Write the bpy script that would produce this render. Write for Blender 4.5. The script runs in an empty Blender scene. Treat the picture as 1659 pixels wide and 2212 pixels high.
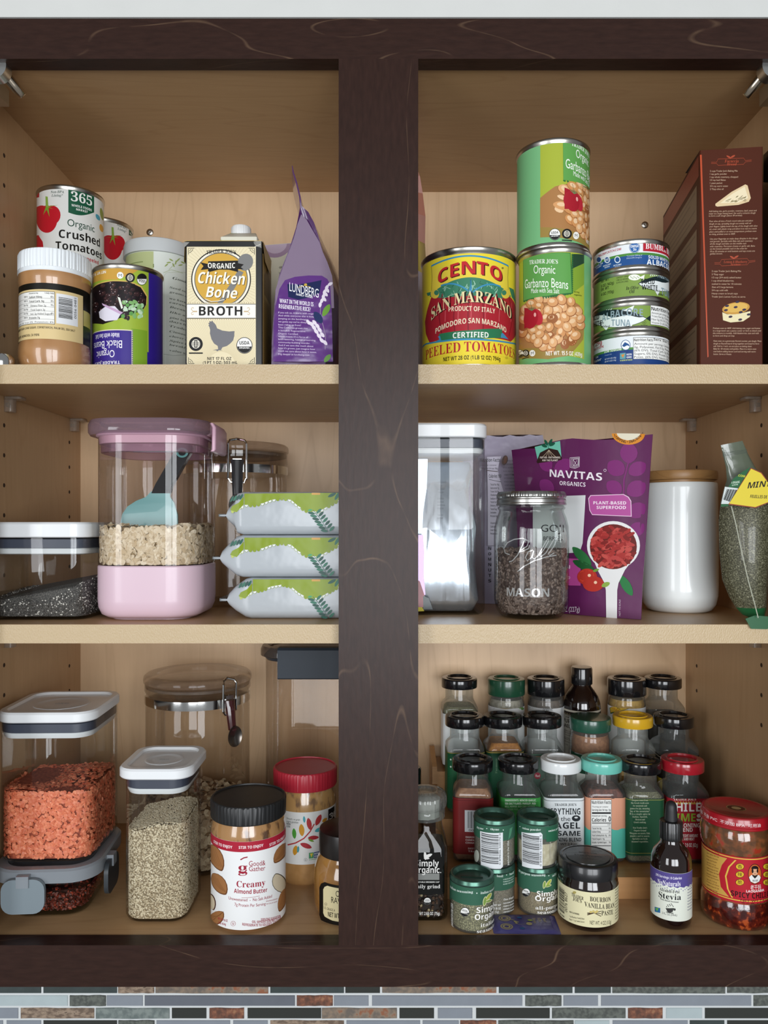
import bpy, math, random
import numpy as np
from mathutils import Vector
from mathutils.geometry import tessellate_polygon
from math import sin, cos, pi, atan, sqrt, floor, asin, atan2

random.seed(7); rng = np.random.default_rng(7)
SC = bpy.context.scene
COL = SC.collection
R_ = math.radians

# ---------------------------------------------------------------- camera
F = 1690.0                 # focal length in pixels of the 1659 x 2212 frame
D0 = 0.740                 # camera to face frame
VX, VY = 830.0, 1133.0     # vanishing point of the depth axis
ZC = 1.55                  # camera height
cam = bpy.data.cameras.new('camera'); cam_o = bpy.data.objects.new('camera', cam); COL.objects.link(cam_o)
cam_o.location = (0, -D0, ZC); cam_o.rotation_euler = (pi/2, 0, 0)
cam.sensor_width = 36.0; cam.lens = F/2212*36.0
cam.shift_x = (829.5-VX)/2212; cam.shift_y = (VY-1106)/2212
cam.clip_start = 0.01
SC.camera = cam_o
# ---------------------------------------------------------------- world, lights, exposure
W = bpy.data.worlds.new('room_light'); SC.world = W; W.use_nodes = True
bg = W.node_tree.nodes['Background']; bg.inputs[0].default_value = (0.95, 0.97, 1.0, 1); bg.inputs[1].default_value = 0.26
def area(name, loc, rot, sx, sy, watts, col):
    l = bpy.data.lights.new(name, 'AREA'); l.shape = 'RECTANGLE'; l.size = sx; l.size_y = sy; l.energy = watts; l.color = col
    o = bpy.data.objects.new(name, l); COL.objects.link(o); o.location = loc; o.rotation_euler = rot
    return o
# two sashes of the kitchen window behind the camera
area('window_light', (-0.12, -2.6, ZC-0.02), (pi/2, 0, 0), 0.80, 1.30, 30, (0.93, 0.96, 1.0))
area('window_light', (0.80, -2.6, ZC-0.02), (pi/2, 0, 0), 0.80, 1.30, 35, (0.93, 0.96, 1.0))
area('window_light', (-1.60, -2.1, ZC+0.05), (pi/2, 0, R_(-34)), 0.7, 1.4, 22, (0.95, 0.97, 1.0))
SC.view_settings.view_transform = 'Standard'; SC.view_settings.look = 'None'
SC.view_settings.gamma = 1.0; SC.view_settings.use_curve_mapping = False
SC.view_settings.exposure = -0.10
SC.cycles.transparent_max_bounces = 40
SC.cycles.max_bounces = 10; SC.cycles.sample_clamp_indirect = 6.0

# ---------------------------------------------------------------- pixel helpers (frame 1659 x 2212)
def S(y): return F/(D0+y)
def X(px, y): return (px-VX)*(D0+y)/F
def Z(py, y): return ZC+(VY-py)*(D0+y)/F
def cyl_at(l, r, yc):
    al = atan((l-VX)/F); ar = atan((r-VX)/F); am = (al+ar)/2; h = (ar-al)/2
    dist = (yc+D0)/cos(am); return dist*sin(am), dist*sin(h), am

# ---------------------------------------------------------------- materials
def lin(h):
    h = h.lstrip('#'); o = []
    for i in (0, 2, 4):
        c = int(h[i:i+2], 16)/255
        o.append(c/12.92 if c <= 0.04045 else ((c+0.055)/1.055)**2.4)
    return (*o, 1.0)
MATS = {}
def newmat(n):
    m = bpy.data.materials.new(n); m.use_nodes = True; nt = m.node_tree; nt.nodes.clear()
    out = nt.nodes.new('ShaderNodeOutputMaterial'); return m, nt, out
def nd(nt, t, **kw):
    n = nt.nodes.new(t)
    for k, v in kw.items(): setattr(n, k, v)
    return n
def pm(h, r=0.45, m=0.0, coat=0.0, var=0.0, vs=60.0, bump=0.0, bs=300.0, spec=0.5, sss=0.0):
    """principled with optional fine colour variation and relief"""
    k = ('pm', h, r, m, coat, var, vs, bump, bs, spec)
    if k in MATS: return MATS[k]
    M, nt, out = newmat('paint'); b = nd(nt, 'ShaderNodeBsdfPrincipled'); nt.links.new(b.outputs[0], out.inputs[0])
    b.inputs['Base Color'].default_value = lin(h); b.inputs['Roughness'].default_value = r; b.inputs['Metallic'].default_value = m
    b.inputs['Coat Weight'].default_value = coat; b.inputs['Coat Roughness'].default_value = 0.04
    b.inputs['Specular IOR Level'].default_value = spec
    if var or bump:
        tc = nd(nt, 'ShaderNodeTexCoord')
    if var:
        n = nd(nt, 'ShaderNodeTexNoise'); n.inputs['Scale'].default_value = vs; n.inputs['Detail'].default_value = 4
        nt.links.new(tc.outputs['Object'], n.inputs['Vector'])
        hs = nd(nt, 'ShaderNodeHueSaturation'); hs.inputs['Color'].default_value = lin(h)
        mr = nd(nt, 'ShaderNodeMapRange'); mr.inputs[1].default_value = 0.3; mr.inputs[2].default_value = 0.7
        mr.inputs[3].default_value = 1-var; mr.inputs[4].default_value = 1+var
        nt.links.new(n.outputs[0], mr.inputs[0]); nt.links.new(mr.outputs[0], hs.inputs['Value']); nt.links.new(hs.outputs[0], b.inputs['Base Color'])
    if bump:
        n = nd(nt, 'ShaderNodeTexNoise'); n.inputs['Scale'].default_value = bs; n.inputs['Detail'].default_value = 2
        nt.links.new(tc.outputs['Object'], n.inputs['Vector'])
        bp = nd(nt, 'ShaderNodeBump'); bp.inputs['Strength'].default_value = bump; bp.inputs['Distance'].default_value = 0.002
        nt.links.new(n.outputs[0], bp.inputs['Height']); nt.links.new(bp.outputs[0], b.inputs['Normal'])
    MATS[k] = M; return M
def ink(h, r=0.4): return pm(h, r, spec=0.22)
def glass(tint='FAFBFA', edge='DCDFDE', rough=0.02, ior=1.5, haze=0.0, hazecol='DDDDDD', bump=0.0, bs=60.0):
    """thin clear wall: tinted transmission plus Fresnel gloss, optional haze"""
    k = ('gl', tint, edge, rough, ior, haze, hazecol, bump, bs)
    if k in MATS: return MATS[k]
    M, nt, out = newmat('clear_wall'); L = nt.links
    lw = nd(nt, 'ShaderNodeLayerWeight'); lw.inputs['Blend'].default_value = 0.35
    mx = nd(nt, 'ShaderNodeMix', data_type='RGBA'); mx.inputs[6].default_value = lin(tint); mx.inputs[7].default_value = lin(edge)
    pw = nd(nt, 'ShaderNodeMath', operation='POWER'); pw.inputs[1].default_value = 3.0
    L.new(lw.outputs['Facing'], pw.inputs[0]); L.new(pw.outputs[0], mx.inputs[0])
    tr = nd(nt, 'ShaderNodeBsdfTransparent'); L.new(mx.outputs[2], tr.inputs[0])
    gl = nd(nt, 'ShaderNodeBsdfGlossy'); gl.inputs['Roughness'].default_value = rough
    fr = nd(nt, 'ShaderNodeFresnel'); fr.inputs['IOR'].default_value = ior
    ab = nd(nt, 'ShaderNodeMath', operation='MINIMUM'); ab.inputs[1].default_value = 0.42
    L.new(fr.outputs[0], ab.inputs[0])
    base = tr.outputs[0]
    if haze:
        df = nd(nt, 'ShaderNodeBsdfDiffuse'); df.inputs[0].default_value = lin(hazecol)
        m0 = nd(nt, 'ShaderNodeMixShader'); m0.inputs[0].default_value = haze
        L.new(base, m0.inputs[1]); L.new(df.outputs[0], m0.inputs[2]); base = m0.outputs[0]
    ms = nd(nt, 'ShaderNodeMixShader'); L.new(ab.outputs[0], ms.inputs[0]); L.new(base, ms.inputs[1]); L.new(gl.outputs[0], ms.inputs[2])
    L.new(ms.outputs[0], out.inputs[0])
    if bump:
        tc = nd(nt, 'ShaderNodeTexCoord'); n = nd(nt, 'ShaderNodeTexNoise'); n.inputs['Scale'].default_value = bs
        L.new(tc.outputs['Object'], n.inputs['Vector'])
        bp = nd(nt, 'ShaderNodeBump'); bp.inputs['Strength'].default_value = bump; bp.inputs['Distance'].default_value = 0.004
        L.new(n.outputs[0], bp.inputs['Height']); L.new(bp.outputs[0], gl.inputs['Normal']); L.new(bp.outputs[0], fr.inputs['Normal'])
    MATS[k] = M; return M
def island(c1, c2, r=0.6, c3=None):
    """each loose piece takes its own tone between the colours"""
    k = ('is', c1, c2, r, c3)
    if k in MATS: return MATS[k]
    M, nt, out = newmat('pieces'); b = nd(nt, 'ShaderNodeBsdfPrincipled'); nt.links.new(b.outputs[0], out.inputs[0])
    g = nd(nt, 'ShaderNodeNewGeometry'); cr = nd(nt, 'ShaderNodeValToRGB')
    cr.color_ramp.elements[0].color = lin(c1); cr.color_ramp.elements[1].color = lin(c2)
    if c3:
        e = cr.color_ramp.elements.new(0.88); e.color = lin(c2); cr.color_ramp.elements[2].color = lin(c3); cr.color_ramp.elements[2].position = 0.9
    nt.links.new(g.outputs['Random Per Island'], cr.inputs[0]); nt.links.new(cr.outputs[0], b.inputs['Base Color'])
    b.inputs['Roughness'].default_value = r
    MATS[k] = M; return M
def speckle(c1, c2, scale=400.0, lo=0.45, hi=0.6, r=0.5, coat=0.0, stretch=(1, 1, 1), detail=2.0, c3=None):
    """two or three tone mottle, for powders, herbs and spreads"""
    k = ('sp', c1, c2, scale, lo, hi, r, coat, stretch, c3)
    if k in MATS: return MATS[k]
    M, nt, out = newmat('mottle'); b = nd(nt, 'ShaderNodeBsdfPrincipled'); L = nt.links; L.new(b.outputs[0], out.inputs[0])
    tc = nd(nt, 'ShaderNodeTexCoord'); mp = nd(nt, 'ShaderNodeMapping'); mp.inputs['Scale'].default_value = stretch
    n = nd(nt, 'ShaderNodeTexNoise'); n.inputs['Scale'].default_value = scale; n.inputs['Detail'].default_value = detail
    cr = nd(nt, 'ShaderNodeValToRGB'); e = cr.color_ramp.elements
    e[0].position = lo; e[0].color = lin(c1); e[1].position = hi; e[1].color = lin(c2)
    if c3:
        q = e.new(min(0.99, hi+0.09)); q.color = lin(c3)
    L.new(tc.outputs['Object'], mp.inputs[0]); L.new(mp.outputs[0], n.inputs['Vector']); L.new(n.outputs[0], cr.inputs[0]); L.new(cr.outputs[0], b.inputs['Base Color'])
    b.inputs['Roughness'].default_value = r; b.inputs['Coat Weight'].default_value = coat; b.inputs['Coat Roughness'].default_value = 0.03
    bp = nd(nt, 'ShaderNodeBump'); bp.inputs['Strength'].default_value = 0.35; bp.inputs['Distance'].default_value = 0.001
    L.new(n.outputs[0], bp.inputs['Height']); L.new(bp.outputs[0], b.inputs['Normal'])
    MATS[k] = M; return M
def maple(base='DDBB92', dark='C49A6C', axis='Z', rough=0.42, lines=0.5):
    """maple veneer: stretched fibre plus faint cathedral lines along the axis"""
    k = ('mp', base, dark, axis, rough, lines)
    if k in MATS: return MATS[k]
    M, nt, out = newmat('maple'); L = nt.links; b = nd(nt, 'ShaderNodeBsdfPrincipled'); L.new(b.outputs[0], out.inputs[0])
    tc = nd(nt, 'ShaderNodeTexCoord'); mp = nd(nt, 'ShaderNodeMapping')
    sc = {'Z': (1, 1, 0.09), 'X': (0.09, 1, 1), 'Y': (1, 0.09, 1)}[axis]; mp.inputs['Scale'].default_value = sc
    L.new(tc.outputs['Object'], mp.inputs[0])
    n1 = nd(nt, 'ShaderNodeTexNoise'); n1.inputs['Scale'].default_value = 180; n1.inputs['Detail'].default_value = 5
    n2 = nd(nt, 'ShaderNodeTexNoise'); n2.inputs['Scale'].default_value = 9; n2.inputs['Detail'].default_value = 2; n2.inputs['Distortion'].default_value = 0.6
    L.new(mp.outputs[0], n1.inputs['Vector']); L.new(mp.outputs[0], n2.inputs['Vector'])
    mu = nd(nt, 'ShaderNodeMath', operation='MULTIPLY'); mu.inputs[1].default_value = 16; L.new(n2.outputs[0], mu.inputs[0])
    pp = nd(nt, 'ShaderNodeMath', operation='PINGPONG'); pp.inputs[1].default_value = 0.5; L.new(mu.outputs[0], pp.inputs[0])
    mr = nd(nt, 'ShaderNodeMapRange'); mr.inputs[1].default_value = 0.0; mr.inputs[2].default_value = 0.10; mr.inputs[3].default_value = lines; mr.inputs[4].default_value = 0.0
    L.new(pp.outputs[0], mr.inputs[0])
    ad = nd(nt, 'ShaderNodeMath', operation='MULTIPLY_ADD'); ad.inputs[1].default_value = 0.55; L.new(n1.outputs[0], ad.inputs[0]); L.new(mr.outputs[0], ad.inputs[2])
    mx = nd(nt, 'ShaderNodeMix', data_type='RGBA'); mx.inputs[6].default_value = lin(base); mx.inputs[7].default_value = lin(dark)
    L.new(ad.outputs[0], mx.inputs[0]); L.new(mx.outputs[2], b.inputs['Base Color'])
    b.inputs['Roughness'].default_value = rough
    MATS[k] = M; return M
def espresso(axis='Z'):
    """dark stained maple, thin pale grain lines, satin lacquer"""
    k = ('es', axis)
    if k in MATS: return MATS[k]
    M, nt, out = newmat('espresso_wood'); L = nt.links; b = nd(nt, 'ShaderNodeBsdfPrincipled'); L.new(b.outputs[0], out.inputs[0])
    tc = nd(nt, 'ShaderNodeTexCoord'); mp = nd(nt, 'ShaderNodeMapping')
    mp.inputs['Scale'].default_value = (1, 1, 0.22) if axis == 'Z' else (0.22, 1, 1)
    L.new(tc.outputs['Object'], mp.inputs[0])
    n0 = nd(nt, 'ShaderNodeTexNoise'); n0.inputs['Scale'].default_value = 11; n0.inputs['Detail'].default_value = 2.2; n0.inputs['Roughness'].default_value = 0.30
    L.new(mp.outputs[0], n0.inputs['Vector'])
    mu = nd(nt, 'ShaderNodeMath', operation='MULTIPLY'); mu.inputs[1].default_value = 9; L.new(n0.outputs[0], mu.inputs[0])
    pp = nd(nt, 'ShaderNodeMath', operation='PINGPONG'); pp.inputs[1].default_value = 0.5; L.new(mu.outputs[0], pp.inputs[0])
    mr = nd(nt, 'ShaderNodeMapRange'); mr.inputs[1].default_value = 0.0; mr.inputs[2].default_value = 0.022; mr.inputs[3].default_value = 1.0; mr.inputs[4].default_value = 0.0
    L.new(pp.outputs[0], mr.inputs[0])
    n3 = nd(nt, 'ShaderNodeTexNoise'); n3.inputs['Scale'].default_value = 30; L.new(tc.outputs['Object'], n3.inputs['Vector'])
    m3 = nd(nt, 'ShaderNodeMapRange'); m3.inputs[1].default_value = 0.38; m3.inputs[2].default_value = 0.66; L.new(n3.outputs[0], m3.inputs[0])
    ml = nd(nt, 'ShaderNodeMath', operation='MULTIPLY'); L.new(mr.outputs[0], ml.inputs[0]); L.new(m3.outputs[0], ml.inputs[1])
    m5 = nd(nt, 'ShaderNodeMath', operation='MULTIPLY'); m5.inputs[1].default_value = 0.42; L.new(ml.outputs[0], m5.inputs[0])
    n1 = nd(nt, 'ShaderNodeTexNoise'); n1.inputs['Scale'].default_value = 260; n1.inputs['Detail'].default_value = 4; L.new(mp.outputs[0], n1.inputs['Vector'])
    mx = nd(nt, 'ShaderNodeMix', data_type='RGBA'); mx.inputs[6].default_value = lin('21130F'); mx.inputs[7].default_value = lin('3A251E')
    L.new(n1.outputs[0], mx.inputs[0])
    m2 = nd(nt, 'ShaderNodeMix', data_type='RGBA'); m2.inputs[7].default_value = lin('80664F')
    L.new(m5.outputs[0], m2.inputs[0]); L.new(mx.outputs[2], m2.inputs[6]); L.new(m2.outputs[2], b.inputs['Base Color'])
    b.inputs['Roughness'].default_value = 0.36; b.inputs['Specular IOR Level'].default_value = 0.22
    bp = nd(nt, 'ShaderNodeBump'); bp.inputs['Strength'].default_value = 0.12; bp.inputs['Distance'].default_value = 0.001
    L.new(n1.outputs[0], bp.inputs['Height']); L.new(bp.outputs[0], b.inputs['Normal'])
    MATS[k] = M; return M
CHROME = lambda: pm('D9DAD8', 0.12, 1.0)
STEEL = lambda: pm('B9B6AE', 0.28, 1.0)

# ---------------------------------------------------------------- mesh builder
class MB:
    def __init__(s): s.v = []; s.f = []; s.m = []; s.mats = []; s.n = 0
    def mi(s, mat):
        if mat not in s.mats: s.mats.append(mat)
        return s.mats.index(mat)
    def add(s, verts, faces, mat):
        o = s.n; s.v.append(np.asarray(verts, float).reshape(-1, 3)); s.n += len(s.v[-1])
        i = s.mi(mat)
        for f in faces: s.f.append(tuple(q+o for q in f)); s.m.append(i)
        return s
    def box(s, x0, x1, y0, y1, z0, z1, mat):
        return s.add([(x0, y0, z0), (x1, y0, z0), (x1, y1, z0), (x0, y1, z0), (x0, y0, z1), (x1, y0, z1), (x1, y1, z1), (x0, y1, z1)],
            [(3, 2, 1, 0), (4, 5, 6, 7), (0, 1, 5, 4), (1, 2, 6, 5), (2, 3, 7, 6), (3, 0, 4, 7)], mat)
    def loft(s, rings, mat, cap0=True, cap1=True, closed=True):
        n = len(rings[0]); v = np.concatenate([np.asarray(r, float) for r in rings]); f = []
        for k in range(len(rings)-1):
            for i in range(n if closed else n-1):
                a = k*n+i; b = k*n+(i+1) % n; f.append((a, b, b+n, a+n))
        if cap0: f.append(tuple(range(n-1, -1, -1)))
        if cap1: f.append(tuple((len(rings)-1)*n+i for i in range(n)))
        return s.add(v, f, mat)
    def lathe(s, prof, mat, seg=56, cx=0.0, cy=0.0, wob=None):
        rings = []
        for (r, z) in prof:
            a = np.arange(seg)*2*pi/seg
            rr_ = np.full(seg, max(r, 1e-5))
            if wob: rr_ = rr_*(1+wob(a, z))
            rings.append(np.stack([cx+rr_*np.cos(a), cy+rr_*np.sin(a), np.full(seg, z)], 1))
        return s.loft(rings, mat, prof[0][0] > 0.0006, prof[-1][0] > 0.0006)
    def tube(s, pts, r, mat, seg=8, closed=False):
        P = [Vector(p) for p in pts]; rings = []; N = len(P); up = Vector((0.13, 0.21, 0.97))
        for i, p in enumerate(P):
            if closed: t = (P[(i+1) % N]-P[i-1])
            else: t = (P[min(i+1, N-1)]-P[max(i-1, 0)])
            t.normalize(); a = t.cross(up)
            if a.length < 1e-3: a = t.cross(Vector((1, 0, 0)))
            a.normalize(); b = t.cross(a)
            rr_ = r[i] if isinstance(r, (list, tuple)) else r
            rings.append([p+(a*cos(q)+b*sin(q))*rr_ for q in np.arange(seg)*2*pi/seg])
        if closed: rings.append(rings[0])
        return s.loft([[tuple(q) for q in g] for g in rings], mat, not closed, not closed)
    def prism(s, poly, z0, z1, mat, fn=None):
        """polygon in (a, b) extruded z0..z1; fn maps (a, b, c) to xyz"""
        fn = fn or (lambda a, b, c: (a, b, c)); n = len(poly)
        v = [fn(a, b, z0) for a, b in poly]+[fn(a, b, z1) for a, b in poly]
        f = [(i, (i+1) % n, n+(i+1) % n, n+i) for i in range(n)]
        tri = tessellate_polygon([[Vector((a, b, 0)) for a, b in poly]])
        f += [tuple(t) for t in tri]+[tuple(n+q for q in t[::-1]) for t in tri]
        return s.add(v, f, mat)
    def mesh(s, name, angle=38, smooth=True):
        me = bpy.data.meshes.new(name); v = np.concatenate(s.v) if s.v else np.zeros((0, 3))
        me.from_pydata(v.tolist(), [], s.f)
        for m in s.mats: me.materials.append(m)
        if len(s.mats) > 1: me.polygons.foreach_set('material_index', s.m)
        if smooth:
            me.polygons.foreach_set('use_smooth', [True]*len(me.polygons))
            me.update()
            me.set_sharp_from_angle(angle=R_(angle))
        me.update(); return me
def rr(w, d, r, z, cx=0.0, cy=0.0, n=7):
    """rounded rectangle ring"""
    p = []; r = min(r, w/2-1e-5, d/2-1e-5)
    for (sx, sy, a0) in ((1, 1, 0), (-1, 1, pi/2), (-1, -1, pi), (1, -1, 1.5*pi)):
        for k in range(n):
            a = a0+pi/2*k/(n-1); p.append((cx+sx*(w/2-r)+r*cos(a), cy+sy*(d/2-r)+r*sin(a), z))
    return p
def thing(name, label, cat, loc=(0, 0, 0), rz=0.0, group=None, rot=None):
    o = bpy.data.objects.new(name, None); COL.objects.link(o); o.empty_display_size = 0.01
    o.location = loc; o.rotation_euler = rot or (0, 0, rz); o['label'] = label; o['category'] = cat
    if group: o['group'] = group
    return o
def part(name, mb, parent=None, label=None, kind=None, angle=38, smooth=True):
    me = mb if isinstance(mb, bpy.types.Mesh) else mb.mesh(name, angle, smooth)
    o = bpy.data.objects.new(name, me); COL.objects.link(o)
    if parent is not None: o.parent = parent
    if label: o['label'] = label
    if kind: o['kind'] = kind
    return o
def solo(name, mb, label, cat, loc=(0, 0, 0), rz=0.0, group=None, kind=None, angle=38):
    o = part(name, mb, None, label, kind, angle); o['category'] = cat; o.location = loc; o.rotation_euler = (0, 0, rz)
    if group: o['group'] = group
    return o

# ---------------------------------------------------------------- printed sheets
# styles: '' plain, sb bold, it slanted, bi bold slanted, sr bold serif, si slanted serif
BASE = {'': ('', 0), 'sb': ('sb', 0), 'it': ('', .21), 'bi': ('sb', .24), 'sc': ('sb', .24), 'sr': ('sr', 0), 'si': ('sr', .2), 'tt': ('sr', 0)}
def restyle(c, g='sr'):
    if g == 'sb':
        if 'A' <= c <= 'Z': return chr(0x1D5D4+ord(c)-65)
        if 'a' <= c <= 'z': return chr(0x1D5EE+ord(c)-97)
        if '0' <= c <= '9': return chr(0x1D7EC+ord(c)-48)
        return c
    if 'A' <= c <= 'Z': return chr(0x1D400+ord(c)-65)
    if 'a' <= c <= 'z': return chr(0x1D41A+ord(c)-97)
    if '0' <= c <= '9': return chr(0x1D7CE+ord(c)-48)
    return c
_tc = bpy.data.curves.new('type', 'FONT'); _to = bpy.data.objects.new('type', _tc); _tc.resolution_u = 2
_gl = {}
ASC = "ABCDEFGHIJKLMNOPQRSTUVWXYZabcdefghijklmnopqrstuvwxyz0123456789.,:;-+/()%&'!?*#@"
def grab(body):
    _tc.body = body; me = _to.to_mesh(); me.calc_loop_triangles()
    v = np.array([q.co[:2] for q in me.vertices], float).reshape(-1, 2); tr = np.array([q.vertices[:] for q in me.loop_triangles], int).reshape(-1, 3); _to.to_mesh_clear()
    return v, tr
def load_style(f):
    """every character of the plain or bold sans in one go: one character and a bar per line"""
    _tc.resolution_u = 3; _tc.space_line = 2.0
    v, tr = grab('\n'.join(c+'|' for c in ASC))
    root = list(range(len(v)))
    def fd(i):
        while root[i] != i: root[i] = root[root[i]]; i = root[i]
        return i
    for t in tr:
        a = fd(t[0])
        for q in t[1:]: root[fd(q)] = a
    comp = np.array([fd(i) for i in range(len(v))]); line = np.round((0.22-v[:, 1])/2.0).astype(int); tl = line[tr[:, 0]]; tcomp = comp[tr[:, 0]]
    for k, c in enumerate(ASC):
        T = tr[tl == k]; cs = set(tcomp[tl == k].tolist())
        bar = max(cs, key=lambda q: v[comp == q, 0].max()); adv = v[comp == bar, 0].min()-0.1
        T = T[tcomp[tl == k] != bar]; i = np.unique(T); m = {q: n for n, q in enumerate(i)}
        vv = v[i].copy(); vv[:, 1] += 2.0*k
        _gl[(c, f)] = (vv, np.array([[m[a] for a in t] for t in T], int).reshape(-1, 3), adv)
def glyphs(t, f=''):
    g, sh = BASE[f]; V = []; T = []; o = 0; x = 0.0
    for c in t:
        if c == ' ': x += 0.26; continue
        gg = '' if c not in ASC or (g and restyle(c, g) == c) else g
        if (c, gg) not in _gl:
            if gg or c not in ASC:         # one glyph at a time through the font's own fallback
                _tc.resolution_u = 3; vv, tt = grab(restyle(c, gg) if gg else c); _gl[(c, gg)] = (vv, tt, (vv[:, 0].max()+(0.035 if gg != 'sb' else 0.05)) if len(vv) else 0.3)
            else: load_style('')
        vv, tt, adv = _gl[(c, gg)]
        V.append(np.stack([vv[:, 0]+sh*vv[:, 1]+x, vv[:, 1]], 1)); T.append(tt+o); o += len(vv); x += adv
    if not V: return np.zeros((0, 2)), np.zeros((0, 3), int)
    return np.concatenate(V), np.concatenate(T)
class CylMap:
    """vertical cylinder at world (x, y, z) turned by rz; u in metres round it, 0 facing the turned front"""
    def __init__(s, x, y, z, r, rz, prof=None): s.x, s.y, s.z, s.r, s.rz = x, y, z, r, rz; s.du = 0.0017; s.prof = prof
    def inv(s, px, py):
        dx, dy, dz = (px-VX)/F, 1.0, (VY-py)/F
        ox, oy = -s.x, -D0-s.y
        a = dx*dx+dy*dy; b = 2*(ox*dx+oy*dy); c = ox*ox+oy*oy-s.r*s.r; q = max(b*b-4*a*c, 0)
        t = (-b-sqrt(q))/(2*a); hx, hy = ox+t*dx, oy+t*dy
        ph = atan2(hx, -hy)-s.rz
        return ph*s.r, ZC+t*dz-s.z
    def fwd(s, u, v, off):
        a = u/s.r; r = (s.prof(v) if s.prof else s.r)+off
        n = np.stack([np.sin(a), -np.cos(a), np.zeros_like(a)], 1)
        return np.stack([r*np.sin(a), -r*np.cos(a), v], 1), n
class PlaneMap:
    """plane through world o, axes eu / ev (unit); fn(u, v) gives relief along the normal; the thing sits at base"""
    def __init__(s, o, eu, ev, base, rz=0.0, fn=None, du=None):
        s.o, s.eu, s.ev = Vector(o), Vector(eu).normalized(), Vector(ev).normalized(); s.n = s.eu.cross(s.ev); s.base = Vector(base); s.rz = rz; s.fn = fn; s.du = du
    def inv(s, px, py):
        c = Vector((0, -D0, ZC)); d = Vector(((px-VX)/F, 1.0, (VY-py)/F)); t = (s.o-c).dot(s.n)/d.dot(s.n); p = c+d*t-s.o
        return p.dot(s.eu), p.dot(s.ev)
    def fwd(s, u, v, off):
        o = np.array(s.o-s.base); h = off+(s.fn(u, v) if s.fn else 0.0)
        h = np.broadcast_to(h, u.shape)
        p = o+np.outer(u, np.array(s.eu))+np.outer(v, np.array(s.ev))+np.outer(h, np.array(s.n))
        n = np.tile(np.array(s.n), (len(u), 1))
        if s.fn:
            e = 1e-4; gu = (s.fn(u+e, v)-s.fn(u-e, v))/(2*e); gv = (s.fn(u, v+e)-s.fn(u, v-e))/(2*e)
            n = n-np.outer(gu, np.array(s.eu))-np.outer(gv, np.array(s.ev)); n /= np.linalg.norm(n, axis=1)[:, None]
        c, q = cos(-s.rz), sin(-s.rz); M = np.array([[c, -q, 0], [q, c, 0], [0, 0, 1]])
        return p@M.T, n@M.T
class RectMap:
    """upright jar with rounded square plan; u runs round the front face and its corners (local front centre = 0)"""
    def __init__(s, x, y, z, w, r, rz): s.x, s.y, s.z, s.w, s.r, s.rz = x, y, z, w, r, rz; s.du = 0.0012
    def inv(s, px, py):
        n = Vector((sin(s.rz), -cos(s.rz), 0)); o = Vector((s.x, s.y, s.z))+n*(s.w/2); eu = Vector((cos(s.rz), sin(s.rz), 0))
        c = Vector((0, -D0, ZC)); d = Vector(((px-VX)/F, 1.0, (VY-py)/F)); t = (o-c).dot(n)/d.dot(n); p = c+d*t-o
        return p.dot(eu), p.z
    def fwd(s, u, v, off):
        h = s.w/2-s.r; arc = s.r*pi/2; P = np.zeros((len(u), 3)); N = np.zeros((len(u), 3))
        for i, (q, z) in enumerate(zip(u, v)):
            sg = 1 if q >= 0 else -1; q = abs(q)
            if q <= h: p = (q, -s.w/2-off); n = (0, -1)
            elif q <= h+arc:
                a = (q-h)/s.r; n = (sin(a), -cos(a)); p = (h+(s.r+off)*sin(a), -h-(s.r+off)*cos(a))
            else: p = (s.w/2+off, -h+(q-h-arc)); n = (1, 0)
            P[i] = (sg*p[0], p[1], z); N[i] = (sg*n[0], n[1], 0)
        return P, N
LV = 0.00003
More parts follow.
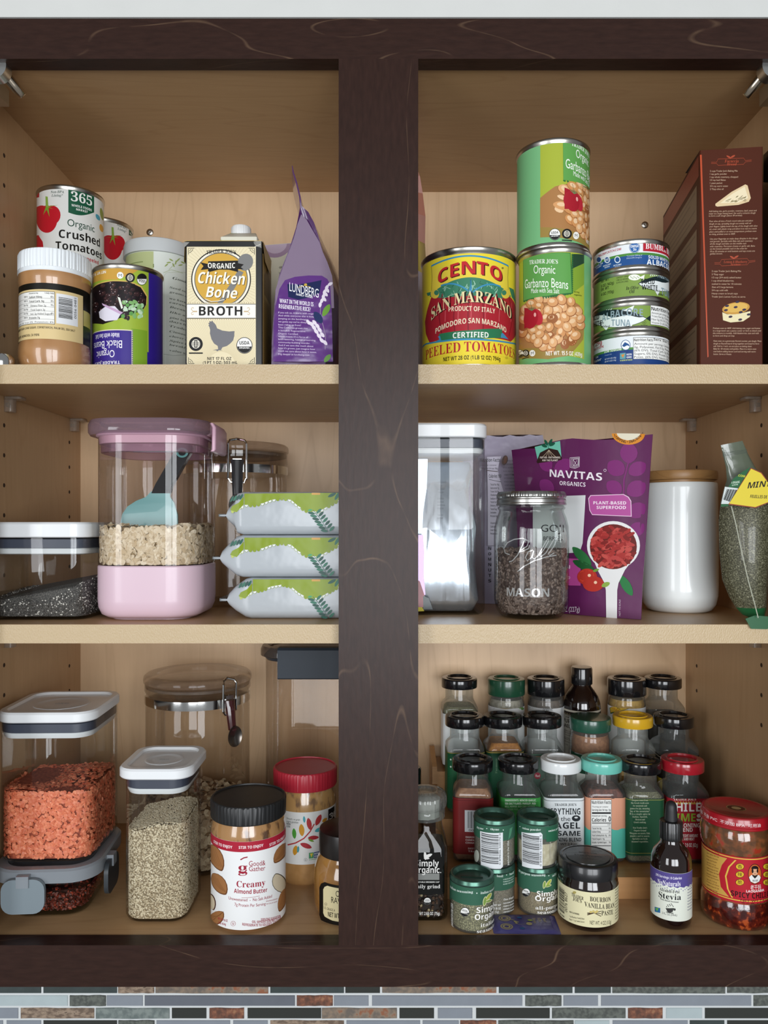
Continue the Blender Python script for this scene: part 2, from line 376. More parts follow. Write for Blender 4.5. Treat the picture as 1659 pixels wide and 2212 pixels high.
class Sheet:
    def __init__(s, mp, crop=(0, 0, 1.0), du=None, rough=0.4):
        s.mp = mp; s.crop = crop; s.L = []; s.du = du or mp.du; s.rough = rough; s.base = None
    def uv(s, x, y): return s.mp.inv(s.crop[0]+x*s.crop[2], s.crop[1]+y*s.crop[2])
    def raw(s, v, t, col, lv):
        if lv == int(lv): s.c = (getattr(s, 'c', 0)+1) % 7; lv = lv+s.c*.13
        s.L.append((np.asarray(v, float), np.asarray(t, int), col if not isinstance(col, str) else ink(col, s.rough), lv))
    def uvpoly(s, pts, col, lv=1):
        t = tessellate_polygon([[Vector((a, b, 0)) for a, b in pts]])
        if len(t): s.raw(pts, t, col, lv)
    def sheet(s, u0, u1, v0, v1, col, nv=1):
        """ground of the label as a clean grid"""
        s.base = (u0, u1, v0, v1, col if not isinstance(col, str) else ink(col, s.rough), nv)
    def P(s, pts, col, lv=1): s.uvpoly([s.uv(*p) for p in pts], col, lv)
    def R(s, x0, y0, x1, y1, col, lv=1, at=None):
        xm = (x0+x1)/2 if at is None else at
        u0, u1 = s.uv(x0, y0)[0], s.uv(x1, y0)[0]; va, vb = s.uv(xm, y0)[1], s.uv(xm, y1)[1]
        s.uvpoly([(u0, vb), (u1, vb), (u1, va), (u0, va)], col, lv)
    def E(s, x, y, rx, ry, col, lv=1, n=22, rot=0.0, a0=0.0, a1=360.0):
        c, q = cos(R_(rot)), sin(R_(rot)); pts = []
        for k in range(n if a1-a0 >= 360 else n+1):
            a = R_(a0+(a1-a0)*k/n); ex, ey = rx*cos(a), ry*sin(a); pts.append((x+ex*c-ey*q, y+ex*q+ey*c))
        s.P(pts, col, lv)
    def LN(s, pts, w, col, lv=2, closed=False):
        P = [Vector(s.uv(*p)) for p in pts]; ww = w*s.crop[2]*(D0+0.06)/F/2
        if closed: P.append(P[0])
        V = []; T = []
        for i, p in enumerate(P):
            t = (P[min(i+1, len(P)-1)]-P[max(i-1, 0)])
            if closed and i in (0, len(P)-1): t = P[1]-P[-2]
            if t.length < 1e-9: t = Vector((1, 0))
            t.normalize(); n = Vector((-t.y, t.x))*ww; V += [tuple(p+n), tuple(p-n)]
        for i in range(len(P)-1): T += [(2*i, 2*i+1, 2*i+2), (2*i+1, 2*i+3, 2*i+2)]
        s.raw(V, T, col, lv)
    def leaf(s, x, y, rx, ry, rot, col, lv=2):
        pts = []; c, q = cos(R_(rot)), sin(R_(rot))
        for k in range(16):
            a = 2*pi*k/16; ex = rx*cos(a); ey = ry*sin(a)*abs(sin(a))**0.35; pts.append((x+ex*c-ey*q, y+ex*q+ey*c))
        s.P(pts, col, lv)
    def T(s, t, x0, x1, y, h, col, f='', lv=4, arc=0.0, slope=0.0, flip=False, thick=0.0, rot90=False, up=0.0):
        """text spanning crop x0..x1 about height y, capital height h (crop pixels)"""
        v, tr = glyphs(t, 'sb' if f == '' and thick/max(h, 1) > .028 else f)
        if not len(v): return
        xm = (x0+x1)/2
        if rot90:     # reads bottom to top; x0..x1 is then the glyph height span, y the centre, h the length
            u0, u1 = s.uv(x0, y)[0], s.uv(x1, y)[0]; vb, va = s.uv(xm, y+h/2)[1], s.uv(xm, y-h/2)[1]
            W = v[:, 0].max()-v[:, 0].min(); a = (v[:, 0]-v[:, 0].min())/W; b = v[:, 1]/0.7
            if rot90 == 2: q = np.stack([u0+b*(u1-u0), va-a*(va-vb)], 1)
            else: q = np.stack([u1-b*(u1-u0), vb+a*(va-vb)], 1)
            s.raw(q, tr, col, lv); return
        u0, u1 = s.uv(x0, y)[0], s.uv(x1, y)[0]; vt, vb = s.uv(xm, y-h/2)[1], s.uv(xm, y+h/2)[1]
        a = (v[:, 0]-v[:, 0].min())/(v[:, 0].max()-v[:, 0].min()); b = v[:, 1]/0.70
        if flip: a = 1-a; b = 1-b
        k = (vt-vb)/h
        q = np.stack([u0+a*(u1-u0), vb+b*(vt-vb)+k*(arc*(1-(2*a-1)**2)-slope*(a-0.5)+up)], 1)
        s.raw(q, tr, col, lv)
    def bar(s, x0, y0, x1, y1, vert=True, col='1A1A1A', lv=3, seed=1, n=30):
        r = random.Random(seed); w = [r.choice((1, 1, 2, 3)) for _ in range(2*n)]; tot = sum(w); p = 0
        for i, q in enumerate(w):
            if i % 2 == 0:
                a, b = p/tot, (p+q)/tot
                if vert: s.R(x0+(x1-x0)*a, y0, x0+(x1-x0)*b, y1, col, lv, at=(x0+x1)/2)
                else: s.R(x0, y0+(y1-y0)*a, x1, y0+(y1-y0)*b, col, lv)
            p += q
    def lines(s, x0, x1, y0, dy, words, h, col, f='', lv=4, align='l', cw=None, slope=0.0):
        """paragraph: the longest line spans x0..x1"""
        wd = [np.ptp(glyphs(w, f)[0][:, 0]) if w.strip() else 0.1 for w in words]; mx = cw or max(wd)
        for i, w in enumerate(words):
            L = (x1-x0)*wd[i]/mx; a = x0 if align == 'l' else (x0+x1-L)/2
            s.T(w, a, a+L, y0+dy*i, h, col, f, lv, slope=slope*L/(x1-x0))
    def slice(s, v, t, du):
        if du is None: return v, t
        V = v.tolist(); out = []
        U = v[:, 0]/du; fl = np.floor(U+1e-7); cl = np.floor(U-1e-7)
        mn = np.min(np.minimum(fl, cl)[t]*0+fl[t], axis=1); mxx = np.max(cl[t], axis=1)
        for k, (a, b, c) in enumerate(t):
            if mxx[k] <= mn[k]: out.append((a, b, c)); continue
            poly = [V[a], V[b], V[c]]
            lo = int(mn[k]); hi = int(mxx[k])
            for g in range(lo, hi+1):
                p = poly
                for (side, lim) in ((1, g*du), (-1, (g+1)*du)):
                    if (side == 1 and g == lo) or (side == -1 and g == hi): continue
                    q = []
                    for i in range(len(p)):
                        A, B = p[i], p[(i+1) % len(p)]; da, db = side*(A[0]-lim), side*(B[0]-lim)
                        if da >= 0: q.append(A)
                        if (da > 0 > db) or (da < 0 < db):
                            w = da/(da-db); q.append([lim, A[1]+(B[1]-A[1])*w])
                    p = q
                    if len(p) < 3: break
                if len(p) >= 3:
                    o = len(V); V.extend(p)
                    for i in range(1, len(p)-1): out.append((o, o+i, o+i+1))
        return np.array(V), np.array(out, int).reshape(-1, 3)
    def mesh(s, name):
        P = []; N = []; Fc = []; mi = []; mats = []; o = 0
        def idx(m):
            if m not in mats: mats.append(m)
            return mats.index(m)
        if s.base:
            u0, u1, v0, v1, m, nv = s.base; du = s.du or (u1-u0)
            us = [u0]+[k*du for k in range(int(floor(u0/du))+1, int(math.ceil(u1/du))) if u0+1e-6 < k*du < u1-1e-6]+[u1]
            vs = np.linspace(v0, v1, nv+1); UU, VV = np.meshgrid(us, vs); u = UU.ravel(); v = VV.ravel(); p, n = s.mp.fwd(u, v, 0.0)
            P.append(p); N.append(n); w = len(us); i = idx(m)
            for b in range(nv):
                for a in range(w-1):
                    q = b*w+a; Fc.append((q, q+1, q+w+1, q+w)); mi.append(i)
            o += len(u)
        for (v, t, m, lv) in s.L:
            if s.base: v = v.copy(); v[:, 1] = np.clip(v[:, 1], s.base[2], s.base[3])
            v, t = s.slice(v, t, s.du)
            if not len(t): continue
            A = v[t]; ar = (A[:, 1, 0]-A[:, 0, 0])*(A[:, 2, 1]-A[:, 0, 1])-(A[:, 2, 0]-A[:, 0, 0])*(A[:, 1, 1]-A[:, 0, 1])
            t = np.where((ar < 0)[:, None], t[:, ::-1], t)[np.abs(ar) > 1e-14]
            p, n = s.mp.fwd(v[:, 0], v[:, 1], lv*LV); P.append(p); N.append(n); i = idx(m)
            Fc.extend((t+o).tolist()); mi.extend([i]*len(t)); o += len(v)
        me = bpy.data.meshes.new(name); me.from_pydata(np.concatenate(P).tolist(), [], Fc)
        for m in mats: me.materials.append(m)
        me.polygons.foreach_set('material_index', mi); me.polygons.foreach_set('use_smooth', [True]*len(Fc))
        me.update(); me.normals_split_custom_set_from_vertices(np.concatenate(N).tolist())
        return me
    def to(s, name, parent, label=None): return part(name, s.mesh(name), parent, label)

# seals printed on many packs
def usda(s, x, y, r, lv=4):
    s.E(x, y, r, r*1.03, '1C1C1C', lv); s.E(x, y, r*.92, r*.95, 'F2F2EE', lv+1)
    s.E(x, y, r*.9, r*.93, '1C1C1C', lv+2, a0=8, a1=172)
    s.T('USDA', x-r*.62, x+r*.62, y-r*.32, r*.42, '1C1C1C', 'sb', lv+3); s.T('ORGANIC', x-r*.66, x+r*.66, y+r*.3, r*.22, 'F2F2EE', 'sb', lv+3)
def qai(s, x, y, r, lv=4):
    s.E(x, y, r, r*1.02, '1C1C1C', lv); s.E(x, y, r*.62, r*.66, 'E8E4D4', lv+1); s.E(x, y, r*.52, r*.56, '1C1C1C', lv+2)
    for k in (-.28, 0, .28):
        s.LN([(x+r*k, y-r*.45), (x+r*k*1.4, y), (x+r*k, y+r*.45)], r*.09, 'E8E4D4', lv+3); s.LN([(x-r*.5, y+r*k), (x+r*.5, y+r*k)], r*.08, 'E8E4D4', lv+3)
    s.R(x-r, y+r*1.22, x+r, y+r*1.42, '1C1C1C', lv)
def kosher(s, x, y, r, lv=4, col='1C1C1C', bgc='F2F2EE'):
    s.E(x, y, r, r, col, lv); s.E(x, y, r*.88, r*.88, bgc, lv+1); s.T('U', x-r*.35, x+r*.35, y, r*.9, col, 'sb', lv+2)

# ---------------------------------------------------------------- scattered stuff
def ico(sub=0):
    import bmesh
    bm = bmesh.new(); bmesh.ops.create_icosphere(bm, subdivisions=max(1, sub), radius=1.0)
    v = np.array([q.co[:] for q in bm.verts]); f = [[w.index for w in q.verts] for q in bm.faces]; bm.free(); return v, np.array(f)
def disc(n=8, th=0.16, dome=0.3):
    a = np.arange(n)*2*pi/n; v = np.concatenate([np.stack([np.cos(a), np.sin(a), 0*a], 1), [[0, 0, dome]], [[0, 0, -th]]])
    f = [(i, (i+1) % n, n) for i in range(n)]+[((i+1) % n, i, n+1) for i in range(n)]; return v, np.array(f)
def in_box(w, d, r):
    """keeps pieces inside a rounded square"""
    def f(V):
        hx, hy = w/2-r, d/2-r; a = np.abs(V[:, 0])-hx; b = np.abs(V[:, 1])-hy; c = (a > 0) & (b > 0); q = np.hypot(a, b); k = np.where(c & (q > r), r/np.maximum(q, 1e-9), 1.0)
        sx, sy = np.sign(V[:, 0]), np.sign(V[:, 1])
        V[:, 0] = np.where(c, sx*(hx+a*k), np.clip(V[:, 0], -w/2, w/2)); V[:, 1] = np.where(c, sy*(hy+b*k), np.clip(V[:, 1], -d/2, d/2)); return V
    return f
def in_round(R):
    def f(V):
        q = np.hypot(V[:, 0], V[:, 1]); lim = np.array([R(z) for z in V[:, 2]]) if callable(R) else R; k = np.minimum(1, lim/np.maximum(q, 1e-9)); V[:, 0] *= k; V[:, 1] *= k; return V
    return f
def scatter(name, pts, nrm, base, size, squash, mat, tilt=0.5, core=None, keep=None, zmin=None):
    """many small pieces laid on points, each turned its own way, in one mesh; core is an MB holding the heap below"""
    bv, bf = base; n = len(pts); pts = np.asarray(pts); nrm = np.asarray(nrm, float)+rng.normal(0, tilt, (n, 3)); nrm /= np.linalg.norm(nrm, axis=1)[:, None]
    a = np.cross(nrm, rng.normal(0, 1, (n, 3))); a /= np.linalg.norm(a, axis=1)[:, None]; b = np.cross(nrm, a)
    sz = rng.uniform(size[0], size[1], n)[:, None, None]; sq = np.asarray(squash)
    loc = bv*sq
    V = pts[:, None, :]+sz*(loc[None, :, 0:1]*a[:, None, :]+loc[None, :, 1:2]*b[:, None, :]+loc[None, :, 2:3]*nrm[:, None, :])
    Fa = (bf[None]+(np.arange(n)*len(bv))[:, None, None]).reshape(-1, bf.shape[1]); V = V.reshape(-1, 3)
    if keep: V = keep(V)
    if zmin is not None: V[:, 2] = np.maximum(V[:, 2], zmin)
    me = bpy.data.meshes.new(name); cv = np.zeros((0, 3)); cf = []
    if core: cv = np.concatenate(core.v); cf = core.f
    nv = len(cv); me.from_pydata(np.concatenate([cv, V]).tolist(), [], list(cf)+(Fa+nv).tolist())
    if core:
        for m in core.mats: me.materials.append(m)
    me.materials.append(mat); k = len(me.materials)-1
    me.polygons.foreach_set('material_index', [0]*len(cf)+[k]*len(Fa)); me.polygons.foreach_set('use_smooth', [False]*len(me.polygons)); me.update()
    return me
def on_ring(w, d, r, z0, z1, n, front=True):
    """random points and normals on the walls of a rounded square prism"""
    ring = np.array(rr(w, d, r, 0.0, n=9)); nx = np.roll(ring, -1, 0); L = np.linalg.norm(nx-ring, axis=1); i = rng.choice(len(ring), n, p=L/L.sum()); t = rng.random(n)[:, None]
    p = ring[i]*(1-t)+nx[i]*t; dv = nx[i]-ring[i]; nn = np.stack([dv[:, 1], -dv[:, 0], 0*dv[:, 0]], 1); nn /= np.linalg.norm(nn, axis=1)[:, None]
    p[:, 2] = rng.uniform(z0, z1, n); return p, nn
def on_top(w, d, z, n, r=0.01):
    p = np.stack([rng.uniform(-w/2, w/2, n), rng.uniform(-d/2, d/2, n), np.full(n, z)], 1); return p, np.tile([0, 0, 1.0], (n, 1))
# ================================================================ cabinet and walls
XL, XR, YB = -0.4057, 0.4026, 0.305
ZU, ZM, ZF = ZC+0.1554, ZC-0.0970, ZC-0.3990       # shelf tops and cabinet floor
ZTOP = ZC+0.4440
YS = 0.019                                          # shelf fronts
wood_z, wood_x_dim = maple('DCBB94', 'C4A27C', 'Z', lines=0.32), maple('BE996E', 'A47E54', 'X', lines=0.25)  # one maple; the X copy is darkened to paint in the dimmer ceiling light
wood_s_dim = maple('C4A078', 'AA865C', 'Z', lines=0.15)  # side copy of the maple, weaker light on the side walls toned into it
def make_edge():
    M, nt, out = newmat('textured_edge'); L = nt.links; b = nd(nt, 'ShaderNodeBsdfPrincipled'); L.new(b.outputs[0], out.inputs[0])
    b.inputs['Base Color'].default_value = lin('BCA580'); b.inputs['Roughness'].default_value = 0.33; b.inputs['Specular IOR Level'].default_value = 0.45
    tc = nd(nt, 'ShaderNodeTexCoord'); mp = nd(nt, 'ShaderNodeMapping'); mp.inputs['Rotation'].default_value = (0, R_(35), 0); mp.inputs['Scale'].default_value = (1.6, 1, 0.8); L.new(tc.outputs['Object'], mp.inputs[0])
    n = nd(nt, 'ShaderNodeTexNoise'); n.inputs['Scale'].default_value = 620; n.inputs['Detail'].default_value = 2; L.new(mp.outputs[0], n.inputs['Vector'])
    bp = nd(nt, 'ShaderNodeBump'); bp.inputs['Strength'].default_value = 0.4; bp.inputs['Distance'].default_value = 0.0010; L.new(n.outputs[0], bp.inputs['Height']); L.new(bp.outputs[0], b.inputs['Normal'])
    return M
edge_m = make_edge()
cab = thing('wall_cabinet', 'open dark-framed kitchen wall cabinet with maple interior, above mosaic tiles', 'cabinet', (0, 0, ZC))
def cpart(n, x0, x1, y0, y1, z0, z1, m): return part(n, MB().box(x0, x1, y0, y1, z0-ZC, z1-ZC, m), cab)
es_x, es_z = espresso('X'), espresso('Z')
ZT0, ZB0 = ZC+0.4405, ZC-0.3980
cpart('top_rail', -0.42, 0.417, 0, 0.019, ZT0, ZC+0.4785, es_x)
cpart('bottom_rail', -0.42, 0.417, 0, 0.019, ZC-0.4374, ZB0, es_x)
cpart('center_stile', X(731.5, 0), X(903.5, 0), 0, 0.019, ZB0, ZT0, es_z)
cpart('side_stile', -0.42, -0.382, 0, 0.019, ZB0, ZT0, es_z)
cpart('side_stile', 0.379, 0.417, 0, 0.019, ZB0, ZT0, es_z)
cpart('back_panel', XL-0.012, XR+0.012, YB, YB+0.006, ZF-0.012, ZTOP+0.012, wood_z)
cpart('side_panel', XL-0.012, XL, 0.0192, YB, ZF-0.012, ZTOP+0.012, wood_s_dim)
cpart('side_panel', XR, XR+0.012, 0.0192, YB, ZF-0.012, ZTOP+0.012, wood_s_dim)
cpart('top_panel', XL, XR, 0.0192, YB, ZTOP, ZTOP+0.012, wood_x_dim)
cpart('floor_panel', XL, XR, 0.0192, YB, ZF-0.012, ZF, wood_x_dim)
for (x, cz) in ((XL, 1), (XR, -1)):                # rows of shelf pin holes: raised dark discs paint in their inner shade
    for y in (0.095, 0.268):
        for k in range(-10, 14):
            z = Z(955, 0.265)+0.032*k
            if not (ZF+0.03 < z < ZTOP-0.03) or any(abs(z-q) < 0.014 for q in (ZU-0.012, ZM-0.012)): continue
            mb = MB(); mb.lathe([(0.0024, 0), (0.0019, 0.0004), (0.0008, 0.0005)], pm('3A2818', 0.9), 10)
            o = part('pin_hole_shade', mb, cab); o.rotation_euler = (0, pi/2*cz, 0); o.location = (x, y, z-ZC)
clip_m = glass('E6DDD0', 'A89C8C', 0.12, 1.45, 0.25, 'D9CDBE')
for zs in (ZU-0.0189, ZM-0.0184):
    for (x, s) in ((XL, 1), (XR, -1)):
        for y in (0.100, 0.274):
            mb = MB(); mb.loft([rr(0.010, 0.012, 0.003, z, s*0.004*(1 if z < -0.003 else 1.6), 0, 5) if z < -0.003 else rr(0.018, 0.016, 0.003, z, s*0.0095, 0, 5) for z in (-0.016, -0.013, -0.0032, -0.0028, -0.0003)], clip_m)
            mb.tube([(0.0, 0, -0.008), (s*0.004, 0, -0.008)], 0.0025, clip_m)
            o = part('shelf_clip', mb, cab); o.location = (x, y, zs-ZC)
def screw(px, py):
    mb = MB(); mb.lathe([(0.0048, 0), (0.0046, 0.0008), (0.0035, 0.0016), (0.0018, 0.0018), (0.0012, 0.0009), (0.0004, 0.0008)], STEEL(), 20)
    o = part('screw', mb, cab); o.rotation_euler = (pi/2, 0, 0); o.location = (X(px, YB), YB, Z(py, YB)-ZC)
screw(324, 502); screw(1393, 486)
def hinge(sx):
    """cup hinge at the top corner: curved plate and soft close damper"""
    q = lambda px, py, y: (X(VX+sx*(px-VX), y), y, Z(py, y)-ZC)
    mb = MB(); c = q(-4, 148, 0.012); n = 22; ring = [R_(-135+k*245/n) for k in range(n+1)]
    v = []
    for y in (0.006, 0.018):
        for a in ring: v.append((c[0]+sx*0.0105*cos(a), y, c[2]+0.0118*sin(a)))
        for a in ring: v.append((c[0]+sx*0.0058*cos(a)-sx*.0012, y, c[2]+0.0062*sin(a)))
    m = n+1; f = []
    for k in range(n):
        f += [(k, k+1, m+k+1, m+k), (2*m+k, 3*m+k, 3*m+k+1, 2*m+k+1), (k, 2*m+k, 2*m+k+1, k+1), (m+k, m+k+1, 3*m+k+1, 3*m+k)]
    f += [(0, m, 3*m, 2*m), (n, 2*m+n, 3*m+n, m+n)]
    mb.add(v, f, pm('C4C6C4', 0.3, 1.0)); part('hinge_cup', mb, hg[sx], angle=40)
    a, b = np.array(q(10, 160, 0.020)), np.array(q(50, 208, 0.034))
    mb = MB(); mb.tube([tuple(a), tuple(a*.5+b*.5), tuple(a*.03+b*.97), tuple(b)], [0.0050, 0.0050, 0.0050, 0.0042], pm('C8BBA8', 0.22, 1.0), 24); part('damper', mb, hg[sx], angle=60)
hg = {}
for sx, nm in ((1, 'left'), (-1, 'right')):
    x0 = -0.392 if sx == 1 else 0.374
    hg[sx] = part('hinge', MB().box(x0, x0+.018, 0.0195, 0.040, ZT0-ZC-0.024, ZT0-ZC-0.008, pm('C4C6C4', 0.3, 1.0)), cab)
    hinge(sx)
# lower parts of the hinges seen at the picture edges
mb = MB(); mb.lathe([(0.0115, 0.0), (0.012, 0.004), (0.012, 0.009), (0.0095, 0.0125), (0.002, 0.0135)], CHROME(), 24); o = part('hinge', mb, cab); o.location = (X(4, 0.036), 0.036, ZU-ZC)
mb = MB(); mb.loft([rr(0.016, 0.03, 0.004, z, n=4) for z in (0, 0.003, 0.023, 0.026)], pm('3A342E', 0.25, 0.8)); mb.tube([(-0.004, -0.0165, 0.013), (-0.004, -0.0135, 0.013)], 0.004, CHROME(), 12)
o = part('hinge', mb, cab); o.location = (0.3895, 0.036, Z(374, 0.03)-ZC)

def shelf(zt, zb, label):
    mb = MB(); mb.box(XL+0.0008, XR-0.0008, YS+0.0005, YB-0.001, zb, zt, wood_x_dim)
    o = solo('shelf_board', mb, label, 'shelf', (0, 0, 0), group='maple shelves in the cabinet')
    part('edge_band', MB().box(XL+0.0008, XR-0.0008, YS, YS+0.0005, zb+0.0001, zt-0.0001, edge_m), o)
shelf(ZU, ZU-0.0189, 'upper maple shelf carrying the cans and cartons, pale textured front edge')
shelf(ZM, ZM-0.0184, 'lower maple shelf carrying the pink container and white canister')

def struct(n, mb, **k):
    o = part(n, mb, None, None, 'structure'); return o
struct('wall_top', MB().box(-1.3, 1.3, -0.002, 0.10, ZC+0.4787, ZC+1.0, pm('CDCECA', 0.7, var=0.015, vs=30, bump=0.05, bs=200)))
GROUT = pm('D4D8D8', 0.8)
wb = struct('wall_back', MB().box(-1.3, 1.3, YB+0.0065, YB+0.03, ZC-1.2, ZC+0.4786, GROUT))
part('grout', MB().box(-1.3, 1.3, YB-0.0030, YB+0.0064, ZC-1.2, ZC-0.4385, GROUT), wb)
TG = {'pb': pm('B4C2C4', 0.12, coat=1.0, var=0.03), 'lv': pm('8A919A', 0.14, coat=1.0, var=0.03), 'gr': pm('6A6F78', 0.14, coat=1.0, var=0.03), 'bk': pm('30332F', 0.12, coat=1.0),
      'sl': speckle('4C504C', '666B64', 160, .4, .62, .7), 'br': speckle('6B5A4C', 'A08C78', 120, .38, .62, .7, stretch=(1, 1, 2), c3='57493E'), 'ru': speckle('5C3E32', '84543F', 130, .4, .6, .7, c3='9A6E50'),
      'rs': speckle('6A625A', '8C7A68', 90, .4, .58, .7, c3='8E5B40'), 'dk': pm('3E4746', 0.35, var=0.1), 'sg': speckle('66716F', '828C88', 130, .4, .62, .6)}
rows = {2130.5: [(-70, 91, 'dk'), (97, 254, 'dk'), (257, 335, 'br'), (338, 580, 'rs'), (585, 743, 'dk'), (746, 821, 'bk'), (826, 1071, 'rs'), (1077, 1235, 'dk'), (1240, 1318, 'dk'), (1322, 1563, 'sl'), (1568, 1740, 'sl')],
        2158: [(-90, 148, 'pb'), (153, 231, 'sl'), (233, 310, 'lv'), (315, 637, 'gr'), (642, 719, 'ru'), (721, 797, 'lv'), (803, 1128, 'lv'), (1134, 1211, 'sl'), (1215, 1291, 'lv'), (1297, 1620, 'lv'), (1625, 1790, 'sl')],
        2185: [(-110, 42, 'lv'), (47, 206, 'br'), (210, 367, 'sg'), (372, 448, 'bk'), (453, 529, 'ru'), (536, 694, 'bk'), (696, 857, 'rs'), (862, 938, 'bk'), (945, 1020, 'lv'), (1027, 1187, 'bk'), (1191, 1350, 'sl'), (1354, 1430, 'ru'), (1436, 1515, 'pb'), (1520, 1760, 'bk')],
        2211.7: [(-150, 10, 'lv'), (16, 92, 'lv'), (97, 254, 'bk'), (258, 335, 'sl'), (340, 498, 'lv'), (504, 580, 'lv'), (585, 743, 'br'), (748, 908, 'lv'), (913, 990, 'lv'), (993, 1072, 'ru'), (1076, 1237, 'sl'), (1240, 1315, 'pb'), (1322, 1483, 'lv'), (1487, 1563, 'dk'), (1568, 1740, 'bk')]}
def more_row(seed, ks=('lv', 'bk', 'sl', 'br', 'pb', 'ru', 'gr', 'sg')):
    r = random.Random(seed); x = -200+r.random()*100; o = []
    while x < 1850:
        w = r.choice((76, 157, 157, 240, 320)); o.append((x, x+w, r.choice(ks))); x += w+5.5
    return o
for k, y in enumerate([2103.6]+[2238.6+26.75*q for q in range(12)]): rows[y] = more_row(40+k)
for y_, cells in rows.items():          # carry the courses on to both sides
    r = random.Random(int(y_*10)); ks = ('lv', 'bk', 'sl', 'br', 'pb', 'gr', 'sg')
    for lim, sg in ((-420, -1), (2080, 1)):
        x = min(c[0] for c in cells) if sg < 0 else max(c[1] for c in cells)
        while (x-lim)*sg < 0:
            wd = r.choice((157, 240, 320)); c = (x-5.5-wd, x-5.5) if sg < 0 else (x+5.5, x+5.5+wd); cells.append((*c, r.choice(ks))); x = c[0] if sg < 0 else c[1]
tmesh = {}
for yc_, cells in rows.items():
    for (a, b, k) in cells:
        w = round((b-a)/S(YB)*1000/2)*2/1000; stone = k in ('sl', 'br', 'ru', 'rs', 'sg')
        key = (w, stone)
        if key not in tmesh:
            mb = MB(); h = 0.0139; e = 0.0006; d = 0.0055
            ring = lambda y, i: [(-w/2+i, y, -h/2+i), (w/2-i, y, -h/2+i), (w/2-i, y, h/2-i), (-w/2+i, y, h/2-i)]
            if stone:
                q = 7
                def ring(y, i, q=q):
                    r = random.Random(int(w*1000)); p = []
                    for t in range(q): p.append((-w/2+i+(w-2*i)*t/(q-1), y, -h/2+i+r.uniform(-.0004, .0004)))
                    for t in range(q): p.append((w/2-i-(w-2*i)*t/(q-1), y, h/2-i+r.uniform(-.0004, .0004)))
                    return p
            mb.loft([ring(0, 0), ring(-d+e, 0), ring(-d, e)], GROUT, True, True)
            mb.f[-1] = mb.f[-1]; tmesh[key] = mb.mesh('tile', 25)
        me = tmesh[key]
        o = bpy.data.objects.new('tile', me); COL.objects.link(o); o.parent = wb
        o.location = (X((a+b)/2, YB), YB+0.0012+(random.uniform(-.0006, .0003) if stone else 0.0), Z(yc_, YB))
        if not me.materials: me.materials.append(GROUT)
        o.material_slots[0].link = 'OBJECT'; o.material_slots[0].material = TG[k]
# ================================================================ upper shelf
cA, cB, cC, cD = (0, 360, .25316), (360, 340, .24111), (880, 280, .25316), (1250, 280, .24653)
def can(label, l, r, yc, zb, h, group=None, cat='can', name='food_can', wrap='E8E8E2', inset=0.0045, flip=False, turn=0.0):
    x, R, am = cyl_at(l, r, yc); rz = -am+turn
    t = thing(name, label, cat, (x, yc, zb), rz, group)
    mb = MB(); mb.lathe([(R*.90, .0035), (R*.965, .0042), (R*.965, h-.0042), (R*.90, h-.0035)], STEEL(), 64); part('body', mb, t)
    for (z0, s) in ((0, 1), (h, -1)):
        mb = MB(); pr = [(R*.88, z0+s*.0040), (R*.935, z0+s*.0036), (R*.945, z0), (R*.985, z0), (R, z0+s*.0009), (R, z0+s*.0026), (R*.975, z0+s*.0046), (R*.964, z0+s*.0056)]
        mb.lathe(pr if s == 1 else pr[::-1], STEEL(), 64); o = part('rim', mb, t)
    mb = MB(); z = h-.0034; mb.lathe([(0.0004, z), (R*.6, z), (R*.62, z-.0006), (R*.75, z-.0006), (R*.77, z), (R*.89, z)], STEEL(), 48); part('can_lid', mb, t)
    m = CylMap(x, yc, zb, R*.972, rz)
    s = Sheet(m, rough=0.35); s.sheet(-pi*R*.97, pi*R*.97, inset, h-inset-0.0006, wrap)
    return t, s, R
def tomato(s, x, y, k, lv=2):
    """flat printed tomato with its green star"""
    s.E(x, y, 46*k, 60*k, 'C4202C', lv, n=30); s.E(x+22*k, y-18*k, 38*k, 42*k, 'C4202C', lv); s.E(x-22*k, y-18*k, 36*k, 42*k, 'C4202C', lv)
    for (dx, dy) in ((-40, -24), (-16, 4), (12, 12), (30, -22), (52, -40)):
        s.P([(x-5*k, y-52*k), (x+7*k, y-52*k), (x+dx*k, y+(dy-22)*k)], '7FA63A', lv+1)
    s.P([(x-5*k, y-54*k), (x-6*k, y-100*k), (x+4*k, y-98*k), (x+7*k, y-52*k)], '8DB04A', lv+1)
def l365(s, x0, x1, y0, y1, col='1F5B40'):
    """green shield with the number"""
    xm = (x0+x1)/2; w = x1-x0
    pts = [(x0, y0), (x1, y0), (x1, y1-18*w/230)]+[(x1-w*k/10, y1-18*w/230+26*w/230*sin(pi*k/10)) for k in range(1, 10)]+[(x0, y1-18*w/230)]
    s.P(pts, col, 2)

